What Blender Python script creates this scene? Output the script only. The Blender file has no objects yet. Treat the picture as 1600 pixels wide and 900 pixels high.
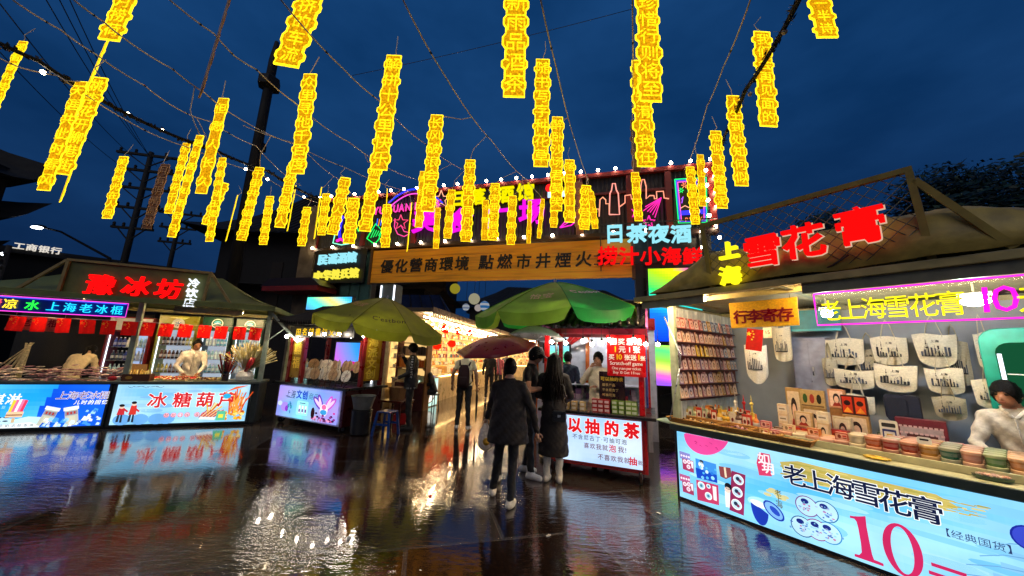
import bpy, bmesh, math, random
from mathutils import Vector, Matrix
random.seed(7)
SC = bpy.context.scene
COL = SC.collection
R = math.radians
# ------------------------------------------------------------------ camera
F_PX, CAM_H, PITCH, ROLL = 540.0, 1.65, R(10.8), R(2.0)
c_f = Vector((0, math.cos(PITCH), math.sin(PITCH)))
_u0 = Vector((0, -math.sin(PITCH), math.cos(PITCH)))
c_r = Vector((1, 0, 0)) * math.cos(ROLL) + _u0 * math.sin(ROLL)
c_u = Vector((1, 0, 0)) * -math.sin(ROLL) + _u0 * math.cos(ROLL)
CAM = Vector((0, 0, CAM_H))
cd = bpy.data.cameras.new('camera'); cam = bpy.data.objects.new('camera', cd); COL.objects.link(cam)
cd.sensor_width = 36; cd.lens = 36 * F_PX / 1600; cd.clip_start = 0.05; cd.clip_end = 2000
m3 = Matrix((c_r, c_u, -c_f)).transposed()
cam.matrix_world = Matrix.Translation(CAM) @ m3.to_4x4()
SC.camera = cam
# ------------------------------------------------------------------ dusk sky, added warm fill, exposure
SC.view_settings.view_transform = 'Standard'; SC.view_settings.look = 'None'
SC.view_settings.exposure = 0.0; SC.view_settings.gamma = 1.0; SC.view_settings.use_curve_mapping = False
SC.cycles.use_denoising = True
SC.cycles.denoiser = 'OPENIMAGEDENOISE'
SC.cycles.max_bounces = 6; SC.cycles.diffuse_bounces = 2; SC.cycles.glossy_bounces = 4; SC.cycles.transmission_bounces = 4
SC.cycles.transparent_max_bounces = 8
SC.cycles.sample_clamp_indirect = 4.0; SC.cycles.sample_clamp_direct = 0
SC.cycles.caustics_reflective = False; SC.cycles.caustics_refractive = False
SC.cycles.use_light_tree = True
SC.cycles.use_adaptive_sampling = True; SC.cycles.adaptive_threshold = 0.02
W = bpy.data.worlds.new('World'); SC.world = W; W.use_nodes = True
nt = W.node_tree; nt.nodes.clear()
def nn(t, typ, **k):
    n = t.nodes.new(typ)
    for a, v in k.items(): setattr(n, a, v)
    return n
wo = nn(nt, 'ShaderNodeOutputWorld'); bg = nn(nt, 'ShaderNodeBackground'); bg2 = nn(nt, 'ShaderNodeBackground'); ad = nn(nt, 'ShaderNodeAddShader')
sky = nn(nt, 'ShaderNodeTexSky', sky_type='NISHITA', sun_disc=False)
SUN_EL, SUN_AZ = R(-3.0), R(200)
sky.sun_elevation = SUN_EL; sky.sun_rotation = SUN_AZ
tc = nn(nt, 'ShaderNodeTexCoord'); mp = nn(nt, 'ShaderNodeMapping'); mp.inputs['Scale'].default_value = (1, 1, 2.2)
nz = nn(nt, 'ShaderNodeTexNoise'); nz.inputs['Scale'].default_value = 2.3; nz.inputs['Detail'].default_value = 5; nz.inputs['Roughness'].default_value = 0.55
rp = nn(nt, 'ShaderNodeValToRGB')
rp.color_ramp.elements[0].position = 0.30; rp.color_ramp.elements[0].color = (0.0008, 0.028, 0.108, 1)
rp.color_ramp.elements[1].position = 0.72; rp.color_ramp.elements[1].color = (0.008, 0.058, 0.190, 1)
sp = nn(nt, 'ShaderNodeSeparateXYZ'); zr = nn(nt, 'ShaderNodeValToRGB')
zr.color_ramp.elements[0].position = 0.0; zr.color_ramp.elements[0].color = (0.45, 0.5, 0.55, 1)
zr.color_ramp.elements[1].position = 0.55; zr.color_ramp.elements[1].color = (1.0, 1.0, 1.0, 1)
mx = nn(nt, 'ShaderNodeMix', data_type='RGBA', blend_type='MULTIPLY'); mx.inputs[0].default_value = 1
l = nt.links.new
l(tc.outputs['Generated'], mp.inputs[0]); l(mp.outputs[0], nz.inputs['Vector']); l(nz.outputs[0], rp.inputs[0])
l(tc.outputs['Generated'], sp.inputs[0]); l(sp.outputs[2], zr.inputs[0])
l(rp.outputs[0], mx.inputs[6]); l(zr.outputs[0], mx.inputs[7])
l(mx.outputs[2], bg.inputs[0]); bg.inputs[1].default_value = 1.0
l(sky.outputs[0], bg2.inputs[0]); bg2.inputs[1].default_value = 0.05
l(bg.outputs[0], ad.inputs[0]); l(bg2.outputs[0], ad.inputs[1]); l(ad.outputs[0], wo.inputs[0])
sd = bpy.data.lights.new('square_fill_light', 'SUN'); sd.energy = 0.5; sd.angle = R(60); sd.color = (1.0, 0.9, 0.75)  # warm fill from behind the camera, stands in for lit signs there
so = bpy.data.objects.new('square_fill_light', sd); COL.objects.link(so); so.rotation_euler = (R(48), 0, R(-12))
# ------------------------------------------------------------------ pixel rays (1600x900 photo) onto real planes
def ray(px, py): return c_f + c_r * ((px - 800) / F_PX) - c_u * ((py - 450) / F_PX)
def gnd(px, py, z=0.0):
    d = ray(px, py); return CAM + d * ((z - CAM_H) / d.z)
def atY(px, py, Y):
    d = ray(px, py); return CAM + d * (Y / d.y)
class Fr:
    """local frame: x to the viewer's right along the front, y to the back, z up"""
    def __init__(s, loc, rz):
        s.o = Vector((loc[0], loc[1], 0)); s.rz = R(rz)
        s.u = Vector((math.cos(s.rz), math.sin(s.rz), 0)); s.n = Vector((-math.sin(s.rz), math.cos(s.rz), 0))
    def w(s, x, y, z=0): return s.o + s.u * x + s.n * y + Vector((0, 0, z))
    def px(s, px, py, y=0):
        d = ray(px, py); t = (y - (CAM - s.o).dot(s.n)) / d.dot(s.n); P = CAM + d * t
        return (P - s.o).dot(s.u), P.z
# ------------------------------------------------------------------ colours and materials
def srgb(h):
    if not isinstance(h, str): return tuple(h)
    h = h.lstrip('#'); v = [int(h[i:i + 2], 16) / 255 for i in (0, 2, 4)]
    return tuple(x / 12.92 if x <= 0.04045 else ((x + 0.055) / 1.055) ** 2.4 for x in v)
MATS = {}
def pmat(name, col='attr', rough=0.6, metal=0.0, ns=12.0, na=0.25, bump=0.0, rvar=0.15, coat=0.0, trans=0.0, alpha=1.0, sub=0.0, stretch=(1, 1, 1), spec=0.5):
    """procedural Principled: colour (or the mesh's own 'Col' colours) broken up by noise, noisy roughness, optional bump"""
    if name in MATS: return MATS[name]
    m = bpy.data.materials.new(name); m.use_nodes = True; t = m.node_tree; b = t.nodes['Principled BSDF']; L = t.links.new
    tc = nn(t, 'ShaderNodeTexCoord'); mpp = nn(t, 'ShaderNodeMapping'); mpp.inputs['Scale'].default_value = stretch
    n = nn(t, 'ShaderNodeTexNoise'); n.inputs['Scale'].default_value = ns; n.inputs['Detail'].default_value = 4
    L(tc.outputs['Object'], mpp.inputs[0]); L(mpp.outputs[0], n.inputs['Vector'])
    mr = nn(t, 'ShaderNodeMapRange'); mr.inputs[3].default_value = 1 - na; mr.inputs[4].default_value = 1 + na
    mr.inputs[1].default_value = 0.3; mr.inputs[2].default_value = 0.7
    L(n.outputs[0], mr.inputs[0])
    vm = nn(t, 'ShaderNodeVectorMath', operation='SCALE')
    if col == 'attr':
        a = nn(t, 'ShaderNodeAttribute', attribute_name='Col'); L(a.outputs['Color'], vm.inputs[0])
    else: vm.inputs[0].default_value = srgb(col)
    L(mr.outputs[0], vm.inputs['Scale']); L(vm.outputs[0], b.inputs['Base Color'])
    r2 = nn(t, 'ShaderNodeMapRange'); r2.inputs[3].default_value = max(0.02, rough - rvar); r2.inputs[4].default_value = min(1, rough + rvar)
    L(n.outputs[0], r2.inputs[0]); L(r2.outputs[0], b.inputs['Roughness'])
    b.inputs['Metallic'].default_value = metal; b.inputs['Coat Weight'].default_value = coat
    b.inputs['Transmission Weight'].default_value = trans; b.inputs['Alpha'].default_value = alpha
    b.inputs['Specular IOR Level'].default_value = spec
    if bump:
        bp = nn(t, 'ShaderNodeBump'); bp.inputs['Strength'].default_value = bump; bp.inputs['Distance'].default_value = 0.02
        L(n.outputs[0], bp.inputs['Height']); L(bp.outputs[0], b.inputs['Normal'])
    MATS[name] = m; return m
def emat(name, col='attr', strength=1.0, na=0.0, ns=5.0):
    """something that gives off light: neon tube, lamp, backlit film or LED screen"""
    if name in MATS: return MATS[name]
    m = bpy.data.materials.new(name); m.use_nodes = True; t = m.node_tree; t.nodes.clear(); L = t.links.new
    o = nn(t, 'ShaderNodeOutputMaterial'); e = nn(t, 'ShaderNodeEmission'); e.inputs[1].default_value = strength
    if col == 'attr':
        src = nn(t, 'ShaderNodeAttribute', attribute_name='Col').outputs['Color']
    else:
        c = nn(t, 'ShaderNodeRGB'); c.outputs[0].default_value = (*srgb(col), 1); src = c.outputs[0]
    if na:
        tc = nn(t, 'ShaderNodeTexCoord'); n = nn(t, 'ShaderNodeTexNoise'); n.inputs['Scale'].default_value = ns; n.inputs['Detail'].default_value = 4
        L(tc.outputs['Object'], n.inputs['Vector'])
        mr = nn(t, 'ShaderNodeMapRange'); mr.inputs[1].default_value = 0.3; mr.inputs[2].default_value = 0.7; mr.inputs[3].default_value = 1 - na; mr.inputs[4].default_value = 1 + na * 0.6
        L(n.outputs[0], mr.inputs[0]); vm = nn(t, 'ShaderNodeVectorMath', operation='SCALE'); L(src, vm.inputs[0]); L(mr.outputs[0], vm.inputs['Scale']); src = vm.outputs[0]
    L(src, e.inputs[0]); L(e.outputs[0], o.inputs[0]); MATS[name] = m; return m
# ------------------------------------------------------------------ glyphs
GL = {}
def glyph(ch, bold=0.0, res=2):
    """flat outline of one character; bold widens every stroke by a mitred rim"""
    k = (ch, bold, res)
    if k not in GL:
        c = bpy.data.curves.new('g', 'FONT'); c.body = ch; c.resolution_u = res
        o = bpy.data.objects.new('g', c); COL.objects.link(o)
        m = o.evaluated_get(bpy.context.evaluated_depsgraph_get()).to_mesh()
        idx = {}; mp = []; vs = []
        for v in m.vertices:
            q = (round(v.co.x, 5), round(v.co.y, 5))
            if q not in idx: idx[q] = len(vs); vs.append(q)
            mp.append(idx[q])
        fs = []
        for p in m.polygons:
            f = [mp[i] for i in p.vertices]
            if len(set(f)) == len(f): fs.append(tuple(f))
        bpy.data.objects.remove(o); bpy.data.curves.remove(c)
        E = {(f[i], f[(i + 1) % len(f)]) for f in fs for i in range(len(f))}
        rim = [e for e in E if (e[1], e[0]) not in E]
        if bold > 0:
            nrm = {}
            for a_, c_ in rim:
                dx, dy = vs[c_][0] - vs[a_][0], vs[c_][1] - vs[a_][1]; L_ = math.hypot(dx, dy) or 1
                for i in (a_, c_): nrm.setdefault(i, []).append((dy / L_, -dx / L_))
            nv = {}
            for i, ns_ in nrm.items():
                sx, sy = sum(n[0] for n in ns_), sum(n[1] for n in ns_); L_ = math.hypot(sx, sy)
                if L_ < 1e-3: sx, sy, L_ = ns_[0][0], ns_[0][1], 1
                sx, sy = sx / L_, sy / L_; kk = min(1.6, 1 / max(0.3, sx * ns_[0][0] + sy * ns_[0][1]))
                nv[i] = len(vs); vs.append((vs[i][0] + sx * bold * kk, vs[i][1] + sy * bold * kk))
            fs += [(c_, a_, nv[a_], nv[c_]) for a_, c_ in rim]; rim = [(nv[a_], nv[c_]) for a_, c_ in rim]
        w = 1.0 if ord(ch) > 0x2e80 else (max([v[0] for v in vs]) + 0.07 if vs else 0.3)
        GL[k] = (vs, fs, rim, w)
    return GL[k]
# ------------------------------------------------------------------ mesh builder
class MB:
    def __init__(s): s.v = []; s.f = []; s.c = []; s.s = []; s.m = []
    def add(s, vs, fs, col='#ffffff', smooth=False, mi=0):
        b = len(s.v); s.v += [tuple(v) for v in vs]; c = srgb(col)
        for f in fs: s.f.append(tuple(i + b for i in f)); s.c.append(c); s.s.append(smooth); s.m.append(mi)
        return s
    def box(s, x0, y0, z0, x1, y1, z1, col='#ffffff', mi=0, M=None):
        vs = [Vector((x, y, z)) for z in (z0, z1) for y in (y0, y1) for x in (x0, x1)]
        if M: vs = [M @ v for v in vs]
        return s.add(vs, [(0, 2, 3, 1), (4, 5, 7, 6), (0, 1, 5, 4), (2, 6, 7, 3), (0, 4, 6, 2), (1, 3, 7, 5)], col, False, mi)
    def bar(s, a, b, w, h=None, col='#ffffff', mi=0):
        """square bar between two points"""
        a = Vector(a); b = Vector(b); h = h or w; d = (b - a).normalized()
        up = Vector((0, 0, 1)) if abs(d.z) < 0.95 else Vector((0, 1, 0))
        sx = d.cross(up).normalized() * (w / 2); sy = sx.cross(d).normalized() * (h / 2)
        vs = [p + q for p in (a, b) for q in (-sx - sy, sx - sy, sx + sy, -sx + sy)]
        return s.add(vs, [(0, 1, 2, 3), (7, 6, 5, 4), (0, 4, 5, 1), (1, 5, 6, 2), (2, 6, 7, 3), (3, 7, 4, 0)], col, False, mi)
    def tube(s, pts, r, col='#ffffff', seg=6, cap=True, mi=0, smooth=True, flat=1.0):
        pts = [Vector(p) for p in pts]; n = len(pts)
        rs = r if isinstance(r, (list, tuple)) else [r] * n
        vs = []; side = None
        for i, p in enumerate(pts):
            d = (pts[min(i + 1, n - 1)] - pts[max(i - 1, 0)])
            d = d.normalized() if d.length > 1e-9 else Vector((0, 0, 1))
            if side is None:
                ref = Vector((0, 0, 1)) if abs(d.z) < 0.9 else Vector((1, 0, 0)); side = d.cross(ref).normalized()
            else:
                side = side - d * side.dot(d); side = side.normalized() if side.length > 1e-6 else d.orthogonal().normalized()
            up = d.cross(side)
            for k in range(seg):
                a = 2 * math.pi * k / seg; vs.append(p + side * (math.cos(a) * rs[i]) + up * (math.sin(a) * rs[i] * flat))
        fs = [(i * seg + k, i * seg + (k + 1) % seg, (i + 1) * seg + (k + 1) % seg, (i + 1) * seg + k) for i in range(n - 1) for k in range(seg)]
        if cap: fs += [tuple(range(seg - 1, -1, -1)), tuple(range((n - 1) * seg, n * seg))]
        return s.add(vs, fs, col, smooth, mi)
    def lathe(s, prof, c=(0, 0, 0), seg=16, col='#ffffff', mi=0, smooth=True, M=None, cols=None):
        vs = []; c = Vector(c)
        for r_, z in prof:
            for k in range(seg):
                a = 2 * math.pi * k / seg; v = Vector((r_ * math.cos(a), r_ * math.sin(a), z)); vs.append((M @ v if M else v) + c)
        n = len(prof)
        for i in range(n - 1):
            fs = [(k, (k + 1) % seg, seg + (k + 1) % seg, seg + k) for k in range(seg)]
            s.add([vs[i * seg + k] for k in range(seg)] + [vs[(i + 1) * seg + k] for k in range(seg)], fs, cols[i] if cols else col, smooth, mi)
        for i, fl in ((0, True), (n - 1, False)):
            if prof[i][0] > 1e-4:
                q = [vs[i * seg + k] for k in range(seg)]; s.add(q[::-1] if fl else q, [tuple(range(seg))], (cols[min(i, n - 2)] if cols else col), False, mi)
        return s
    def ball(s, c, r, col='#ffffff', seg=12, rings=8, mi=0, sc=(1, 1, 1), M=None):
        pr = [(max(1e-5, r * math.sin(math.pi * i / rings)), -r * math.cos(math.pi * i / rings)) for i in range(rings + 1)]
        S = Matrix.Diagonal((*sc, 1)).to_3x3()
        return s.lathe(pr, c, seg, col, mi, True, (M @ S) if M else S)
    def plate(s, pts, y0, y1, col='#ffffff', mi=0):
        """outline in the local x-z plane, thickness from y0 (front) to y1"""
        n = len(pts); vs = [(x, y0, z) for x, z in pts] + [(x, y1, z) for x, z in pts]
        ar = sum(pts[i][0] * pts[(i + 1) % n][1] - pts[(i + 1) % n][0] * pts[i][1] for i in range(n))
        idx = list(range(n)) if ar > 0 else list(range(n - 1, -1, -1))
        fs = [tuple(idx)]
        if y1 != y0:
            fs.append(tuple(n + i for i in reversed(idx)))
            fs += [(idx[(i + 1) % n], idx[i], n + idx[i], n + idx[(i + 1) % n]) for i in range(n)]
        return s.add(vs, fs, col, False, mi)
    def rect(s, x0, z0, x1, z1, y, col, mi=0): return s.plate([(x0, z0), (x1, z0), (x1, z1), (x0, z1)], y, y, col, mi)
    def disc(s, x, z, rx, rz, y, col, n=20, mi=0, a0=0, a1=360, rot=0):
        pts = [(rx * math.cos(R(a0 + (a1 - a0) * i / n)), rz * math.sin(R(a0 + (a1 - a0) * i / n))) for i in range(n + (a1 - a0 < 360))]
        c_, s_ = math.cos(R(rot)), math.sin(R(rot))
        return s.plate([(x + p * c_ - q * s_, z + p * s_ + q * c_) for p, q in pts], y, y, col, mi)
    def line(s, pts, w, y, col, mi=0, close=False):
        """flat stroke in the x-z plane"""
        pts = list(pts) + ([pts[0]] if close else [])
        for (ax, az), (bx, bz) in zip(pts, pts[1:]):
            d = Vector((bx - ax, bz - az)); 
            if d.length < 1e-6: continue
            q = Vector((-d.y, d.x)).normalized() * (w / 2); e = d.normalized() * (w * 0.3)
            s.plate([(ax - e.x - q.x, az - e.y - q.y), (bx + e.x - q.x, bz + e.y - q.y), (bx + e.x + q.x, bz + e.y + q.y), (ax - e.x + q.x, az - e.y + q.y)], y, y, col, mi)
        return s
    def text(s, t, x, z, size, y=0, depth=0, col='#ffffff', bold=0.0, gap=0.08, vertical=False, shear=0.0, fit=None, anchor='l', mi=0, M=None, slope=0.0, wob=0.0, res=2, edge=None, sx=1.0, fn=None):
        """lettering facing -y; x,z = left edge of the baseline (or the middle); fit = total width"""
        gl = [glyph(c, bold, res) for c in t]
        tot = sum(g[3] for g in gl) + gap * (len(t) - 1)
        k = size; gp = gap
        if fit and not vertical: gp = (fit / size / sx - sum(g[3] for g in gl)) / max(1, len(t) - 1); tot = fit / size / sx
        if anchor == 'm' and not vertical: x = x - tot * k * sx / 2
        cx = 0.0; cz = 0.0
        for gi, g in enumerate(gl):
            vs, fs, rim, w = g
            wz = random.uniform(-wob, wob) * size; wr = random.uniform(-wob, wob) * 1.2
            def P(px, py, yy):
                px -= w / 2; py -= 0.38
                px, py = px * math.cos(wr) - py * math.sin(wr), px * math.sin(wr) + py * math.cos(wr); px += w / 2; py += 0.38
                xx = x + ((px + shear * py) if vertical else (cx + px + shear * py)) * k * sx; zz = z + (py - cz) * k + wz
                zz += slope * (xx - x)
                v = Vector((xx, yy, zz)); return fn(v) if fn else (M @ v if M else v)
            n = len(vs)
            s.add([P(a, b, y - depth) for a, b in vs], fs, col, False, mi)
            if depth:
                e2 = edge or col
                q = [P(a, b, y - depth) for a, b in vs] + [P(a, b, y) for a, b in vs]
                s.add(q, [(e[1], e[0], n + e[0], n + e[1]) for e in rim], e2, False, mi)
            if vertical: cz += 1 + gap
            else: cx += w + gp
        return s
    def build(s, name, mats, parent=None, bevel=0.0, loc=None):
        me = bpy.data.meshes.new(name); me.from_pydata(s.v, [], s.f)
        for m in (mats if isinstance(mats, (list, tuple)) else [mats]): me.materials.append(m)
        ca = me.color_attributes.new('Col', 'FLOAT_COLOR', 'CORNER')
        buf = []
        for p, c in zip(me.polygons, s.c): buf += [c[0], c[1], c[2], 1.0] * p.loop_total
        ca.data.foreach_set('color', buf)
        me.polygons.foreach_set('use_smooth', s.s); me.polygons.foreach_set('material_index', s.m)
        o = bpy.data.objects.new(name, me); COL.objects.link(o)
        if parent: o.parent = parent
        if loc: o.location = loc
        if bevel:
            bv = o.modifiers.new('bevel', 'BEVEL'); bv.width = bevel; bv.segments = 2; bv.limit_method = 'ANGLE'; bv.angle_limit = R(50)
        return o
def tag(o, label, cat, group=None, kind=None):
    if label: o['label'] = label
    if cat: o['category'] = cat
    if group: o['group'] = group
    if kind: o['kind'] = kind
    return o
def thing(name, label, cat, loc=(0, 0, 0), rz=0.0, group=None):
    o = bpy.data.objects.new(name, None); COL.objects.link(o); o.location = loc; o.rotation_euler = (0, 0, rz); o.empty_display_size = 0.2
    return tag(o, label, cat, group)
KIDS = {}
def tree(o):
    return [o] + [x for c in list(o.children) for x in tree(c)]
def dup(o, loc=None, rz=None, label=None, group=None, parent=None, kids=None):
    c = o.copy(); COL.objects.link(c); c.parent = parent
    for ch in list(o.children): dup(ch, parent=c)
    if loc is not None: c.location = loc
    if rz is not None: c.rotation_euler = (c.rotation_euler[0], c.rotation_euler[1], rz)
    if label: c['label'] = label
    if group: c['group'] = group
    return c
def sag(a, b, drop, n=10):
    a = Vector(a); b = Vector(b); return [a.lerp(b, i / n) - Vector((0, 0, drop * 4 * (i / n) * (1 - i / n))) for i in range(n + 1)]
def rr(x0, z0, x1, z1, r, n=4):
    """rounded rectangle outline"""
    o = []
    for cx, cz, a in ((x1 - r, z0 + r, -90), (x1 - r, z1 - r, 0), (x0 + r, z1 - r, 90), (x0 + r, z0 + r, 180)):
        o += [(cx + r * math.cos(R(a + 90 * i / n)), cz + r * math.sin(R(a + 90 * i / n))) for i in range(n + 1)]
    return o
# shared materials
GOODS = pmat('printed_packaging', 'attr', 0.38, 0, 40, 0.12, 0.05)
CLOTH = pmat('woven_cloth', 'attr', 0.85, 0, 60, 0.18, 0.25)
GLOSS = pmat('glossy_paint', 'attr', 0.3, 0, 6, 0.18, 0.03, coat=0.3)
METAL = pmat('painted_metal', 'attr', 0.42, 0.1, 9, 0.22, 0.04)
STEEL = pmat('brushed_steel', '#b8bcc0', 0.3, 0.9, 20, 0.1, 0.03)
DARK = pmat('dark_structure', 'attr', 0.75, 0, 3, 0.3, 0.2)
WOOD = pmat('wood', 'attr', 0.6, 0, 8, 0.35, 0.15, stretch=(1, 6, 6))
PRINT = emat('backlit_film', 'attr', 1.3, 0.16, 2.2)
NEON = emat('neon_tube', 'attr', 1.5)
LAMPM = emat('warm_bulb_glow', '#ffd9a0', 60.0)
LAMPW = emat('white_lamp_glow', '#f4f8ff', 60.0)
BULB = emat('small_bulb_glow', '#ffe6bc', 55.0)
# ------------------------------------------------------------------ wet stone ground
def ground_mat():
    m = bpy.data.materials.new('wet_stone_paving'); m.use_nodes = True; t = m.node_tree; b = t.nodes['Principled BSDF']; L = t.links.new
    tc = nn(t, 'ShaderNodeTexCoord'); mp = nn(t, 'ShaderNodeMapping'); mp.inputs['Rotation'].default_value = (0, 0, R(-14))
    L(tc.outputs['Object'], mp.inputs[0])
    br = nn(t, 'ShaderNodeTexBrick'); br.offset = 0.5
    for k, v in dict(Scale=1.0, Bias=0.0).items(): br.inputs[k].default_value = v
    br.inputs['Mortar Size'].default_value = 0.016; br.inputs['Brick Width'].default_value = 1.7; br.inputs['Row Height'].default_value = 0.85
    br.inputs['Color1'].default_value = (0.0, 0, 0, 1); br.inputs['Color2'].default_value = (1, 1, 1, 1); br.inputs['Mortar'].default_value = (0.5, 0.5, 0.5, 1)
    L(mp.outputs[0], br.inputs['Vector'])
    big = nn(t, 'ShaderNodeTexNoise'); big.inputs['Scale'].default_value = 0.45; big.inputs['Detail'].default_value = 3; L(mp.outputs[0], big.inputs['Vector'])
    fine = nn(t, 'ShaderNodeTexNoise'); fine.inputs['Scale'].default_value = 9; fine.inputs['Detail'].default_value = 6; L(mp.outputs[0], fine.inputs['Vector'])
    grain = nn(t, 'ShaderNodeTexNoise'); grain.inputs['Scale'].default_value = 55; grain.inputs['Detail'].default_value = 3; L(mp.outputs[0], grain.inputs['Vector'])
    cr = nn(t, 'ShaderNodeValToRGB'); e = cr.color_ramp.elements
    e[0].position = 0.0; e[0].color = (0.020, 0.010, 0.006, 1); e[1].position = 1.0; e[1].color = (0.062, 0.052, 0.042, 1)
    q = e.new(0.55); q.color = (0.030, 0.016, 0.009, 1)
    L(br.outputs['Color'], cr.inputs[0])
    mr = nn(t, 'ShaderNodeMapRange'); mr.inputs[3].default_value = 0.55; mr.inputs[4].default_value = 1.5; L(fine.outputs[0], mr.inputs[0])
    vm = nn(t, 'ShaderNodeVectorMath', operation='SCALE'); L(cr.outputs[0], vm.inputs[0]); L(mr.outputs[0], vm.inputs['Scale'])
    mo = nn(t, 'ShaderNodeMix', data_type='RGBA'); mo.inputs[7].default_value = (0.11, 0.096, 0.082, 1); L(br.outputs['Fac'], mo.inputs[0]); L(vm.outputs[0], mo.inputs[6])
    L(mo.outputs[2], b.inputs['Base Color'])
    # standing water: smooth where the slabs dip, rougher film elsewhere
    pu = nn(t, 'ShaderNodeMapRange'); pu.inputs[1].default_value = 0.40; pu.inputs[2].default_value = 0.53; L(big.outputs[0], pu.inputs[0])
    sq = nn(t, 'ShaderNodeMath', operation='POWER'); sq.inputs[1].default_value = 2.2; L(br.outputs['Color'], sq.inputs[0]); sl = nn(t, 'ShaderNodeMath', operation='MULTIPLY_ADD'); sl.inputs[1].default_value = 0.17; sl.inputs[2].default_value = 0.008; L(sq.outputs[0], sl.inputs[0])
    fr_ = nn(t, 'ShaderNodeMath', operation='MULTIPLY_ADD'); fr_.inputs[1].default_value = 0.06; L(fine.outputs[0], fr_.inputs[0]); L(sl.outputs[0], fr_.inputs[2])
    rm = nn(t, 'ShaderNodeMix', data_type='FLOAT'); rm.inputs[3].default_value = 0.012; L(pu.outputs[0], rm.inputs[0]); L(fr_.outputs[0], rm.inputs[2])
    L(rm.outputs[0], b.inputs['Roughness'])
    b.inputs['IOR'].default_value = 2.15; b.inputs['Specular IOR Level'].default_value = 0.6
    b.inputs['Coat Weight'].default_value = 0.35; b.inputs['Coat Roughness'].default_value = 0.03; b.inputs['Coat IOR'].default_value = 1.45
    # ripples from the rain and slab texture
    rp_ = nn(t, 'ShaderNodeTexNoise'); rp_.inputs['Scale'].default_value = 15; rp_.inputs['Detail'].default_value = 4.0
    m2 = nn(t, 'ShaderNodeMapping'); m2.inputs['Scale'].default_value = (0.55, 1.5, 1); L(tc.outputs['Object'], m2.inputs[0]); L(m2.outputs[0], rp_.inputs['Vector'])
    bp0 = nn(t, 'ShaderNodeBump'); rs = nn(t, 'ShaderNodeMath', operation='MULTIPLY_ADD'); rs.inputs[1].default_value = -0.25; rs.inputs[2].default_value = 0.32; L(pu.outputs[0], rs.inputs[0]); L(rs.outputs[0], bp0.inputs['Strength']); bp0.inputs['Distance'].default_value = 0.022; L(rp_.outputs[0], bp0.inputs['Height'])
    gs = nn(t, 'ShaderNodeMath', operation='MULTIPLY_ADD'); gs.inputs[1].default_value = -0.4; gs.inputs[2].default_value = 0.42; L(pu.outputs[0], gs.inputs[0])
    bp1 = nn(t, 'ShaderNodeBump'); bp1.inputs['Distance'].default_value = 0.004; L(grain.outputs[0], bp1.inputs['Height']); L(gs.outputs[0], bp1.inputs['Strength']); L(bp0.outputs[0], bp1.inputs['Normal'])
    bp2 = nn(t, 'ShaderNodeBump'); bp2.invert = True; bp2.inputs['Strength'].default_value = 0.9; bp2.inputs['Distance'].default_value = 0.012; L(br.outputs['Fac'], bp2.inputs['Height']); L(bp1.outputs[0], bp2.inputs['Normal'])
    L(bp2.outputs[0], b.inputs['Normal'])
    bpc = nn(t, 'ShaderNodeBump'); bpc.inputs['Strength'].default_value = 0.05; bpc.inputs['Distance'].default_value = 0.006; L(rp_.outputs[0], bpc.inputs['Height']); L(bpc.outputs[0], b.inputs['Coat Normal'])
    return m
g = MB(); N = 12; S = 420.0
g.add([(-S, -S, 0), (S, -S, 0), (S, S, 0), (-S, S, 0)], [(0, 1, 2, 3)])
tag(g.build('paved_square', ground_mat()), None, None, kind='structure')
# ------------------------------------------------------------------ far surroundings: dark roofs, poles, trees
def up_roof(b, cx, cy, z, w, d, h, rz, col='#100e0d', lift=0.5):
    """hipped roof with upturned corners, ridge along its width"""
    M = Matrix.Translation((cx, cy, z)) @ Matrix.Rotation(rz, 4, 'Z')
    n = 10
    def ring(t):
        o = []
        for sx, sy in ((-1, -1), (1, -1), (1, 1), (-1, 1)):
            o.append((sx, sy))
        return o
    rows = []
    for i in range(5):
        t = i / 4; zz = h * (t ** 1.5); ww = w / 2 * (1 - 0.45 * t); dd = d / 2 * (1 - 0.97 * t)
        row = []
        for (ax, ay), (bx, by) in (((-1, -1), (1, -1)), ((1, -1), (1, 1)), ((1, 1), (-1, 1)), ((-1, 1), (-1, -1))):
            for k in range(n):
                s_ = k / n; c = abs(s_ - 0.5) * 2; li = lift * (c ** 4) * (1 - t)
                row.append(M @ Vector(((ax + (bx - ax) * s_) * ww * (1 + 0.08 * c ** 4 * (1 - t)), (ay + (by - ay) * s_) * dd * (1 + 0.08 * c ** 4 * (1 - t)), zz + li)))
        rows.append(row)
    m = 4 * n
    b.add([p for r_ in rows for p in r_], [(i * m + k, i * m + (k + 1) % m, (i + 1) * m + (k + 1) % m, (i + 1) * m + k) for i in range(4) for k in range(m)] + [tuple(range(m - 1, -1, -1)), tuple(range(4 * m, 5 * m))], col)
    for k in range(-14, 15):   # tile ribs on the front slope
        x = k / 15; pts = []
        for i in range(5):
            t = i / 4; pts.append(M @ Vector((x * w / 2 * (1 - 0.45 * t), -d / 2 * (1 - 0.97 * t), h * t ** 1.5 + 0.04 + lift * (abs(x) ** 4) * (1 - t))))
        b.tube(pts, 0.05, col, 4)
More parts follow.
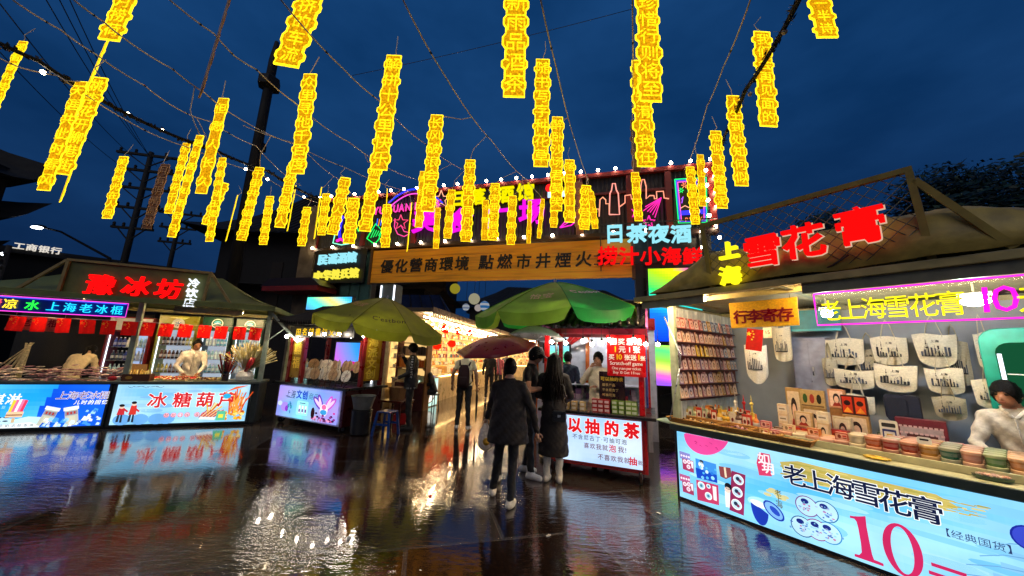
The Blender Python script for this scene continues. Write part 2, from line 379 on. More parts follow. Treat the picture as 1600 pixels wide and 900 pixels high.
def old_house(label, cx, cy, rz, w, d, wall_h, roofs):
    t = thing('traditional_house', label, 'building', (cx, cy, 0), R(rz))
    MB().box(-w / 2, -d / 2, 0, w / 2, d / 2, wall_h, '#15110f').build('wall', DARK, t)
    for i, (z, rw, rd, rh) in enumerate(roofs):
        b = MB(); up_roof(b, 0, 0, z, rw, rd, rh, 0, lift=.5 if rw > 12 else 1.3); b.build('roof', DARK, t)
    for k in range(5):
        b = MB(); x = -w / 2 + w * (k + 0.5) / 5; b.box(x - 0.35, -d / 2 - 0.05, wall_h * 0.45, x + 0.35, -d / 2 - 0.003, wall_h * 0.8, '#231a14'); b.build('window', DARK, t)
    return t
old_house('dark old house with stacked upturned eaves at the left edge behind the popsicle stall', -27.6, 13.2, 0, 9, 3, 8.6, [(4.6, 9.2, 3.4, .9), (6.6, 10.6, 4.2, .8), (8.5, 11.2, 4.6, 2.0)])
old_house('dark traditional hall with a broad tiled roof left of the gate', -11.2, 24, -4, 13, 8, 8.2, [(5.0, 15, 10, 1.3), (8.1, 15, 10, 4.6)])
old_house('unlit house at the far end of the lit alley', 6, 46, 0, 22, 9, 7.0, [(7.0, 24, 11, 3.5)])
# bank block with its lit name
t = thing('bank_building', 'low dark flat-roofed block with a small white lit name on top', 'building', (-26, 21, 0), R(38))
MB().box(-9, 0, 0, 6, 8, 6.3, '#14171c').build('wall', DARK, t)
MB().box(-9.2, -0.25, 6.3, 6.2, 8.2, 6.65, '#1b1f26').build('parapet', DARK, t)
P = atY(84, 391, 21.0); MB().text('工商银行', 0, -0.2, 0.42, 0, 0.05, '#ffffff', 0.02, fit=1.75, anchor='m').build('lit_lettering', emat('lit_lettering_white', '#fff6e8', .8), t).location = t.matrix_world.inverted() @ Vector((0, 0, 0))
k = [c for c in t.children if c.name.startswith('lit_lettering')][0]
Mi = (Matrix.Translation((-26, 21, 0)) @ Matrix.Rotation(R(38), 4, 'Z')).inverted(); q = Mi @ P; k.location = (q.x, -0.3, 6.75)
# power poles
def power_pole(label, px, ptop, Y, zr, arms):
    top = atY(px, ptop, Y); t = thing('power_pole', label, 'utility pole', (top.x, Y, 0), R(zr))
    MB().tube([(0, 0, 0), (0, 0, top.z)], [0.17, 0.11], '#0d0c0c', 8).build('pole', DARK, t)
    for z, w in arms:
        b = MB(); b.box(-w, -0.06, top.z - z - 0.06, w, 0.06, top.z - z + 0.06, '#0d0c0c')
        for s_ in (-1, 1): b.bar((s_ * w * 0.7, -0.07, top.z - z), (0, -0.07, top.z - z - 0.7), 0.05, None, '#0d0c0c')
        b.build('crossarm', DARK, t)
        for x in (-0.9, -0.45, 0.45, 0.9):
            MB().lathe([(0.03, 0), (0.07, 0.05), (0.05, 0.1), (0.07, 0.15), (0.03, 0.22)], (x * w, 0, top.z - z + 0.06), 8, '#1a1714').build('insulator', DARK, t)
    return t
power_pole('tall dark power pole with five crossarms above the popsicle stall', 237, 238, 17, 12, [(0.2, 1.5), (1.1, 1.2), (2.1, 1.3), (3.2, 1.0), (4.3, 0.9)])
power_pole('shorter dark power pole with three crossarms right of the tall one', 284, 330, 22, 15, [(0.2, 1.2), (1.2, 1.0), (2.2, 0.9)])
# tall masts
def mast(label, pt, pb, Y, r_, boxes):
    top = atY(*pt, Y); t = thing('mast', label, 'mast', (top.x, Y, 0))
    MB().tube([(0, 0, 0), (0, 0, top.z - 1.0), (0, 0, top.z)], [r_ * 1.3, r_, r_ * 0.5], '#0b0a0b', 8).build('pole', DARK, t)
    for dz, w, h in boxes:
        b = MB(); b.lathe([(w * 0.4, -h), (w, -h * 0.8), (w, 0), (w * 0.5, h * 0.3), (w * 0.2, h * 0.5)], (0, 0, top.z - dz), 6, '#0b0a0b', smooth=False); b.build('lantern_box', DARK, t)
    return t
mast('tall black mast with a lantern box near its tip left of the gate', (433, 66), (360, 380), 13, 0.17, [(1.9, 0.42, 0.5)])
mast('thin black mast with a pointed tip behind the tall lantern mast', (414, 188), (385, 330), 14, 0.09, [(1.2, 0.25, 0.35)])
# street lamp
tp = atY(62, 354, 16); en = atY(172, 404, 17.5)
t = thing('street_lamp', 'lit street lamp on a long slanted arm above the popsicle stall', 'street lamp', (en.x, en.y, 0))
o = Vector((en.x, en.y, 0))
b = MB(); b.tube([(0, 0, 0), (0, 0, en.z - 1), (en - o), (atY(95, 362, 16.3) - o), (tp - o)], [0.11, 0.09, 0.07, 0.05, 0.05], '#141313', 8); b.build('post', DARK, t)
b = MB(); b.ball(tp - o, 0.3, '#1b1b1b', 12, 6, sc=(1, 0.5, 0.3)); b.build('lamp_head', DARK, t)
b = MB(); b.ball(tp - o - Vector((0.03, 0.06, 0.07)), 0.27, '#ffffff', 12, 6, sc=(1, 0.5, 0.26)); b.build('lamp_lens', emat('lamp_lens_glow', '#eaf2ff', 9.0), t)
# floodlights at the left edge
t = thing('floodlight_cluster', 'cluster of small white floodlights on a pole at the left edge', 'floodlight', (atY(6, 410, 9).x, 9, 0))
zt = atY(6, 400, 9).z
MB().tube([(0, 0, 0), (0, 0, zt + 0.3)], 0.05, '#1d1d1f', 8).build('post', DARK, t)
for dx, dz in ((0.10, 0.03), (-0.06, 0.0), (0.0, -0.12), (-0.03, -0.25), (0.11, -0.33)):
    b = MB(); b.lathe([(0.02, 0.06), (0.05, 0.05), (0.06, -0.03)], (dx, -0.1, zt + dz), 10, '#222222', M=Matrix.Rotation(R(60), 3, 'X')); h = b.build('lamp_head', DARK, t)
    MB().ball((dx, -0.125, zt + dz), 0.045, '#ffffff', 10, 6).build('lamp_lens', emat('lamp_lens_glow', '#eaf2ff', 9.0), h)
# overhead power lines (dark)
def cable(name, label, pts, r_, col, cat='cable', group=None):
    b = MB(); b.tube(pts, r_, col, 5); return tag(b.build(name, pmat('cable_sheath', 'attr', 0.5, 0, 20, 0.2)), label, cat, group)
for i, (a, c) in enumerate((((-20, -20), (215, 250)), ((55, -30), (232, 240)), ((78, -30), (238, 250)), ((100, -20), (245, 260)), ((-20, 60), (205, 270)))):
    cable('power_line', 'thin dark power line running to the crossarms of the tall power pole', sag(atY(*a, 5.5 + i * 0.4), atY(*c, 16.9), 0.25), 0.012, '#07080b', 'power line', 'power lines to the tall pole')
# dark trees at the right
def leafy_tree(label, x, y, h, r_, seed, col=('#0e2411', '#16351a', '#0a1a0d')):
    rd = random.Random(seed); t = thing('tree', label, 'tree', (x, y, 0))
    b = MB(); b.tube([(0, 0, 0), (0.1, 0, h * 0.3), (0, 0.1, h * 0.6), (0.1, 0, h * 0.85)], [0.28, 0.22, 0.14, 0.04], '#1c1611', 8)
    cl = []
    for i in range(11):
        a = rd.uniform(0, 6.28); q = rd.uniform(0.3, 0.85) * r_; z = h * rd.uniform(0.35, 0.92); q *= max(0.3, 1.15 - abs(z / h - 0.55) * 1.6)
        c = Vector((q * math.cos(a), q * math.sin(a), z)); cl.append((c, r_ * rd.uniform(0.32, 0.55)))
        b.tube([(0, 0, z * 0.6), c * 0.5 + Vector((0, 0, z * 0.35)), c], [0.1, 0.06, 0.02], '#1c1611', 5)
    cl += [(Vector((0, 0, h * 0.86)), r_ * 0.45), (Vector((0, 0, h * .55)), r_ * .8), (Vector((-r_ * .4, 0, h * .4)), r_ * .6), (Vector((r_ * .4, 0, h * .42)), r_ * .6)]
    b.build('trunk', DARK, t)
    b = MB()
    for c, q in cl:
        for k in range(1700):
            d = Vector((rd.gauss(0, 1), rd.gauss(0, 1), rd.gauss(0, 1))).normalized() * q * rd.random() ** 0.4; p = c + Vector((d.x, d.y, d.z * 0.75))
            s_ = rd.uniform(0.09, 0.19); u = Vector((rd.gauss(0, 1), rd.gauss(0, 1), rd.gauss(0, 0.6))).normalized(); v = u.orthogonal().normalized()
            b.add([p - u * s_, p + v * s_ * 0.5, p + u * s_, p - v * s_ * 0.5], [(0, 1, 2, 3)], rd.choice(col))
    b.build('crown', pmat('leaves', 'attr', 0.6, 0, 3, 0.2), t); return t
leafy_tree('tall dark tree at the right edge behind the cosmetics stall', 22.0, 15.5, 11.6, 4.6, 3)
leafy_tree('dark tree just left of the tallest one behind the cosmetics stall', 17.2, 17.5, 9.6, 3.6, 5)
leafy_tree('low dark tree behind the gable of the cosmetics stall', 13.0, 17.5, 7.2, 2.8, 8)
leafy_tree('small round dark tree left of the low one behind the cosmetics stall', 10.8, 19.0, 6.8, 2.2, 9)
# ------------------------------------------------------------------ the market gate
GT = Fr((-4.32, 11.97), -15)
gate = thing('market_gate', 'wide steel gate with dark corrugated billboard, red frame and rows of globe bulbs', 'gate', GT.o, GT.rz)
def gp(px, py, y=0.0): return GT.px(px, py, y)
zb, zt = 5.36, 7.22; x0, x1 = -3.4, 10.35
b = MB(); n = 110
for i in range(n):
    xa = x0 + (x1 - x0) * i / n; xb = x0 + (x1 - x0) * (i + 1) / n; xm = (xa + xb) / 2
    b.add([(xa, 0.03, zb), (xm, 0.0, zb), (xm, 0.0, zt), (xa, 0.03, zt), (xb, 0.03, zb), (xb, 0.03, zt)], [(0, 1, 2, 3), (1, 4, 5, 2)], '#22242c')
b.box(x0, 0.05, zb, x1, 0.12, zt, '#17181d'); b.build('billboard_panel', METAL, gate)
b = MB()
for x in (x0, -1.3, 0.8, 2.9, 5.0, 6.6, 8.1, 9.2, x1): b.box(x - 0.09, -0.08, zb, x + 0.09, -0.003, zt, '#6d1614')
b.box(x0 - 0.1, -0.1, zt, x1 + 0.1, 0.2, zt + 0.14, '#7a1a16'); b.box(x0, -0.075, 6.62, x1, -0.01, 6.7, '#5c1413')
b.box(x0 - 0.1, -0.1, zb - 0.16, x1 + 0.1, 0.2, zb, '#2a1712'); b.build('red_frame', METAL, gate, 0.008)
b = MB(); b.box(-4.05, -0.1, 0, -3.35, 0.6, 7.1, '#6f6454'); b.build('left_pillar', pmat('stained_plaster', 'attr', 0.8, 0, 3, 0.35, 0.2), gate, 0.01)
b = MB(); b.box(-3.349, 0.05, 0, -0.9, 0.5, 5.2, '#1f1b1a'); b.box(-2.05, -0.02, 2.6, -0.75, 0.049, 5.15, '#24474a')
for k in range(3): b.box(-1.98 + k * 0.42, -0.05, 2.7, -1.62 + k * 0.42, -0.021, 5.05, '#2f5a5c')
b.build('side_wall', METAL, gate)
b = MB(); b.box(8.2, 0.0, 0, 8.42, 0.35, 5.2, '#191a1d'); b.box(9.95, 0.0, 0, 10.25, 0.35, 5.2, '#191a1d')
for k in range(13):
    z = 0.2 + k * 0.38; b.bar((8.42, 0.1, z), (9.95, 0.1, z + 0.38 * (1 if k % 2 else 0)), 0.04, None, '#1c1d20')
b.box(8.42, 0.2, 0, 9.95, 0.3, 5.2, '#0e0f12'); b.build('right_pillar', METAL, gate)
b = MB(); b.box(-0.22, -0.12, 0, 0.32, 0.35, 3.9, '#5f6d70'); b.build('inner_pillar', METAL, gate, 0.01)
b = MB(); b.box(-0.23, -0.16, 0.3, -0.19, -0.121, 3.85); b.box(0.29, -0.16, 0.3, 0.33, -0.121, 3.85); b.build('light_strip', emat('strip_light_white', '#f2f6ff', 2.2), gate)
b = MB(); b.box(-0.1, -0.135, 0.6, 0.22, -0.121, 3.4, '#1d6a5a'); 
for k in range(9): b.line([(-0.07, 0.8 + k * 0.28), (0.06, 1.0 + k * 0.28), (0.19, 0.8 + k * 0.28)], 0.03, -0.138, '#7fd0b0')
b.build('carved_inset', METAL, gate)
b = MB(); b.box(-4.5, -1.0, 3.55, -2.1, -0.1, 3.72, '#7e1f17'); b.plate([(-4.6, 3.72), (-2.0, 3.72), (-2.4, 4.0), (-4.2, 4.0)], -1.0, -0.1, '#231614'); b.build('porch_roof', METAL, gate)
def globe(par, p, r_=0.046):
    h = MB().tube([(p[0], p[1], p[2] + r_ * 0.6), (p[0], p[1], p[2] + r_ * 1.5)], r_ * 0.4, '#26221e', 6)
    o = MB().ball(p, r_, '#ffffff', 10, 6).build('bulb', BULB, par); return o
for i in range(27): globe(gate, (x0 + (x1 - x0) * i / 26, -0.16, zt + 0.2))
for i in range(16): globe(gate, (x0 + (x1 - x0) * i / 15, -0.17, zb - 0.02))
for i in range(7): globe(gate, (10.42, -0.16, 4.1 + i * 0.46)); globe(gate, (9.98 if i < 3 else 10.2, -0.18, 4.3 + i * 0.46), 0.05)
# banner board
bx0, bx1 = gp(586, 420)[0], gp(988, 400)[0]
bn = thing('banner_board', 'long brown wooden board with black brush lettering across the gate', 'sign board', GT.w((bx0 + bx1) / 2, -0.2, 0), GT.rz)
hw = (bx1 - bx0) / 2; b = MB(); zz = [3.93, 4.23, 4.53, 4.83, 5.1]
for a, c in zip(zz, zz[1:]): b.box(-hw, -0.03, a, hw, 0.05, c - 0.006, '#ffae1c')
b.build('board', pmat('wet_board_wood', 'attr', 0.45, 0, 1.6, 0.3, 0.1, stretch=(0.5, 8, 8)), bn)
b = MB(); b.box(-hw - 0.05, -0.07, 3.87, -hw + 0.04, 0.08, 5.15, '#5a3a18'); b.box(hw - 0.04, -0.07, 3.87, hw + 0.05, 0.08, 5.15, '#5a3a18'); b.box(-hw - 0.05, -0.07, 5.151, hw + 0.05, 0.08, 5.2, '#5a3a18'); b.build('frame', WOOD, bn)
b = MB(); xs, _ = gp(601, 418); xe, _ = gp(958, 398)
xq, _ = gp(737, 411); b.text('優化營商環境', xs - (bx0 + bx1) / 2, 4.33, 0.50, -0.031, 0.02, '#080503', 0.02, fit=xq - xs, wob=0.03, shear=0.06)
xm, _ = gp(752, 410); b.text('點燃市井煙火氣', xm - (bx0 + bx1) / 2, 4.33, 0.50, -0.031, 0.02, '#080503', 0.02, fit=xe - xm, wob=0.03, shear=0.06)
b.build('lettering', pmat('black_lettering', 'attr', 0.4), bn)
# ------------------------------------------------------------------ neon on the gate
def gsign(name, label, pts_y, cat='neon sign'):
    x, z = gp(*pts_y, -0.12); t = thing(name, label, cat, GT.w(x, -0.12, 0), GT.rz); return t, x
def pxl(pts, x, y=-0.12): return [(gp(a, c, y)[0] - x, gp(a, c, y)[1]) for a, c in pts]
def ntube(b, pts, x, col, r_=0.022, y=-0.12, close=False, dy=-0.03):
    q = pxl(pts, x, y); q = q + ([q[0]] if close else []); b.tube([(a, dy, c) for a, c in q], r_, col, 6)
def letters(b, txt, px0, py0, px1, x, col, depth=0.08, bold=0.035, y=-0.12, edge=None, size=None, sx=1.0):
    xa, za = gp(px0, py0, y); xb, zb_ = gp(px1, py0, y)
    n = len(txt); size = size or (xb - xa) / n / 1.04
    b.text(txt, xa - x, za, size, 0, depth, col, bold, fit=xb - xa, edge=edge, sx=sx)
HOT = emat('lit_letters', 'attr', 1.0)
PINK = '#ff3fae'; MAG = '#ff16ee'; YEL = '#fff200'; CYA = '#9ff0ff'
t, x = gsign('neon_sign', 'pink neon English wording under a blue arched neon hat', (648, 320))
b = MB(); ntube(b, [(608 + 84 * i / 12, 330 - 34 * math.sin(math.pi * (0.12 + 0.76 * i / 12))) for i in range(13)], x, '#2a3cff', 0.03); ntube(b, [(612 + 76 * i / 12, 333 - 30 * math.sin(math.pi * (0.12 + 0.76 * i / 12))) for i in range(13)], x, '#ff4fd8', 0.02); b.build('arch_tube', NEON, t)
b = MB(); xa, za = gp(584, 336, -0.12); b.text('YU YUAN NIGHT', xa - x, za, 0.42, 0, 0.04, PINK, 0.0, gap=0.05, slope=0.035, sx=0.75); b.build('lettering', NEON, t)
t, x = gsign('neon_sign', 'orange neon star with streaks beside the yellow tavern letters', (688, 315))
b = MB(); star = [(690 + (14 if i % 2 == 0 else 6) * math.sin(math.pi * i / 5), 312 - (14 if i % 2 == 0 else 6) * math.cos(math.pi * i / 5)) for i in range(10)]; ntube(b, star, x, '#ffb08a', 0.016, close=True)
for q in ([(679, 318), (667, 330)], [(684, 324), (668, 338)], [(690, 328), (676, 340)]): ntube(b, q, x, '#ff7a4a', 0.014)
b.build('star_tube', NEON, t)
t, x = gsign('lit_letter_sign', 'large glowing magenta letters 美食广场 on the gate billboard', (750, 345), 'lit sign')
for ch, a, c, w in (('美', 644, 366, 40), ('食', 700, 366, 40), ('广', 757, 362, 42), ('场', 810, 353, 44)):
    b = MB(); letters(b, ch, a, c - 5, a + w, x, MAG, 0.1, 0.02); b.build('letter', HOT, t)
t, x = gsign('lit_letter_sign', 'bright yellow letters 日落酒馆 at the top of the gate', (770, 305), 'lit sign')
for ch, a, c, w in (('日', 703, 325, 26), ('落', 733, 322, 27), ('酒', 776, 319, 29), ('馆', 807, 315, 30)):
    b = MB(); letters(b, ch, a, c - 3, a + w, x, YEL, 0.1, 0.012); b.build('letter', HOT, t)
t, x = gsign('neon_sign', 'pink neon star over a crescent left of the magenta letters', (628, 350))
b = MB(); star = [(627 + (12 if i % 2 == 0 else 5) * math.sin(math.pi * i / 5), 348 - (12 if i % 2 == 0 else 5) * math.cos(math.pi * i / 5)) for i in range(10)]; ntube(b, star, x, '#ff4a7a', 0.015, close=True)
ntube(b, [(618, 342), (617, 355), (622, 366), (632, 370), (640, 366)], x, '#ff4a9a', 0.016); ntube(b, [(627, 352), (632, 362), (641, 364)], x, '#ff4a9a', 0.014); b.build('star_tube', NEON, t)
t, x = gsign('neon_sign', 'green neon fries box outline low on the left of the billboard', (590, 362))
b = MB(); ntube(b, [(574, 373), (588, 350), (597, 360), (593, 374), (586, 382)], x, '#19ff6a', 0.018, close=True)
for i in range(4): ntube(b, [(580 + i * 4, 372 - i), (586 + i * 3.4, 359 + i)], x, '#19ff6a', 0.012)
for i in range(3): ntube(b, [(589 + i * 3, 353), (591 + i * 3, 342 + i)], x, ('#3a6bff', '#ff8a3a', '#3a6bff')[i], 0.014)
b.build('outline_tube', NEON, t)
t, x = gsign('neon_sign', 'green neon V of a glass outline beside the dancing figure', (558, 350)); b = MB(); ntube(b, [(553, 341), (561, 362), (566, 352)], x, '#19ff6a', 0.018); b.build('outline_tube', NEON, t)
t, x = gsign('neon_sign', 'blue and pink neon dancer on a mint base at the left of the billboard', (532, 365))
b = MB(); ntube(b, [(535, 342), (533, 352), (531, 362), (532, 372)], x, '#2c2cff', 0.05); b.ball((pxl([(536, 340)], x)[0][0], -0.03, pxl([(536, 340)], x)[0][1]), 0.07, '#4a3cff', 8, 6)
ntube(b, [(527, 377), (533, 374), (540, 378)], x, '#ff28c0', 0.05); ntube(b, [(524, 368), (521, 380), (534, 383), (546, 381)], x, '#8affd8', 0.02); b.build('figure_tube', NEON, t)
t, x = gsign('neon_sign', 'salmon neon skyline of towers on the right half of the billboard', (970, 325))
Z = lambda q: [(800 + a / 4, 225 + c / 4) for a, c in q]
b = MB(); ntube(b, Z([(525, 410), (543, 408), (545, 455), (550, 350), (568, 335), (586, 352), (586, 376), (607, 376), (608, 443)]), x, '#ffa27a', 0.018)
ntube(b, Z([(608, 443), (612, 312), (622, 292), (628, 250), (645, 250), (652, 290), (664, 312), (672, 443)]), x, '#ff9a8a', 0.02, close=True)
ntube(b, Z([(672, 395), (706, 370), (706, 325), (742, 320), (746, 346), (800, 346), (805, 262), (812, 225), (826, 225), (838, 270), (838, 345), (860, 325), (886, 325), (890, 345), (904, 345), (902, 300), (945, 298), (950, 340), (980, 345)]), x, '#ff9a7a', 0.018); b.build('skyline_tube', NEON, t)
t, x = gsign('neon_sign', 'magenta neon shooting star in front of the skyline', (1010, 335))
b = MB(); ap = (932, 338)
for q in ((820, 420), (832, 395), (845, 425), (862, 430), (878, 445), (892, 462)): ntube(b, Z([ap, q]), x, '#ff2aa8', 0.014)
star = [(855 + (40 if i % 2 == 0 else 17) * math.sin(math.pi * i / 5), 490 - (40 if i % 2 == 0 else 17) * math.cos(math.pi * i / 5)) for i in range(10)]; ntube(b, Z(star), x, '#ff2aa8', 0.018, close=True)
ntube(b, Z([(748, 410), (765, 430), (752, 458), (770, 455)]), x, '#ff2aa8', 0.016); b.build('star_tube', NEON, t)
t, x = gsign('neon_sign', 'magenta neon feather and red rose beside the unlit pink strip', (875, 320))
b = MB(); ntube(b, Z([(300, 525), (330, 490), (380, 470), (425, 440), (440, 380), (420, 470), (370, 510)]), x, '#ff2ac8', 0.018, close=True); ntube(b, Z([(310, 520), (430, 440)]), x, '#ff2ac8', 0.012); b.build('feather_tube', NEON, t)
b = MB(); q = pxl(Z([(235, 280)]), x)[0]; b.ball((q[0], -0.05, q[1]), 0.13, '#ff2222', 10, 8); b.build('rose', NEON, t)
b = MB(); q = pxl(Z([(225, 325), (390, 330)]), x); b.box(q[0][0], -0.08, q[0][1] - 0.08, q[1][0], -0.03, q[0][1] + 0.1, '#bcd8ff'); b.build('caption_plate', NEON, t)
t, x = gsign('neon_sign', 'upright framed neon panel with fireworks and music note at the gate\'s right end', (1080, 315))
b = MB()
for i, (c_, o_) in enumerate((('#1bff8a', 0), ('#5a5aff', 2.2), ('#ff5ad8', 4.4))): ntube(b, [(1054 + o_, 281 + o_), (1103 - o_, 278 + o_), (1104 - o_, 348 - o_), (1060 + o_, 349 - o_)], x, c_, 0.014, close=True)
for (cx_, cy_, c_, r_) in ((1069, 290, '#ff8a5a', 5), (1086, 288, '#6a4aff', 5), (1064, 298, '#2aff6a', 4), (1078, 299, '#2aff9a', 4)):
    for k in range(6): ntube(b, [(cx_ + 1.3 * math.cos(k), cy_ + 1.3 * math.sin(k)), (cx_ + r_ * math.cos(k * 1.047), cy_ + r_ * math.sin(k * 1.047))], x, c_, 0.012)
ntube(b, [(1065, 318), (1067, 308), (1064, 312)], x, '#b05aff', 0.014); ntube(b, [(1063, 326), (1070, 322), (1076, 325), (1082, 321)], x, '#ffb08a', 0.014)
b.build('frame_tube', NEON, t)
b = MB(); xa, za = gp(1070, 345, -0.12); b.text('party', xa - x, za, 0.17, -0.02, 0.03, '#ff7a4a', 0.0); xa, za = gp(1061, 337, -0.12); b.box(xa - x, -0.04, za, xa - x + 0.72, -0.02, za + 0.13, '#3a3aff'); b.build('lettering', NEON, t)
b = MB(); q = pxl([(1053, 350), (1105, 349), (1104, 277), (1053, 280)], x); b.plate(q, 0.02, 0.06, '#12321c'); b.build('backing_board', METAL, t)
def front_letters(label, rows, y, name='lit_letter_sign'):
    px, py = rows[0][1], rows[0][2]; xx, _ = gp(px, py, y); t = thing(name, label, 'lit sign', GT.w(xx, y, 0), GT.rz)
    for txt, a, c, w, col, bold in rows:
        for i, ch in enumerate(txt):
            b = MB(); sl = (0 if y < -0.3 else -0.09); x_a, z_a = gp(a + w * i, c + sl * w * i, y); x_b, _ = gp(a + w * i + w * 0.97, c, y)
            b.text(ch, x_a - xx, z_a, (x_b - x_a), 0, 0.1, col, bold); b.build('letter', HOT, t)
    return t, xx
t, xx = front_letters('pale cyan letters 民谣酒馆 above yellow letters on the gate\'s left side', [('民谣酒馆', 498, 413, 15.0, CYA, 0.012), ('中华姓氏馆', 491, 438, 14.0, '#fff04a', 0.012)], -0.25)
b = MB(); b.box(-0.2, 0.02, 3.95, 2.0, 0.06, 5.2, '#15181a'); b.build('backing_board', METAL, t)
t, xx = front_letters('pale cyan letters 日茶夜酒 above red letters 捞汁小海鲜 right of the banner', [('日茶夜酒', 944, 378, 34.5, CYA, 0.02), ('捞汁小海鲜', 934, 412, 33.0, '#ff0f12', 0.02)], -0.45)
b = MB()
for z in (4.55, 4.3, 5.25, 5.5): b.bar((-0.3, 0.05, z), (3.0, 0.05, z), 0.03, None, '#26272b')
for x_ in (-0.1, 1.2, 2.6): b.bar((x_, 0.09, 4.1), (x_, 0.09, 5.7), 0.03, None, '#26272b'); b.bar((x_, 0.09, 4.4), (x_, 0.5, 4.4), 0.03, None, '#26272b')
b.build('support_rack', METAL, t)
# LED screens
def rainbow(u, v, ph=0.0):
    import colorsys
    h = (0.42 - 0.30 * u + 0.55 * (1 - v) * (0.6 + 0.4 * math.sin(u * 3 + ph)) + ph) % 1.0; return tuple(c ** 1.6 for c in colorsys.hsv_to_rgb(h, 0.85, 1.0))
def screen(label, fr, x0, z0, x1, z1, y, fn, n=(18, 26), strength=1.3, name='led_screen'):
    t = thing(name, label, 'screen', fr.w((x0 + x1) / 2, y, 0), fr.rz); hw = (x1 - x0) / 2
    b = MB()
    for i in range(n[0]):
        for j in range(n[1]):
            a, c = -hw + 2 * hw * i / n[0], z0 + (z1 - z0) * j / n[1]
            b.rect(a, c, a + 2 * hw / n[0], c + (z1 - z0) / n[1], -0.061, fn(i / n[0], j / n[1]))
    b.build('display', emat('led_display', 'attr', strength), t)
    b = MB(); b.box(-hw - 0.04, -0.06, z0 - 0.04, hw + 0.04, 0.06, z1 + 0.04, '#101114'); b.build('cabinet', METAL, t, 0.005)
    b = MB(); b.box(-hw * 0.8, 0.061, 0, -hw * 0.8 + 0.06, 0.12, z1, '#101114'); b.box(hw * 0.8 - 0.06, 0.061, 0, hw * 0.8, 0.12, z1, '#101114'); b.build('stand', METAL, t); return t
a_, zt_ = gp(1012, 421, -0.55); c_, zb_ = gp(1100, 535, -0.55)
def pal(stops, u):
    for (p, c), (q, d) in zip(stops, stops[1:]):
        if u <= q: k = (u - p) / (q - p); c, d = srgb(c), srgb(d); return tuple(m + (n_ - m) * k for m, n_ in zip(c, d))
    return srgb(stops[-1][1])
S1 = [(0, '#1048ff'), (0.28, '#1a7aff'), (0.42, '#20d8f0'), (0.55, '#3cff6a'), (0.75, '#b8ff1e'), (0.9, '#ffe81a'), (1.0, '#ff5ab8'), (1.2, '#8a3cff')]
screen('upper rainbow LED screen showing blue, green and yellow right of the gate', GT, a_, zb_, c_, zt_, -0.55, lambda u, v: pal(S1, max(0, min(1.2, v * 0.95 + (u - 0.5) * 0.35 * v))))
S2 = [(0, '#a05aff'), (0.18, '#ff6ad0'), (0.34, '#ffe07a'), (0.55, '#9cff4a'), (0.8, '#5cff8a'), (1.0, '#d8ff3a')]
_, zt2 = gp(1050, 540, -0.55); _, zb2 = gp(1050, 603, -0.55)
screen('lower rainbow LED screen in pink and green right of the tea cart', GT, a_, zb2, c_, zt2, -0.55, lambda u, v: pal(S2, max(0, min(1, v + 0.15 * (u - 0.5)))))
a_, zt_ = gp(483, 465, -1.2); c_, zb_ = gp(550, 484, -1.2)
S3 = [(0, '#5ab0ff'), (0.3, '#5affd8'), (0.55, '#fff07a'), (0.8, '#5ae0ff'), (1.0, '#2a7aff')]
screen('small bright LED screen under the porch roof left of the gate', GT, a_, zb_, c_, zt_, -1.2, lambda u, v: pal(S3, u * 0.7 + v * 0.3), (20, 6))
# ------------------------------------------------------------------ shared stall pieces
def lightbox(par, x0, x1, z0, z1, y, art, frame='#2c3230', name='lightbox'):
    o = MB().box(x0 - 0.035, y, z0 - 0.035, x1 + 0.035, y + 0.09, z1 + 0.035, frame).build(name, METAL, par, 0.006)
    art.build('printed_film', PRINT, o); return o
def wash(b, x0, x1, z0, z1, y, fn, n=(24, 10)):
    for i in range(n[0]):
        for j in range(n[1]):
            a, c = x0 + (x1 - x0) * i / n[0], z0 + (z1 - z0) * j / n[1]
            b.rect(a, c, a + (x1 - x0) / n[0], c + (z1 - z0) / n[1], y, fn((i + .5) / n[0], (j + .5) / n[1]))
def mixc(a, b, t):
    a, b = srgb(a), srgb(b); t = max(0, min(1, t)); return tuple(p + (q - p) * t for p, q in zip(a, b))
def wat(u, v, a, b, seed=0.0, f=3.0):
    return mixc(a, b, 0.5 + 0.3 * math.sin(u * f * 2.3 + seed + 2 * math.sin(v * f + seed)) + 0.25 * math.sin(v * f * 1.9 - u * f + seed * 2))
FRC = '#55603f'; POSTC = '#8f9a86'; CANV = '#66703a'; TAN = '#8a7748'
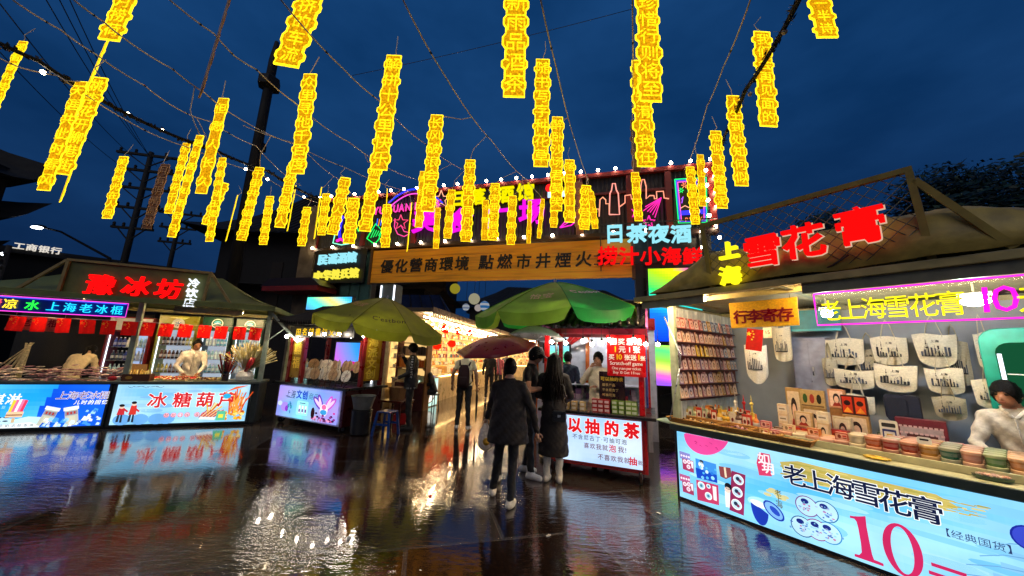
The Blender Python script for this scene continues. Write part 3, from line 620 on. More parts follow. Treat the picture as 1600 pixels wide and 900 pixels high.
def canopy(par, x0, x1, y0, y1, ze, zr, rx0, rx1, ry, col, rough_mat):
    """hip canopy of sagging fabric over a stall"""
    b = MB(); n = 8
    C4 = [Vector((x0, y0, ze)), Vector((x1, y0, ze)), Vector((x1, y1, ze)), Vector((x0, y1, ze))]; Ra, Rb = Vector((rx0, ry, zr)), Vector((rx1, ry, zr))
    for (a, c, d, e) in ((C4[0], C4[1], Rb, Ra), (C4[1], C4[2], Rb, Rb), (C4[2], C4[3], Ra, Rb), (C4[3], C4[0], Ra, Ra)):
        vs = []
        for j in range(n + 1):
            for i in range(n + 1):
                u, v = i / n, j / n; p = a.lerp(c, u).lerp(e.lerp(d, u), v)
                p = p - Vector((0, 0, 0.16 * math.sin(math.pi * v) * (0.5 + 0.5 * math.sin(math.pi * u)))) + Vector((0, 0, 0.012 * math.sin(9 * u + 5 * v))); vs.append(p)
        b.add(vs, [(j * (n + 1) + i, j * (n + 1) + i + 1, (j + 1) * (n + 1) + i + 1, (j + 1) * (n + 1) + i) for j in range(n) for i in range(n)], col, True)
    for a, c in zip(C4, C4[1:] + C4[:1]): b.add([a, c, c - Vector((0, 0, 0.10)), a - Vector((0, 0, 0.10))], [(0, 3, 2, 1)], col)
    o = b.build('canopy', rough_mat, par); so_ = o.modifiers.new('thickness', 'SOLIDIFY'); so_.thickness = 0.006; return o
CANVAS = pmat('wet_canvas', 'attr', 0.55, 0, 4, 0.3, 0.12)
# ------------------------------------------------------------------ popsicle stall (left)
LF = Fr((-5.47, 7.75), 21.4)
def lp(px, py, y=0.0): return LF.px(px, py, y)
st = thing('market_stall', 'green canopied popsicle stall with two blue lightbox counters at left', 'stall', LF.o, LF.rz)
b = MB(); b.box(-4.6, 0.03, 0.03, 0.07, 0.66, 0.83, '#2b312c'); b.box(-4.62, -0.04, 0.831, 0.09, 0.75, 0.872, '#5a6258'); b.box(-4.6, 0.045, 0.0, 0.07, 0.6, 0.029, '#0c0d0c'); b.build('counter', METAL, st, 0.006)
def art_pop():
    b = MB(); X0, X1, Z0, Z1, y = -4.42, -2.32, 0.07, 0.81, -0.004
    wash(b, X0, X1, Z0, Z1, y, lambda u, v: wat(u, v, '#1f9ff5', '#4fc2ff', 1.0) if u < 0.66 - 0.12 * (1 - v) else wat(u, v, '#0f50e6', '#1a6cf2', 2.0), (36, 10))
    b.text('冰淇淋', -4.05, 0.49, 0.19, y - .002, 0, '#f4fbff', 0.02, shear=0.12, gap=0.06)
    b.text('清凉夏日', -3.85, 0.40, 0.06, y - .002, 0, '#9fdcff', 0.0, gap=0.5)
    b.plate([(-4.42, 0.07), (-3.1, 0.07), (-3.08, 0.24), (-3.3, 0.26), (-3.45, 0.22), (-3.62, 0.25), (-3.8, 0.29), (-3.95, 0.24), (-4.2, 0.28), (-4.42, 0.25)], y - .001, y - .001, '#c9efff')
    b.plate([(-4.42, 0.07), (-3.05, 0.07), (-3.25, 0.16), (-3.7, 0.12), (-4.1, 0.17), (-4.42, 0.13)], y - .002, y - .002, '#f2fcff')
    b.text('纯正牛奶浓郁香滑', -3.78, 0.09, 0.055, y - .003, 0, '#16324a', 0.0, gap=0.35)
    for k in range(6): b.disc(-3.75 + 0.09 * (k % 3), 0.19 + 0.06 * (k // 3), 0.035, 0.012, y - .003, '#14394f')
    b.plate([(-3.5, 0.24), (-3.46, 0.24), (-3.46, 0.16), (-3.5, 0.16)], y - .003, y - .003, '#d9b98a')
    for i, c in enumerate(('#ffd23a', '#ff6a9a', '#fff0f4', '#ff7aa8', '#e03a5a')): b.plate([(-3.57 + i * 0.035, 0.34), (-3.53 + i * 0.035, 0.34), (-3.50 + i * 0.036, 0.56 - abs(i - 2) * 0.012), (-3.54 + i * 0.036, 0.55)], y - .003, y - .003, c)
    b.plate([(-3.59, 0.25), (-3.38, 0.25), (-3.37, 0.345), (-3.58, 0.345)], y - .004, y - .004, '#f6c9a0'); b.rect(-3.585, 0.28, -3.38, 0.30, y - .005, '#8a5a3a')
    b.text('上海老冰棍', -3.02, 0.56, 0.15, y - .002, 0, '#ffffff', 0.03, fit=0.72, shear=0.12); b.text('上海老冰棍', -3.02, 0.56, 0.15, y - .003, 0, '#6a2a6a', -0.005, fit=0.72, shear=0.12)
    b.text('儿时的回忆', -2.76, 0.46, 0.082, y - .002, 0, '#ffffff', 0.02, fit=0.46, shear=0.15)
    for x, r_ in ((-3.05, 14), (-2.74, -12)):
        M = Matrix.Translation((x, 0, 0.24)) @ Matrix.Rotation(R(r_), 4, 'Y')
        def pl(pts, yy, c): q = [M @ Vector((a, 0, d)) for a, d in pts]; b.plate([(v.x, v.z) for v in q], yy, yy, c)
        pl([(-0.09, -0.16), (0.09, -0.16), (0.085, 0.16), (-0.085, 0.16)], y - .003, '#c4c6b8'); pl([(-0.1, 0.12), (0.1, 0.12), (0.1, 0.18), (-0.1, 0.18)], y - .004, '#f6fbff')
        pl([(-0.08, 0.03), (0.08, 0.03), (0.08, 0.10), (-0.08, 0.10)], y - .004, '#8f8a9a'); pl([(-0.05, -0.14), (0.05, -0.14), (0.05, 0.01), (-0.05, 0.01)], y - .004, '#d6d2b8')
        for k in range(3): pl([(-0.06 + k * 0.045, 0.045), (-0.035 + k * 0.045, 0.045), (-0.035 + k * 0.045, 0.09), (-0.06 + k * 0.045, 0.09)], y - .005, '#b8382e')
    rd = random.Random(4)
    for k in range(46):
        x = rd.uniform(-3.1, -2.36); z = 0.09 + rd.random() ** 1.8 * (0.28 if x > -2.7 else 0.12); s_ = rd.uniform(0.015, 0.05)
        b.plate([(x - s_, z - s_ * .6), (x + s_ * .8, z - s_ * .8), (x + s_, z + s_ * .5), (x - s_ * .3, z + s_)], y - .0045, y - .0045, rd.choice(('#9fd8ff', '#d8f2ff', '#4aa0f0', '#1a5ad0', '#f4fcff')))
    return b
def art_tanghulu():
    b = MB(); X0, X1, Z0, Z1, y = -2.2, -0.075, 0.07, 0.81, -0.004; rd = random.Random(9)
    wash(b, X0, X1, Z0, Z1, y, lambda u, v: wat(u, v, '#7cc4f0', '#bfe8fb', 3.0, 4.0), (36, 10))
    for k in range(9):
        x = rd.uniform(X0 + .32, -0.9); z = rd.uniform(0.2, 0.75); b.disc(x, z, rd.uniform(.12, .3), rd.uniform(.015, .04), y - .001, mixc('#7cb8ea', '#a8d8f6', rd.random()), 14)
    for k in range(4): b.disc(-2.0 + k * 0.22 + rd.uniform(-.05, .05), 0.16, 0.13, 0.10, y - .0012, '#6aa8e4', 14)
    for k in range(7): b.line([(-2.05 + k * 0.07, 0.77), (-2.0 + k * 0.075, 0.75 + 0.015 * (k % 3)), (-1.96 + k * 0.075, 0.78 - 0.012 * (k % 2))], 0.006, y - .002, '#3a4a5a')
    for ch, x in zip('冰糖葫芦', (-1.72, -1.33, -0.96, -0.60)):
        b.text(ch, x, 0.40, 0.30, y - .003, 0, '#ffffff', 0.05); b.text(ch, x, 0.40, 0.30, y - .004, 0, '#d0242c', 0.025)
    for i, ch in enumerate('酸甜口味香甜可口'):
        x = -1.38 + i * 0.108 + (0.05 if i > 3 else 0); b.disc(x, 0.225, 0.045, 0.045, y - .003, '#e0506a', 16); b.disc(x, 0.225, 0.037, 0.037, y - .0035, '#f6d8e4', 16); b.text(ch, x, 0.198, 0.062, y - .004, 0, '#c0283c', 0.01, anchor='m')
    for x, h, c in ((-2.07, 0.25, '#e8e2e0'), (-1.9, 0.30, '#d83a30')):   # two little figures
        b.plate([(x - 0.05, 0.12), (x - 0.012, 0.12), (x - 0.01, 0.27), (x - 0.04, 0.27)], y - .003, y - .003, '#2a3040'); b.plate([(x + 0.005, 0.11), (x + 0.04, 0.11), (x + 0.03, 0.27), (x + 0.005, 0.27)], y - .003, y - .003, '#2a3040')
        b.plate([(x - 0.055, 0.25), (x + 0.055, 0.25), (x + 0.045, 0.12 + h), (x - 0.04, 0.12 + h)], y - .0035, y - .0035, '#d0323a' if c[1] == 'e' else c)
        b.line([(x + 0.03, 0.36), (x + 0.09, 0.31)], 0.03, y - .004, '#d0323a'); b.disc(x, 0.15 + h, 0.035, 0.04, y - .004, '#f2cdb4', 14); b.disc(x - 0.004, 0.172 + h, 0.04, 0.026, y - .0045, '#1c1a20', 14)
    for k in range(30):   # fan of candied sticks at the right
        a = rd.uniform(-0.5, 0.55); L_ = rd.uniform(0.28, 0.5); x = -0.27 + rd.uniform(-.1, .1); z = 0.22
        b.line([(x, z), (x + math.sin(a) * L_, z + math.cos(a) * L_)], 0.022, y - .003 - k * 1e-5, rd.choice(('#d8501e', '#f0a040', '#f6e0b0', '#a83a1a', '#e88a3a')))
    for k in range(26): b.disc(rd.uniform(-0.45, -0.12), rd.uniform(0.12, 0.27), 0.03, 0.026, y - .0036 - k * 1e-5, rd.choice(('#f6c030', '#e88a20', '#c05018', '#ffe08a')), 10)
    for k in range(14):
        a = rd.uniform(-0.2, 0.9); b.line([(-0.72, 0.2), (-0.72 + math.sin(a) * 0.28, 0.2 + math.cos(a) * 0.26)], 0.02, y - .0033 - k * 1e-5, rd.choice(('#f2c84a', '#e8e0a0', '#c84a30')))
    for k in range(9): b.line([(-0.86 + k * 0.03, 0.17), (-0.75 + k * 0.035, 0.30)], 0.018, y - .004 - k * 1e-5, ('#b8301e', '#f0b070')[k % 2])
    b.plate([(-0.86, 0.13), (-0.6, 0.11), (-0.58, 0.16), (-0.84, 0.18)], y - .0046, y - .0046, '#e8f0f6')
    b.plate([(-0.58, 0.1), (-0.42, 0.1), (-0.43, 0.28), (-0.57, 0.28)], y - .0046, y - .0046, '#5ac8a0'); b.rect(-0.54, 0.15, -0.46, 0.22, y - .005, '#f2e84a'); b.disc(-0.45, 0.58, 0.07, 0.05, y - .0046, '#2aa8d8')
    b.plate([(-0.5, 0.66), (-0.2, 0.76), (-0.1, 0.80), (-0.32, 0.77)], y - .0047, y - .0047, '#e8642a'); b.disc(-0.17, 0.70, 0.06, 0.055, y - .0048, '#bfe0f4')
    return b
lightbox(st, -4.42, -2.32, 0.07, 0.81, 0.0, art_pop()); lightbox(st, -2.2, -0.075, 0.07, 0.81, 0.0, art_tanghulu())
for x, y in ((0.045, 0.0), (-2.19, 0.0), (-4.55, 0.0), (0.045, 2.45), (-4.55, 2.45)):
    MB().box(x - 0.045, y + 0.1, 0.0 if y > 1 else 0.873, x + 0.045, y + 0.17, 2.42, POSTC).build('post', METAL, st, 0.006)
b = MB(); b.box(-4.7, -0.16, 2.4, 0.16, -0.09, 2.48, '#7c7442'); b.box(-4.7, 2.45, 2.4, 0.16, 2.52, 2.48, '#7c7442'); b.box(0.09, -0.089, 2.4, 0.16, 2.449, 2.48, '#7c7442'); b.box(-4.7, -0.089, 2.4, -4.63, 2.449, 2.48, '#7c7442')
b.build('eave_beam', METAL, st, 0.005)
canopy(st, -4.72, 0.18, -0.18, 2.55, 2.5, 3.12, -3.25, -1.1, 0.55, CANV, CANVAS)
b = MB(); zt = 3.13
b.bar((-3.3, -0.12, zt), (-1.08, -0.12, zt), 0.045, None, TAN)
for a, c in (((-3.28, zt - .03), (-3.3, 2.48)), ((-1.1, zt - .03), (-1.13, 2.48)), ((-3.3, zt - .01), (-3.86, 2.48)), ((-1.08, zt - .01), (-0.64, 2.48))): b.bar((a[0], -0.12, a[1]), (c[0], -0.12, c[1]), 0.045, None, TAN)
b.build('gable_frame', METAL, st)
MB().plate([(-3.3, 2.481), (-1.1, 2.481), (-1.1, 3.1), (-3.27, 3.1)], -0.09, -0.085, '#626a36').build('backing_cloth', CANVAS, st)
REDL = emat('red_lit_letters', '#ff0a0c', 1.5)
RIM = emat('white_lit_letters', '#eef6ff', 1.4)
for ch, px, py, s_ in (('豫', 128, 458, 0.42), ('冰', 186, 460, 0.42), ('坊', 238, 464, 0.42)):
    x, z = lp(px, py, -0.16); b = MB(); b.text(ch, x, z + 0.03, s_, -0.13, 0.06, '#ffffff', 0.018, shear=0.1); b.build('red_letter', REDL, st)
x, z = lp(292, 447, -0.16); b = MB(); b.text('冷饮店', x, z, 0.2, -0.13, 0.05, '#ffffff', 0.01, vertical=True, gap=0.02); b.build('white_lettering', RIM, st)
# strut and bulbs at the right end of the stall
b = MB(); q0 = (0.1, 0.0, 2.36); q1 = (0.72, -0.05, 1.72); b.bar(q0, q1, 0.07, 0.05, '#9aa69a'); b.bar((0.4, 0.0, 2.05), (0.08, 0.05, 1.75), 0.02, None, '#9aa69a'); b.build('side_strut', METAL, st, 0.004)
for x, z in ((0.47, 1.86), (0.68, 1.8)):
    p = thing('bulb_lamp', 'bare lit bulb hung on the slanted strut at the popsicle stall\'s right end' if x < 0.5 else 'bare lit bulb at the lower tip of the slanted strut beside the culture cart', 'light bulb', LF.w(x, -0.1, z))
    MB().tube([(0, 0, 0.03), (0, 0, 0.09)], 0.02, '#222222', 8).build('socket', METAL, p); MB().ball((0, 0, 0), 0.035, '#ffffff', 10, 8).build('bulb', emat('bare_bulb_glow', '#fff0d8', 130), p)
# lamps under the canopy
def tube_lamp(label, fr, x, y, z, L_, mat, rz=0.0, name='tube_lamp'):
    t = thing(name, label, 'lamp', fr.w(x, y, z), fr.rz + rz)
    hb = MB(); hb.box(-L_ / 2, -0.06, 0.03, L_ / 2, 0.05, 0.06, '#d8d8d4'); hb.box(-L_ / 2, -0.075, -0.055, L_ / 2, -0.061, 0.06, '#8a8468'); hb.build('housing', METAL, t); MB().tube([(-L_ / 2 + 0.02, 0, 0), (L_ / 2 - 0.02, 0, 0)], 0.018, '#ffffff', 8).build('tube', mat, t); return t  # front flange shaped to keep the tube out of view
WARMT = emat('warm_tube_glow', '#ffd89c', 260.0); COOLT = emat('cool_tube_glow', '#eaf3ff', 120.0)
tube_lamp('warm tube lamp under the canopy above the candied fruit trays', LF, -1.1, 0.25, 2.34, 1.2, WARMT)
tube_lamp('warm tube lamp under the canopy above the popsicle heap', LF, -3.35, 0.2, 2.34, 0.5, WARMT)
# neon acrylic sign
x0, z1 = lp(-70, 456, -0.02); x1, z0 = lp(197, 497, -0.02)
t = thing('neon_sign', 'neon acrylic sign 上海老冰棍 with pink border hung under the popsicle canopy', 'neon sign', LF.w((x0 + x1) / 2, -0.03, 0), LF.rz); hw = (x1 - x0) / 2; z0, z1 = 2.10, 2.37
MB().box(-hw, 0.0, z0, hw, 0.012, z1, '#1a3fae').build('backing_plate', pmat('blue_acrylic', 'attr', 0.15, 0, 8, 0.15), t)
b = MB(); b.tube([(-hw, -0.02, z1), (hw, -0.02, z1), (hw, -0.02, z0), (-hw, -0.02, z0), (-hw, -0.02, z1)], 0.008, '#ff4ae6', 6); b.tube([(-hw, -0.02, z1 - .02), (hw - .03, -0.02, z1 - .02)], 0.007, '#4a6aff', 6); b.build('border_tube', NEON, t)
b = MB(); cx = (x0 + x1) / 2; a_, _ = lp(74, 480, -0.02); c_, _ = lp(193, 490, -0.02); b.text('上海老冰棍', a_ - cx, z0 + 0.06, 0.185, -0.015, 0.012, '#22d8ff', 0.0, fit=c_ - a_, slope=0)
a_, _ = lp(40, 480, -0.02); b.text('水', a_ - cx, z0 + 0.06, 0.19, -0.015, 0.012, '#2aff4a', 0.01); a_, _ = lp(5, 480, -0.02); b.text('凉', a_ - cx, z0 + 0.06, 0.19, -0.015, 0.012, '#ffe23a', 0.01); b.text('清', a_ - cx - 0.2, z0 + 0.06, 0.19, -0.015, 0.012, '#ff5a6a', 0.01)
b.build('lettering', NEON, t)
b = MB(); b.tube([(hw - 0.1, 0.006, z1), (hw - 0.1, 0.006, 2.41)], 0.004, '#333333', 4); b.tube([(-hw + 0.1, 0.006, z1), (-hw + 0.1, 0.006, 2.41)], 0.004, '#333333', 4); b.build('hanger', METAL, t)
# cardboard sign
t = thing('hanging_board', 'tan cardboard notice tilted under the neon sign behind red flags', 'sign board', LF.w(lp(60, 500, 0.08)[0], 0.08, 0), LF.rz)
b = MB(); b.plate([(-0.4, 1.78), (0.38, 1.76), (0.42, 2.02), (-0.33, 2.04)], -0.006, 0.006, '#a87a58'); b.build('board', CLOTH, t); b = MB(); b.text('老冰棍', -0.22, 1.86, 0.15, -0.008, 0, '#5a1a14', 0.03, gap=0.2); b.build('lettering', CLOTH, t)
b = MB(); b.tube([(-0.3, 0, 2.03), (-0.3, -0.02, 2.40)], 0.003, '#999999', 4); b.tube([(0.35, 0, 2.02), (0.35, -0.02, 2.40)], 0.003, '#999999', 4); b.build('string', METAL, t)
# flag bunting
def flag_mesh(w, h):
    b = MB(); n = 6; vs = []
    for j in range(2):
        for i in range(n + 1): vs.append((-w / 2 + w * i / n, 0.012 * math.sin(i * 1.3), -h * j))
    b.add(vs, [(i, n + 1 + i, n + 2 + i, i + 1) for i in range(n)], '#e0160f', True)
    def st5(cx, cz, r_, y):
        b.plate([(cx + (r_ if i % 2 == 0 else r_ * .4) * math.sin(math.pi * i / 5), cz + (r_ if i % 2 == 0 else r_ * .4) * math.cos(math.pi * i / 5)) for i in range(10)], y, y, '#ffd83a')
    st5(-w * 0.32, -h * 0.25, h * 0.13, -0.016)
    for a, c in ((-0.1, 0.12), (-0.02, 0.24), (-0.02, 0.38), (-0.1, 0.5)): st5(w * a, -h * c, h * 0.055, -0.016)
    return b
FLAGM = pmat('thin_flag_cloth', 'attr', 0.7, 0, 20, 0.12)
def translucent(m, k):
    t_ = m.node_tree; tr = nn(t_, 'ShaderNodeBsdfTranslucent'); mx_ = nn(t_, 'ShaderNodeMixShader'); mx_.inputs[0].default_value = k; b_ = t_.nodes['Principled BSDF']
    t_.links.new(b_.inputs['Base Color'].links[0].from_socket, tr.inputs[0]); t_.links.new(b_.outputs[0], mx_.inputs[1]); t_.links.new(tr.outputs[0], mx_.inputs[2]); t_.links.new(mx_.outputs[0], t_.nodes['Material Output'].inputs[0])
translucent(FLAGM, .5)
t = thing('flag_bunting', 'string of small red five-star flags across the popsicle stall', 'bunting', LF.w(0, -0.06, 0), LF.rz)
pts = sag((-4.6, 0, 2.06), (-2.2, 0, 2.04), 0.03) + sag((-2.2, 0, 2.04), (0.02, 0, 2.06), 0.04)[1:]
b = MB(); b.tube(pts, 0.004, '#d8d8d0', 4); b.build('cord', METAL, t)
fl = None
for px in (26, 60, 98, 136, 170, 204, 233, 262, 292, 322, 348, 377, 402):
    x, _ = lp(px, 505, -0.06); z = 2.04 - 0.02
    o = flag_mesh(0.215, 0.27).build('flag', FLAGM, t) if fl is None else fl.copy()
    if fl: COL.objects.link(o)
    fl = fl or o; o.location = (x, 0, z); o.rotation_euler = (R(random.uniform(-4, 6)), R(random.uniform(-5, 5)), R(random.uniform(-12, 12)))
# drink coolers
BOT = {}
def bottle(fr_pos, col, h=0.2, r_=0.031, label=None, group=None, cap='#e8e8e8', rz=0.0):
    k = (col, h)
    if k not in BOT:
        b = MB(); b.lathe([(r_ * .85, 0), (r_, 0.01), (r_, h * .62), (r_ * .5, h * .82), (r_ * .4, h * .93)], (0, 0, 0), 8, col); b.lathe([(r_ * .46, h * .93), (r_ * .46, h)], (0, 0, 0), 8, cap); b.lathe([(r_ * 1.02, h * .2), (r_ * 1.02, h * .48)], (0, 0, 0), 8, mixc(col, '#ffffff', .45))
        o = b.build('drink_bottle', GLOSS); tag(o, label, 'bottle', group); BOT[k] = o; o.location = fr_pos
    else:
        o = BOT[k].copy(); COL.objects.link(o); o.location = fr_pos; o['label'] = label
        if group: o['group'] = group
    return o
def cooler(label, fr, xa, xb, y, zt, col, head, cols, shelves, emblem, who, d=0.5, lightm=None, z0=0.12):
    w = xb - xa; t = thing('drinks_cooler', label, 'fridge', fr.w((xa + xb) / 2, y, 0), fr.rz); h = w / 2; zh = zt - 0.34
    b = MB(); b.box(-h, 0, z0, -h + .05, d, zt, col); b.box(h - .05, 0, z0, h, d, zt, col); b.box(-h + .0501, d - .04, z0, h - .0501, d, zt, col); b.box(-h + .0501, 0, zh, h - .0501, d - .041, zt, col); b.box(-h + .0501, 0, z0, h - .0501, d - .041, z0 + .14, col); b.box(-h + .04, .02, 0, h - .04, d, z0 - .001, '#111111'); b.build('cabinet', METAL, t, 0.008)
    MB().box(-h + .055, d - .055, z0 + .15, h - .055, d - .042, zh - .005, '#ffffff').build('glow_panel', lightm or emat('cooler_light', '#dcebff', 0.55), t)
    b = MB()
    for x in (-h + .062, h - .062): b.tube([(x, .035, z0 + .18), (x, .035, zh - .03)], .011, '#ffffff', 6)
    b.build('edge_light', emat('cooler_edge_light', '#eaf4ff', 2.2), t)
    b = MB(); 
    for x in (-h + .02, h - .05): b.box(x, -.03, z0 + .12, x + .03, -.002, zh + .02, col)
    b.box(-h + .05, -.03, zh - .01, h - .05, -.002, zh + .02, col); b.build('door_frame', METAL, t, 0.004)
    MB().bar((h - .07, -.05, 1.0), (h - .07, -.05, 1.5), .02, None, '#c8ccd0').build('handle', STEEL, t)
    b = MB(); b.box(-h + .03, -.025, zh + .03, h - .03, -.002, zt - .03, head)
    if emblem == 'ring': b.disc(0, zh + .17, .12, .12, -.027, '#e8f6f6', 20); b.disc(0, zh + .17, .1, .1, -.029, '#0e7a5a', 20); b.disc(0, zh + .19, .075, .05, -.031, '#5ac8f0', 16); b.line([(-.08, zh + .14), (0, zh + .18), (.08, zh + .15)], .02, -.033, '#ffffff')
    if emblem == 'disc': b.disc(0, zh + .15, .12, .12, -.027, '#f2f6ee', 20); b.text('水', 0, zh + .09, .13, -.029, 0, '#3a7ac8', .02, anchor='m'); b.plate([(-.2, zh + .28), (.1, zh + .24), (.2, zh + .3)], -.027, -.027, '#e8f08a')
    b.build('header_panel', pmat('header_film', 'attr', 0.3, 0, 5, .1), t)
    zs = [z0 + .15 + (zh - z0 - .2) * i / shelves for i in range(shelves)]
    for z in zs[1:]: MB().box(-h + .06, .03, z - .014, h - .06, d - .06, z, '#d8dee2').build('shelf', STEEL, t)
    n = int((w - .16) / .075)
    for si, z in enumerate(zs):
        if z < 0.8: continue
        for k in range(n):
            c = cols[(si + (k // 3)) % len(cols)]; x = (xa + xb) / 2 - (n - 1) * .0375 + k * .075
            bottle(fr.w(x, y + .12, z + .002), c, .22, .031, f'small drinks bottle on a lit shelf of {who}', f'bottles in {who}')
def lx(px, py, y): return lp(px, py, y)[0]
yc = 1.75
cooler('dark red drinks cooler with white glow, leftmost in the popsicle stall', LF, lx(166, 520, yc), lx(238, 520, yc), yc, 2.2, '#7a1418', '#c8c8d0', ['#3a4aa8', '#e0e4ea', '#a8d0d8', '#20304a'], 5, None, 'the dark red cooler', lightm=emat('cooler_light_blue', '#bcd4ff', 0.8))
cooler('olive yellow drinks cooler with a white round emblem behind the vendor', LF, lx(244, 520, yc), lx(308, 520, yc), yc, 2.3, '#8a8a1c', '#9a9428', ['#3a2416', '#1f1612', '#a09a30', '#6a3a1a'], 5, 'disc', 'the olive yellow cooler')
cooler('dark green drinks cooler with round emblem directly right of the vendor\'s head', LF, lx(313, 520, yc), lx(362, 520, yc), yc, 2.32, '#0d3a2c', '#0f4a38', ['#9ad0e0', '#cfe8f0', '#5aa8c8'], 5, 'ring', 'the dark green cooler beside the vendor')
cooler('dark green drinks cooler with round emblem at the stall\'s right post', LF, lx(366, 520, yc), lx(412, 520, yc), yc, 2.32, '#0d3a2c', '#0f4a38', ['#bfe0ea', '#7ab8d0', '#e8f4f8'], 5, 'ring', 'the rightmost dark green cooler')
# back cloth behind the first vendor
t = thing('back_screen', 'dark grey tarpaulin screen behind the bending vendor at left', 'screen', LF.w(-3.9, 2.2, 0), LF.rz)
b = MB(); n = 20; b.add([(-1.3 + 2.3 * i / n, .04 * math.sin(i * 1.1), z) for z in (0.0, 2.3) for i in range(n + 1)], [(i, i + 1, n + 2 + i, n + 1 + i) for i in range(n)], '#16171a', True); o = b.build('tarpaulin', CLOTH, t); o.modifiers.new('thickness', 'SOLIDIFY').thickness = 0.01
# heap of wrapped popsicles
def packet(col, stripe):
    b = MB(); L_, w, h = .17, .06, .026
    pr = [(-.5, .0), (-.46, .02), (-.4, .75), (0, 1), (.4, .75), (.46, .02), (.5, 0)]; vs = []
    for u, k in pr:
        for a in range(8):
            an = 2 * math.pi * a / 8; vs.append((u * L_, math.cos(an) * w / 2 * (0.9 + .1 * k), math.sin(an) * h / 2 * k + h / 2))
    for i in range(6): b.add(vs[i * 8:i * 8 + 16], [(k, (k + 1) % 8, 8 + (k + 1) % 8, 8 + k) for k in range(8)], stripe if i in (2, 3) and stripe else col, True)
    return b.build('popsicle_packet', pmat('crinkled_wrapper', 'attr', 0.25, 0, 30, 0.25, 0.4))
PK = 'wrapped popsicles heaped on the counter'
protos = [packet('#b88486', '#e0c4bc'), packet('#9a6470', '#c89a9c'), packet('#cdb8a4', '#e8dcc8'), packet('#7e4a54', '#a87880')]
PL = ['dusty pink wrapped popsicle in the heap on the popsicle counter', 'mauve wrapped popsicle in the heap on the popsicle counter', 'pale cream wrapped popsicle in the heap on the popsicle counter', 'dark plum wrapped popsicle in the heap on the popsicle counter']
rd = random.Random(12); used = set()
for k in range(230):
    x = rd.uniform(-4.45, -2.42); y = rd.uniform(.06, .62); lay = int(5.2 * (y / .62) * rd.random() + (1.6 if y > .25 else 0)); i = (2 if x < -3.5 and rd.random() < .6 else rd.choice((0, 1, 1, 3, 0)))
    o = protos[i] if i not in used else protos[i].copy()
    if i in used: COL.objects.link(o)
    used.add(i); o.location = LF.w(x, y, .873 + lay * .042); o.rotation_euler = (R(rd.uniform(-12, 12)), R(rd.uniform(-10, 10)), LF.rz + R(rd.choice((rd.uniform(-25, 25), 90 + rd.uniform(-20, 20))))); tag(o, PL[i], 'popsicle', PK)
# bamboo strips bundle
x, z = lp(28, 545, .5); t = thing('bamboo_strips', 'fan of pale bamboo strips standing behind the popsicle heap', 'bamboo strips', LF.w(x, .66, .873), LF.rz)
b = MB(); rd = random.Random(2)
for k in range(12): a = rd.uniform(-.36, .06); b.bar((a * 1.1 - .05, rd.uniform(-.04, .04), 0), (.05 + rd.uniform(-.05, .05), rd.uniform(-.03, .03), .62 + rd.uniform(-.03, .06)), .03, .008, '#cfc49a')
b.build('strips', WOOD, t)
# counter goods on the right half
def cpos(px, py, y): x, z = lp(px, py, y); return LF.w(x, y, .873)
t = thing('wooden_crate', 'brown wooden crate with pale sticks on the counter by the middle post', 'crate', cpos(216, 590, .14), LF.rz)
b = MB(); b.box(-.21, -.09, 0, .21, -.075, .13, '#5a2c10'); b.box(-.21, .075, 0, .21, .09, .13, '#5a2c10'); b.box(-.21, -.0749, 0, -.195, .0749, .13, '#5a2c10'); b.box(.195, -.0749, 0, .21, .0749, .13, '#5a2c10'); b.box(-.194, -.0749, 0, .194, .0749, .012, '#4a240e'); b.build('box', WOOD, t, .003)
b = MB(); b.disc(-.1, .065, .055, .03, -.093, '#b8862a', 16); b.build('emblem', GOODS, t)
rd = random.Random(3); b = MB()
for k in range(26): b.tube([(-.18 + .36 * k / 25, rd.uniform(-.05, .05), .015), (-.18 + .36 * k / 25 + rd.uniform(-.02, .02), rd.uniform(-.04, .06), .2 + rd.uniform(-.02, .02))], .007, rd.choice(('#e8c860', '#d8a840', '#f0dc90')), 5)
b.build('sticks', WOOD, t)
t = thing('note_card', 'plain tan note card standing behind the wooden crate', 'card', cpos(217, 575, .5), LF.rz); b = MB(); b.plate([(-.13, 0), (.13, 0), (.125, .3), (-.11, .31)], -.004, .004, '#c89858'); b.build('card', CLOTH, t); b = MB(); b.bar((0, .005, .15), (0, .11, 0), .02, .006, '#a87a40'); b.build('stand', CLOTH, t)
def tray(label, px, py, y, w, col, seed):
    rd = random.Random(seed); t = thing('sweet_tray', label, 'tray', cpos(px, py, y), LF.rz, 'candied fruit trays')
    b = MB(); h = w / 2; M = Matrix.Rotation(R(14), 4, 'X')
    for q in ((-h, -.1, 0, h, .1, .012), (-h, -.1, .0121, h, -.092, .05), (-h, .092, .0121, h, .1, .05), (-h, -.0919, .0121, -h + .008, .0919, .05), (h - .008, -.0919, .0121, h, .0919, .05)): b.box(*q, '#e8d08a', M=M)
    b.build('box', GOODS, t, .002)
    b = MB(); nx = int(w / .045)
    for i in range(nx):
        for j in range(4): b.ball(M @ Vector((-h + .03 + (w - .06) * i / max(1, nx - 1), -.07 + .047 * j, .035)), .021, rd.choice(col), 7, 5)
    b.build('sweets', pmat('sugar_glaze', 'attr', .15, 0, 20, .2), t)
tray('cream tray of red candied fruit behind the wooden crate', 252, 572, .46, .36, ('#b82018', '#d83a22', '#e8c890'), 1)
tray('cream tray heaped with bright red sweets before the vendor', 293, 575, .44, .42, ('#c81a1a', '#d8301e', '#a81414'), 2)
tray('cream tray of dark red and cream sweets at the counter front', 276, 592, .16, .36, ('#8a2a1a', '#f0e0a8', '#c84a2a'), 3)
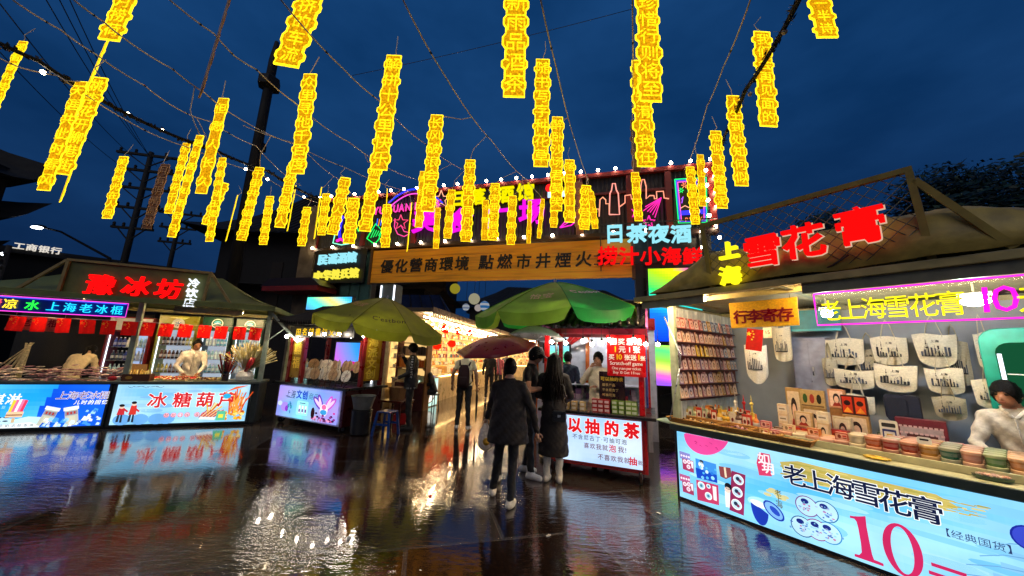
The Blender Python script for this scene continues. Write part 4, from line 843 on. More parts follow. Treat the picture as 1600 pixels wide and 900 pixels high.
tray('cream tray of brown date sweets at the counter front', 325, 592, .16, .4, ('#5a3418', '#e8d490', '#7a4a22', '#f2e6b8'), 4)
def jar_sticks(label, px, y):
    t = thing('stick_jar', label, 'jar', cpos(px, 595, y), LF.rz); b = MB(); b.lathe([(.055, 0), (.06, .01), (.06, .2), (.054, .2), (.054, .02)], (0, 0, 0), 14, '#2a1a18'); b.build('jar', GLOSS, t)
    b = MB(); rd = random.Random(5)
    for k in range(30):
        a = rd.uniform(0, 6.28); q = rd.random(); L_ = rd.uniform(.32, .62); tip = Vector((math.cos(a) * .2 * q - .03, math.sin(a) * .2 * q, L_)); base = Vector((math.cos(a) * .03, math.sin(a) * .03, .03)); d = tip - base
        b.tube([base, base + d * .4, base + d * .42, tip], [.006, .006, .016, .014], rd.choice(('#5a1414', '#7a1c18', '#9a3a2a', '#c87a5a', '#6a1a1c')), 6)
    b.build('candied_sticks', pmat('sugar_glaze', 'attr', .15, 0, 20, .2), t)
jar_sticks('dark jar of red-brown candied sticks on the popsicle counter', 351, .2)
t = thing('straw_vase', 'white bag vase with a fan of pale straw at the counter\'s right end', 'vase', cpos(381, 597, .24), LF.rz)
b = MB(); b.lathe([(.05, 0), (.15, .02), (.17, .1), (.12, .19), (.06, .23), (.075, .27)], (0, 0, 0), 16, '#e8e4d8'); b.build('vase', CLOTH, t)
b = MB(); rd = random.Random(6)
for k in range(190):
    a = rd.gauss(.25, .42); y = rd.uniform(-.12, .12); L_ = rd.uniform(.42, .72); tip = Vector((math.sin(a) * L_, y, .22 + math.cos(a) * L_ * .85)); b.tube([(rd.uniform(-.03, .03), y * .2, .2), tip * .55 + Vector((0, 0, .1)), tip], [.004, .005, .010], rd.choice(('#e0cf8a', '#f0e4b0', '#cdb86a')), 4)
b.build('straw', CLOTH, t)
b = MB(); b.tube([(.02, -.1, .2), (.1, -.12, .42), (.13, -.12, .5)], [.03, .06, .045], '#c01818', 8); b.build('red_ribbon', GLOSS, t)
t = thing('red_pouch', 'small red and white pouch at the right end of the popsicle heap', 'pouch', cpos(176, 590, .1), LF.rz); b = MB(); b.ball((0, 0, .045), .07, '#c8202a', 10, 7, sc=(1, .6, .65)); b.ball((.06, .03, .05), .045, '#e8d8d8', 8, 6, sc=(1, .6, .9)); b.build('pouch', GOODS, t)
# ------------------------------------------------------------------ cosmetics stall (right)
FF = Fr((2.12, 4.58), -55)
def fp(px, py, y=0.0): return FF.px(px, py, y)
fs = thing('market_stall', 'olive canopied stall selling face cream, big pale blue lightbox counter at right', 'stall', FF.o, FF.rz)
LEN = 2.95
b = MB(); b.box(-0.02, 0.03, 0.03, LEN, 0.9, 0.80, '#252b29'); b.box(-0.05, -0.045, 0.801, LEN + 0.02, 0.95, 0.868, '#b8b78f'); b.box(-0.05, -0.06, 0.79, LEN + 0.02, -0.046, 0.862, '#2c3a3a'); b.box(-0.02, 0.05, 0, LEN, 0.85, 0.029, '#0c0d0c')
b.box(1.05, 0.13, 0.8681, LEN, 0.15, 0.93, '#c2bf95'); b.plate([(-0.30, 0.855), (-0.051, 0.84), (-0.051, 0.867), (-0.30, 0.868)], 0.0, 0.3, '#b9c9a4'); b.build('counter', METAL, fs, 0.005)
def P1(X, Y): return fp(1050 + X / 5.696, 660 + Y / 5.696, -0.005)
def P2(X, Y): return fp(1320 + X / 5.696, 740 + Y / 5.696, -0.005)
def art_cream():
    b = MB(); X0, X1, Z0, Z1, y = 0.01, 2.9, 0.03, 0.775, -0.005; rd = random.Random(21)
    wash(b, X0, X1, Z0, Z1, y, lambda u, v: wat(u, v, '#5cbdf2', '#a6e2fb', 1.0, 4.0), (60, 14))
    for k in range(26): b.disc(rd.uniform(.35, 2.55), rd.uniform(.1, .7), rd.uniform(.1, .3), rd.uniform(.02, .05), y - .0006, mixc('#68bdf0', '#b8ebff', rd.random()), 16)
    n = 22; arc = [P1(125 + 0, 75)] + [P1(300 + 205 * math.cos(R(a)) + 12, 95 + 195 * math.sin(R(a))) for a in range(178, -8, -8)] ; arc = [p for p in arc if p[1] < 0.772]
    b.plate(arc + [P1(498, 150), (P1(480, 140)[0], 0.773), (P1(125, 75)[0], 0.773)], y - .001, y - .001, '#ea4a98')
    for k in range(16):
        x, z = P1(rd.uniform(200, 460), rd.uniform(110, 240)); b.line([(x, z), (x + rd.uniform(.0, .02), z + rd.uniform(-.006, .006)), (x + .025, z - .008)], .004, y - .002, '#a81a5a')
    def card(pts, col, k=0): b.plate([P1(*p) for p in pts], y - .001 - k * .0006, y - .001 - k * .0006, col)
    def dot(X, Y, r_, col, k=2): x, z = P1(X, Y); b.disc(x, z, r_, r_, y - .001 - k * .0006, col, 18)
    for dy in (0, 200):
        card([(65, 252 + dy), (160, 282 + dy), (163, 335 + dy), (72, 318 + dy)], '#b85a8a' if dy else '#8a86c8', 0)
        for k in range(4): dot(85 + k * 22, 292 + dy + k * 6, .012, '#f4e6f2', 1)
        card([(90, 318 + dy), (190, 345 + dy), (197, 443 + dy + 8), (98, 415 + dy)], '#a83a62', 1)
        for q in ((115, 348), (150, 352), (148, 395)): dot(q[0], q[1] + dy, .024, '#f2e6ee', 2); dot(q[0], q[1] + dy, .014, '#d8a8c0', 3)
        card([(168, 345 + dy), (187, 350 + dy), (190, 412 + dy), (176, 405 + dy)], '#f6eef2', 2)
    card([(208, 318), (392, 372), (405, 540), (222, 492)], '#3f8fe0', 0); card([(210, 400), (400, 470), (405, 540), (222, 492)], '#1648c0', 1); dot(262, 352, .022, '#20243a', 2); dot(258, 375, .03, '#dff0fb', 2)
    for k in range(14): dot(rd.uniform(240, 390), rd.uniform(380, 500), rd.uniform(.008, .02), rd.choice(('#9fe0fb', '#e8f8ff', '#2a78d8', '#58b8e8')), 3)
    card([(215, 508), (412, 560), (420, 738), (228, 690)], '#c23a64', 0)
    for X, Y, r_ in ((262, 562, .042), (325, 568, .024), (325, 655, .04)): dot(X, Y, r_, '#eef4f6', 1); dot(X, Y, r_ * .7, '#a8d4e4', 2); dot(X, Y, r_ * .35, '#3a7a9a', 3)
    card([(360, 565), (395, 575), (400, 700), (372, 690)], '#f4e8ec', 1)
    card([(415, 388), (520, 405), (535, 480), (480, 505), (430, 480)], '#8a4448', 0); card([(460, 398), (478, 400), (490, 490), (472, 490)], '#f0d8b8', 1)
    dot(500, 570, .036, '#1a1a22', 2); dot(495, 600, .03, '#f4d8c8', 2); card([(470, 610), (515, 620), (520, 760), (480, 750)], '#f4f0ee', 1)
    card([(530, 428), (655, 468), (640, 830), (512, 780)], '#8e2a56', 1)
    for X, Y in ((592, 510), (582, 620), (575, 730)): dot(X, Y, .052, '#f4f2f6', 2); dot(X, Y, .044, '#bcd8ea', 3); dot(X - 6, Y - 8, .02, '#22304a', 4); dot(X + 14, Y + 12, .016, '#8a3a5a', 4)
    # seal, brush band, big lettering
    card([(775, 265), (870, 285), (880, 340), (875, 420), (890, 480), (775, 470), (768, 430), (752, 360), (765, 300)], '#d64068', 0)
    x, z = P1(763, 350); b.text('如', x, z, .115, y - .002, 0, '#fdeef2', .02); x, z = P1(800, 432); b.text('玥', x, z, .115, y - .002, 0, '#fdeef2', .02)
    b.plate([P1(960, 350), P1(1120, 345), P1(1500, 440), P1(2000, 560), P1(2350, 640), P1(2560, 760), P1(2420, 770), P1(2200, 740), P1(1700, 650), P1(1250, 540), P1(1010, 480)], y - .0011, y - .0011, '#c2b060')
    for k in range(130):
        u = rd.random(); X = 945 + u * 1780; Y = 345 + u * 395 + rd.uniform(-20, 130) * (1 - .2 * u); w = rd.uniform(60, 190); h = rd.uniform(4, 13)
        if X + w > 2620: w *= .6
        q = [P1(X, Y), P1(X + w, Y + w * .235), P1(X + w * 1.15, Y + w * .25 + h), P1(X - 6, Y + h)]; b.plate(q, y - .0012 - k * 1e-5, y - .0012 - k * 1e-5, rd.choice(('#c8b45a', '#b8a448', '#d8c878', '#a8a050')))
        xs = [fp(px, py, -.005)[0] for px, py in ((1222, 735), (1254, 743), (1289, 750), (1328, 762), (1369, 774), (1416, 786))]
    for i, ch in enumerate('老上海雪花膏'):
        s_ = .195; b.text(ch, xs[i], .515 - .012 * (i > 3), s_, y - .003, 0, '#f6fbff', .04); b.text(ch, xs[i], .515 - .012 * (i > 3), s_, y - .004, 0, '#141c3c', .014)
    for k in range(8):
        x, z = P1(850 + k * 22, 640 - 40 * math.sin(k * .8)); b.disc(x, z, .035, .016, y - .0015, '#cfc890', 12)
    x, z = P1(915, 640); b.text('老上海', x, z, .06, y - .002, 0, '#5a5420', .01, vertical=True, gap=-.1)
    q = [P1(700 + 160 * (1 - math.cos(R(a))) / 2, 690 + 150 * math.sin(R(a)) + 130 * (1 - math.cos(R(a))) / 2) for a in range(0, 181, 12)]; b.plate(q, y - .0015, y - .0015, '#1c38a8')
    x, z = P1(770, 725); b.disc(x, z, .075, .03, y - .002, '#e8f6fc', 20, rot=-8)
    x, z = P1(905, 785); b.disc(x, z, .10, .062, y - .0022, '#1c3ca8', 22, rot=-40); b.disc(x, z, .085, .05, y - .0026, '#7ab0e8', 22, rot=-40); b.disc(x + .01, z, .05, .026, y - .003, '#284ab8', 18, rot=-40)
    for X, Y, c in ((1370, 795, '#2a6a9a'), (1200, 745, '#7a4a8a'), (1160, 925, '#2a5a8a'), (1400, 985, '#3a8ac0'), (1290, 955, '#8a3a7a')):
        x, z = P1(X, Y); b.disc(x, z, .088, .088, y - .003, c, 24); b.disc(x, z, .080, .080, y - .0034, '#b4def4', 24)
        b.disc(x - .012, z + .04, .030, .022, y - .0038, '#1c2a7a', 12)
        for k in range(16): b.disc(x + rd.gauss(0, .03), z - .01 + rd.gauss(0, .026), rd.uniform(.005, .014), rd.uniform(.004, .01), y - .0038, rd.choice(('#6a9ad0', '#8ac8e0', '#b87aa0', '#4a6ab0', '#a8b8d8')), 8)
        y -= .0001
    one = [(45, 372), (80, 378), (130, 380), (185, 378), (195, 470), (220, 600), (245, 720), (262, 765), (300, 780), (345, 800), (348, 825), (90, 735), (88, 712), (130, 722), (152, 700), (145, 620), (120, 480), (105, 425), (85, 400), (48, 392)]
    def out(pts, g): cx = sum(p[0] for p in pts) / len(pts); cz = sum(p[1] for p in pts) / len(pts); return pts
    b.plate([P2(*p) for p in one], y - .0045, y - .0045, '#c8285e')
    def ovl(X, Y, ax, ay, sh, n=28): return [P2(X + ax * math.cos(2 * math.pi * i / n) + sh * math.sin(2 * math.pi * i / n), Y + ay * math.sin(2 * math.pi * i / n) + .38 * ax * math.cos(2 * math.pi * i / n)) for i in range(n)]
    x0_, z0_ = P2(508, 675)
    def ring(rx, rz, rx2, rz2, col, yy):
        n = 32
        for i in range(n):
            a, c = 2 * math.pi * i / n, 2 * math.pi * (i + 1) / n
            b.plate([(x0_ + rx * math.cos(a), z0_ + rz * math.sin(a)), (x0_ + rx * math.cos(c), z0_ + rz * math.sin(c)), (x0_ + rx2 * math.cos(c), z0_ + rz2 * math.sin(c)), (x0_ + rx2 * math.cos(a), z0_ + rz2 * math.sin(a))], yy, yy, col)
    zt_, zb_ = .41, .055; x0_ = (P2(330, 560)[0] + P2(690, 700)[0]) / 2; z0_ = (zt_ + zb_) / 2 - .005; rw = (P2(690, 700)[0] - P2(330, 560)[0]) / 2; ring(rw, .19, rw * .56, .168, '#c8285e', y - .0045)
    x, z = P2(735, 880); b.text('元', x, .035, .22, y - .0045, 0, '#c8285e', .02); b.text('/盒', x + .24, .04, .17, y - .0045, 0, '#c8285e', .02)
    x, _ = P2(905, 520); b.text('【经典国货】', x - .04, .43, .060, y - .004, 0, '#2a3a66', .0, gap=.0)
    for k in range(5): # pale pavilion in the wash
        w = .42 - k * .07; z = .10 + k * .085; xm = 2.44; b.line([(xm - w, z), (xm - w * .5, z + .05), (xm, z + .07), (xm + w * .5, z + .05), (xm + w, z)], .006, y - .002, '#6aa4d4'); b.rect(xm - w * .6, z - .04, xm + w * .6, z, y - .0015, '#86c4ec')
    x, z = fp(1610, 842, -.005); b.disc(x, z, .08, .08, y - .003, '#1c2a9a', 20); b.disc(x, z, .07, .07, y - .0034, '#3a4ac8', 20)
    return b
lightbox(fs, 0.01, 2.9, 0.03, 0.775, 0.0, art_cream(), '#1f2628')
for x, y, z0 in ((-0.03, 0.0, 0.869), (LEN - .02, 0.0, 0.869), (-0.03, 1.9, 0), (LEN - .02, 1.9, 0)): MB().box(x - .04, y + .06, z0, x + .04, y + .13, 2.40, '#a3ae92').build('post', METAL, fs, .006)
b = MB(); b.box(-.3, -.36, 2.39, LEN + .25, -.30, 2.45, '#b8a468'); b.box(-.08, -.02, 2.37, LEN + .03, .04, 2.43, '#a89a64'); b.box(-.3, 2.0, 2.39, LEN + .25, 2.06, 2.45, '#8f8a62')
for x in (-.3, 1.3, LEN + .19): b.box(x, -.299, 2.39, x + .06, 1.999, 2.45, '#8f8a62')
b.build('eave_beam', METAL, fs, .004)
CREAM = pmat('cream_awning_cloth', 'attr', 0.7, 0, 5, .2, .1)
b = MB(); n = 24
def under(u, v): return (-.3 + (LEN + .5) * u, -.36 + 2.4 * v, 2.455 + .03 * math.sin(9 * u + 2 * v) * math.sin(math.pi * v) + .02 * v)
b.add([under(i / n, j / 8) for j in range(9) for i in range(n + 1)], [(j * (n + 1) + i, j * (n + 1) + i + 1, (j + 1) * (n + 1) + i + 1, (j + 1) * (n + 1) + i) for j in range(8) for i in range(n)], '#bfb184', True); o = b.build('lining', CREAM, fs); o.modifiers.new('thickness', 'SOLIDIFY').thickness = .006
# crumpled tarpaulin over the top
b = MB(); nu, nv = 44, 22; rd = random.Random(31)
def tarp(u, v):
    x = -.06 + (LEN + .26) * u; y = -.36 + 2.45 * v
    hx = max(0.0, min(1, (u - .0) / .22)) ** .7 * max(0.0, min(1, (1.0 - u) / .24)) ** .6; hv = math.sin(math.pi * min(1, .97 * v ** .5)) ** .7
    z = 2.48 + .50 * hx * hv
    z += (.013 * math.sin(31 * u + 9 * v) + .014 * math.sin(17 * u - 21 * v + 1) + .012 * math.sin(53 * u + 40 * v)) * (.3 + hv)
    y += .03 * math.sin(23 * u + 11 * v); return (x, y, z)
b.add([tarp(i / nu, j / nv) for j in range(nv + 1) for i in range(nu + 1)], [(j * (nu + 1) + i, j * (nu + 1) + i + 1, (j + 1) * (nu + 1) + i + 1, (j + 1) * (nu + 1) + i) for j in range(nv) for i in range(nu)], '#b49a4a', True)
o = b.build('tarpaulin', pmat('crumpled_tarp', 'attr', 0.45, 0, 7, .35, .5), fs); o.modifiers.new('thickness', 'SOLIDIFY').thickness = .008
b = MB(); pts = [(.62, 3.22), (2.27, 3.21)]
for a, c in (((.62, 3.22), (2.29, 3.22)), ((.64, 3.2), (.70, 2.46)), ((2.27, 3.2), (2.30, 2.46)), ((2.29, 3.12), (2.66, 2.47))): b.bar((a[0], -.31, a[1]), (c[0], -.31, c[1]), .045, None, '#9a8436')
b.build('gable_frame', METAL, fs)
b = MB()
for k in range(-6, 26):
    for sgn in (1, -1):
        x0_ = .64 + k * .105; p = []; 
        for t_ in (0, .74):
            xx = x0_ + sgn * t_ * 1.0 + (.0 if sgn > 0 else .3); p.append((xx, 2.47 + t_))
        (xa, za), (xc, zc) = p; lo, hi = .66, 2.26
        tt = [q for q in ((lo - xa) / (xc - xa), (hi - xa) / (xc - xa)) ]; t0, t1 = max(0, min(tt)), min(1, max(tt))
        if t1 - t0 > .02: b.tube([(xa + (xc - xa) * t0, -.315 - .003 * sgn, za + (zc - za) * t0), (xa + (xc - xa) * t1, -.315 - .003 * sgn, za + (zc - za) * t1)], .0035, '#6a6a5a', 4)
b.build('wire_mesh', METAL, fs)
REDB = emat('red_lit_block_letters', '#ff0c0c', 1.05); YELB = emat('yellow_lit_letters', '#fff21a', 1.35); EDG = emat('pale_letter_edge', '#ffd0b0', .75)
for ch, px, py, w in (('雪', 1165, 425, 62), ('花', 1225, 413, 72), ('膏', 1308, 393, 88)):
    xa, z = fp(px, py, -.36); xb, _ = fp(px + w, py, -.36); s_ = (xb - xa) * 1.02
    b = MB(); b.text(ch, xa, z + .06, s_, -.36, .06, '#ffffff', .010); b.text(ch, xa, z + .06, s_, -.345, .004, '#ffffff', .032, mi=1); b.build('red_letter', [REDB, EDG], fs)
for ch, px, py, w in (('上', 1127, 408, 31), ('海', 1128, 447, 33)):
    xa, z = fp(px, py, -.36); xb, _ = fp(px + w, py, -.36); b = MB(); b.text(ch, xa, z + .02, (xb - xa), -.36, .06, '#ffffff', .045); b.build('yellow_letter', YELB, fs)
b = MB(); pts = [fp(*q, -.34) for q in ((1212, 425), (1240, 432), (1272, 428), (1300, 415), (1326, 398))]; b.tube([(x, -.34, z) for x, z in pts], .008, '#17120c', 6); b.build('sign_cable', METAL, fs)
# walls inside
b = MB(); b.box(-.075, .15, 0.0, -.05, 1.9, 2.36, '#c9cdc8'); n = 30
for k in range(14): b.box(-.0499, .15 + k * .125, 0.9, -.043, .15 + k * .125 + .06, 2.36, '#bfc4c2')
b.build('side_wall', METAL, fs)
b = MB(); b.box(-.05, 1.9, 0, LEN, 1.93, 2.38, '#8894a4'); b.build('back_wall', pmat('grey_panel', 'attr', .6, 0, 3, .15), fs)
# hung signs
x0, z1 = fp(1275, 462, -.06); x1, z0 = fp(1282, 511, -.06); x2 = fp(1640, 498, -.06)[0]; z0, z1 = 2.02, 2.32; x0 = 1.52
t = thing('neon_sign', 'yellow neon sign 老上海雪花膏10元 with a magenta border under the cosmetics canopy', 'neon sign', FF.w((x0 + x2) / 2, -.06, 0), FF.rz); hw = (x2 - x0) / 2; cx = (x0 + x2) / 2
MB().box(-hw, 0, z0, hw, .006, z1, '#5a6668').build('backing_plate', pmat('clear_acrylic', 'attr', .1, 0, 8, .1, alpha=.07), t)
b = MB(); b.tube([(-hw, -.014, z1), (hw, -.014, z1), (hw, -.014, z0), (-hw, -.014, z0), (-hw, -.014, z1)], .008, '#ff2ad8', 6); b.build('border_tube', NEON, t)
b = MB(); a_, _ = fp(1283, 500, -.06); c_, _ = fp(1516, 490, -.06); b.text('老上海雪花膏', a_ - cx, z0 + .055, .205, -.01, .012, '#fff01a', .0, fit=c_ - a_, sx=.78); d_, _ = fp(1572, 495, -.06); b.text('元', d_ - cx + .05, z0 + .055, .2, -.01, .012, '#fff01a', .0); b.build('yellow_lettering', NEON, t)
b = MB(); e_, _ = fp(1519, 490, -.06); b.text('10', e_ - cx, z0 + .05, .27, -.01, .012, '#ff1ad0', .0, gap=-.06, shear=.06); b.build('magenta_digits', NEON, t)
b = MB()
for x in (-hw + .1, hw - .3): b.tube([(x, .003, z1), (x, .003, 2.37)], .003, '#333333', 4)
b.build('hanger', METAL, t)
xc, _ = fp(1195, 490, -.08); t = thing('hanging_board', 'yellow board with red characters 行李寄存 hung at the cosmetics stall', 'sign board', FF.w(xc, -.09, 0), FF.rz)
b = MB(); q = [fp(*p_, -.09) for p_ in ((1143, 513), (1249, 508), (1245, 464), (1139, 474))]; b.plate([(x - xc, z) for x, z in q], -.006, .006, '#d8a40e'); b.build('board', CLOTH, t)
b = MB(); s_ = .15; b.text('行李寄存', q[0][0] - xc + .03, q[0][1] + .065, s_, -.008, .002, '#78080a', .03, fit=q[1][0] - q[0][0] - .06); b.build('lettering', GLOSS, t)
b = MB(); 
for x in (q[3][0] - xc + .06, q[2][0] - xc - .06): b.tube([(x, 0, q[3][1] - .01), (x, .03, 2.37)], .003, '#333333', 4)
b.build('string', METAL, t)
x, z = fp(1180, 518, .5); t = thing('small_flag', 'single tilted five-star flag under the yellow board', 'flag', FF.w(x, .5, z + .03), FF.rz); o = flag_mesh(.17, .26).build('flag', FLAGM, t); o.rotation_euler = (0, R(9), 0)
# lamps
def led_lamp(label, x, y, z, w):
    t = thing('led_lamp', label, 'lamp', FF.w(x, y, z), FF.rz); b = MB(); b.box(-w / 2 - .01, -.02, .042, w / 2 + .01, .02, .07, '#d0d4d6'); b.bar((0, 0, .07), (0, 0, 2.36 - z), .015, None, '#888888'); b.build('housing', METAL, t, .004); MB().ball((0, 0, 0), .042, '#ffffff', 14, 10, sc=(w / .084, 1, 1)).build('lens', emat('led_lens_glow', '#e6f0ff', 230.0), t)
led_lamp('small glaring LED lamp at the left end of the neon price sign', *[fp(1292, 490, .5)[0], .5, fp(1292, 490, .5)[1]], .1)
led_lamp('larger glaring LED lamp behind the magenta digits of the price sign', *[fp(1524, 470, .35)[0], .35, fp(1524, 470, .35)[1]], .16)
tube_lamp('added warm tube lamp under the canopy by the postcard rack', FF, .2, -.25, 2.35, .8, WARMT)  # unseen eave lamp added to light the board and goods from the front
tube_lamp('added warm tube lamp under the canopy above the rows of tins', FF, 2.1, -.25, 2.35, 1.2, WARMT, name='tube_lamp')  # second added eave lamp, brightens the fronts of the tins
# postcard rack on the side wall
rk = thing('card_rack', 'dark red rack with six narrow shelves on the stall\'s left wall', 'rack', FF.w(-.04, .1, 0), FF.rz)
b = MB(); b.box(0, .0, 1.12, .012, 1.75, 2.2, '#5a1c1c'); b.build('back_board', METAL, rk)
for k in range(6): MB().box(.0121, .0, 1.15 + k * .185 - .012, .05, 1.75, 1.15 + k * .185, '#4a1618').build('shelf', METAL, rk)
rd = random.Random(77); CG = 'packets of cards on the rack'; cardp = {}
PALC = [('#e8b08a', 'peach'), ('#c88a8a', 'dusty rose'), ('#f0c8a0', 'cream'), ('#9a7a9a', 'mauve'), ('#f2c81a', 'bright yellow'), ('#d8a03a', 'amber'), ('#7a8aa8', 'grey blue'), ('#d86a5a', 'red')]
for r_ in range(6):
    y = .12; row = ('bottom', 'second lowest', 'third', 'fourth', 'fifth', 'top')[r_]
    while y < 1.75:
        i = rd.choice((0, 1, 2, 0, 1, 3) if r_ < 5 else (1, 3, 6, 7)); i = 4 if (r_ == 3 and .6 < y < .85) else i; i = 5 if rd.random() < .06 else i
        if y > 1.2 and rd.random() < .6: i = rd.choice((3, 1, 6))
        if i not in cardp:
            b = MB(); b.box(0, -.048, 0, .012, .048, .155, PALC[i][0])
            M = Matrix.Rotation(R(90), 4, 'Z')
            def pl2(pts, col, k): b.add([(.0125 + k * .0005, p, q) for p, q in pts], [tuple(range(len(pts)))], col)
            pl2(rr(-.04, .012, .04, .125, .012), mixc(PALC[i][0], '#fff4e4', .5), 1); pl2([(.024 * math.cos(R(a)), .065 + .035 * math.sin(R(a))) for a in range(0, 360, 30)], mixc(PALC[i][0], '#3a1a14', .6), 2); pl2([(.014 * math.cos(R(a)), .06 + .022 * math.sin(R(a))) for a in range(0, 360, 40)], '#f0c0a0', 3)
            pl2([(-.03, .133), (.03, .133), (.03, .146), (-.03, .146)], mixc(PALC[i][0], '#2a1010', .7), 1)
            o = cardp[i] = b.build('card_packet', GOODS)
        else: o = cardp[i].copy(); COL.objects.link(o)
        o.location = FF.w(.0 - .02, y + .1, 1.152 + r_ * .185); o.rotation_euler = (R(rd.uniform(-4, 4)), R(-8), FF.rz + R(rd.uniform(-10, 10)))
        tag(o, f'{PALC[i][1]} packet of cards in the {row} row of the rack', 'card packet', CG); y += rd.uniform(.105, .13)
# woven trays with trinkets
WICK = pmat('woven_bamboo', 'attr', .6, 0, 45, .4, .5, stretch=(1, 1, 3))
def basket(label, xa, xb, trink, seed):
    rd = random.Random(seed); t = thing('woven_tray', label, 'tray', FF.w((xa + xb) / 2, .17, .87), FF.rz, 'woven trays on the cosmetics counter'); h = (xb - xa) / 2 - .006; d = .15
    b = MB()
    for z in range(5):
        o_ = .006 * z; col = ('#8a5a24', '#a8742e')[z % 2]
        for q in ((-h - o_, -d - o_, h + o_, -d + .014 - o_), (-h - o_, d - .014 + o_, h + o_, d + o_), (-h - o_, -d + .014 - o_, -h + .014 - o_, d - .014 + o_), (h - .014 + o_, -d + .014 - o_, h + o_, d - .014 + o_)): b.box(q[0], q[1], z * .011, q[2], q[3], z * .011 + .0105, col)
    b.box(-h + .012, -d + .012, .001, h - .012, d - .012, .008, '#6a4018'); b.tube([(-h - .026, -d - .026, .057), (h + .026, -d - .026, .057), (h + .026, d + .026, .057), (-h - .026, d + .026, .057), (-h - .026, -d - .026, .057)], .008, '#b8863a', 6); b.build('tray', WICK, t)
    b = MB()
    for k in range(int(60 * h / .2)):
        x, y = rd.uniform(-h + .03, h - .03), rd.uniform(-d + .03, d - .03); c = rd.choice(trink)
        if rd.random() < .5: b.ball((x, y, .02 + rd.random() * .02), .014, c, 7, 5)
        else: b.tube([(x + .028 * math.cos(a * 1.05), y + .028 * math.sin(a * 1.05), .018 + .008 * math.sin(a + k)) for a in range(7)], .006, c, 5)
    b.build('trinkets', GLOSS, t)
basket('long woven tray of brown bead trinkets at the counter\'s left end', -.1, .46, ('#6a3a1a', '#c8a060', '#3a2014', '#e0c890'), 1)
basket('woven tray of purple and pink bead bracelets', .47, .80, ('#5a2a4a', '#c87a8a', '#8a4a6a', '#e8c8c0'), 2)
basket('woven tray of cream coloured shell trinkets', .81, 1.07, ('#d8c8a8', '#f0e4c8', '#a88a5a', '#c8a878'), 3)
basket('woven tray of small green and amber trinkets, nearest the tins', 1.08, 1.33, ('#8a8a3a', '#d8b060', '#b89a58', '#5a5a2a'), 4)
# tower souvenirs and small souvenirs
def tower(label, px, py, col):
    x, _ = fp(px, py, .62); t = thing('tower_souvenir', label, 'souvenir', FF.w(x, .62, .869), FF.rz, 'tower souvenirs')
    b = MB(); b.lathe([(.05, 0), (.05, .02), (.012, .03), (.012, .12)], (0, 0, 0), 10, col)
    for a in range(3): b.tube([(.045 * math.cos(a * 2.1), .045 * math.sin(a * 2.1), .02), (.012 * math.cos(a * 2.1), .012 * math.sin(a * 2.1), .16)], .006, col, 5)
    b.ball((0, 0, .15), .032, col, 10, 7); b.tube([(0, 0, .17), (0, 0, .27)], .011, col, 8); b.ball((0, 0, .28), .022, col, 10, 7); b.tube([(0, 0, .3), (0, 0, .38)], [.007, .002], col, 6); b.ball((0, 0, .325), .01, col, 8, 5); b.build('tower', GLOSS, t)
tower('white tower souvenir with two balls, left of the red one', 1150, 640, '#f0e8d8'); tower('red tower souvenir between the white and yellow ones', 1163, 640, '#c01c1c'); tower('yellow tower souvenir with two balls, right of the red one', 1175, 640, '#e8d060')
rd = random.Random(41); SG2 = 'small souvenirs in front of the card rack'; sv = {}
SC_ = [('#d8402a', 'red'), ('#e8b83a', 'yellow'), ('#f0e4d0', 'white'), ('#e08030', 'orange'), ('#5a3a2a', 'brown'), ('#b8c8a0', 'pale green')]
for row, y in enumerate((.38, .45, .53, .72, .8)):
    for k in range(15 - row):
        x = -.06 + k * .058 + rd.uniform(-.012, .012); i = rd.randrange(6); kind = rd.randrange(3)
        if x > .8: continue
        if (i, kind) not in sv:
            b = MB(); c = SC_[i][0]
            if kind == 0: b.lathe([(.022, 0), (.026, .02), (.024, .09), (.010, .11), (.009, .14), (.012, .145)], (0, 0, 0), 10, c); b.lathe([(.0265, .03), (.0265, .075)], (0, 0, 0), 10, '#f6eede')
            elif kind == 1: b.box(-.024, -.012, 0, .024, .012, .13, c); b.rect(-.018, .02, .018, .11, -.0125, '#f4e8d4'); b.disc(0, .07, .012, .018, -.013, '#7a2a1a', 10)
            else: b.ball((0, 0, .028), .028, c, 9, 6); b.ball((0, 0, .07), .022, c, 9, 6); b.tube([(0, 0, .09), (.005, 0, .13)], .004, '#c8a03a', 5)
            o = sv[(i, kind)] = b.build('souvenir', GLOSS)
        else: o = sv[(i, kind)].copy(); COL.objects.link(o)
        kn = ('bottle', 'box', 'figurine')[kind]; o.location = FF.w(x, y, .869); o.scale = (1.2, 1.2, 1.35); o.rotation_euler = (0, 0, FF.rz + R(rd.uniform(-15, 15))); tag(o, f'{SC_[i][1]} small souvenir {kn} in front of the card rack', 'souvenir', SG2)
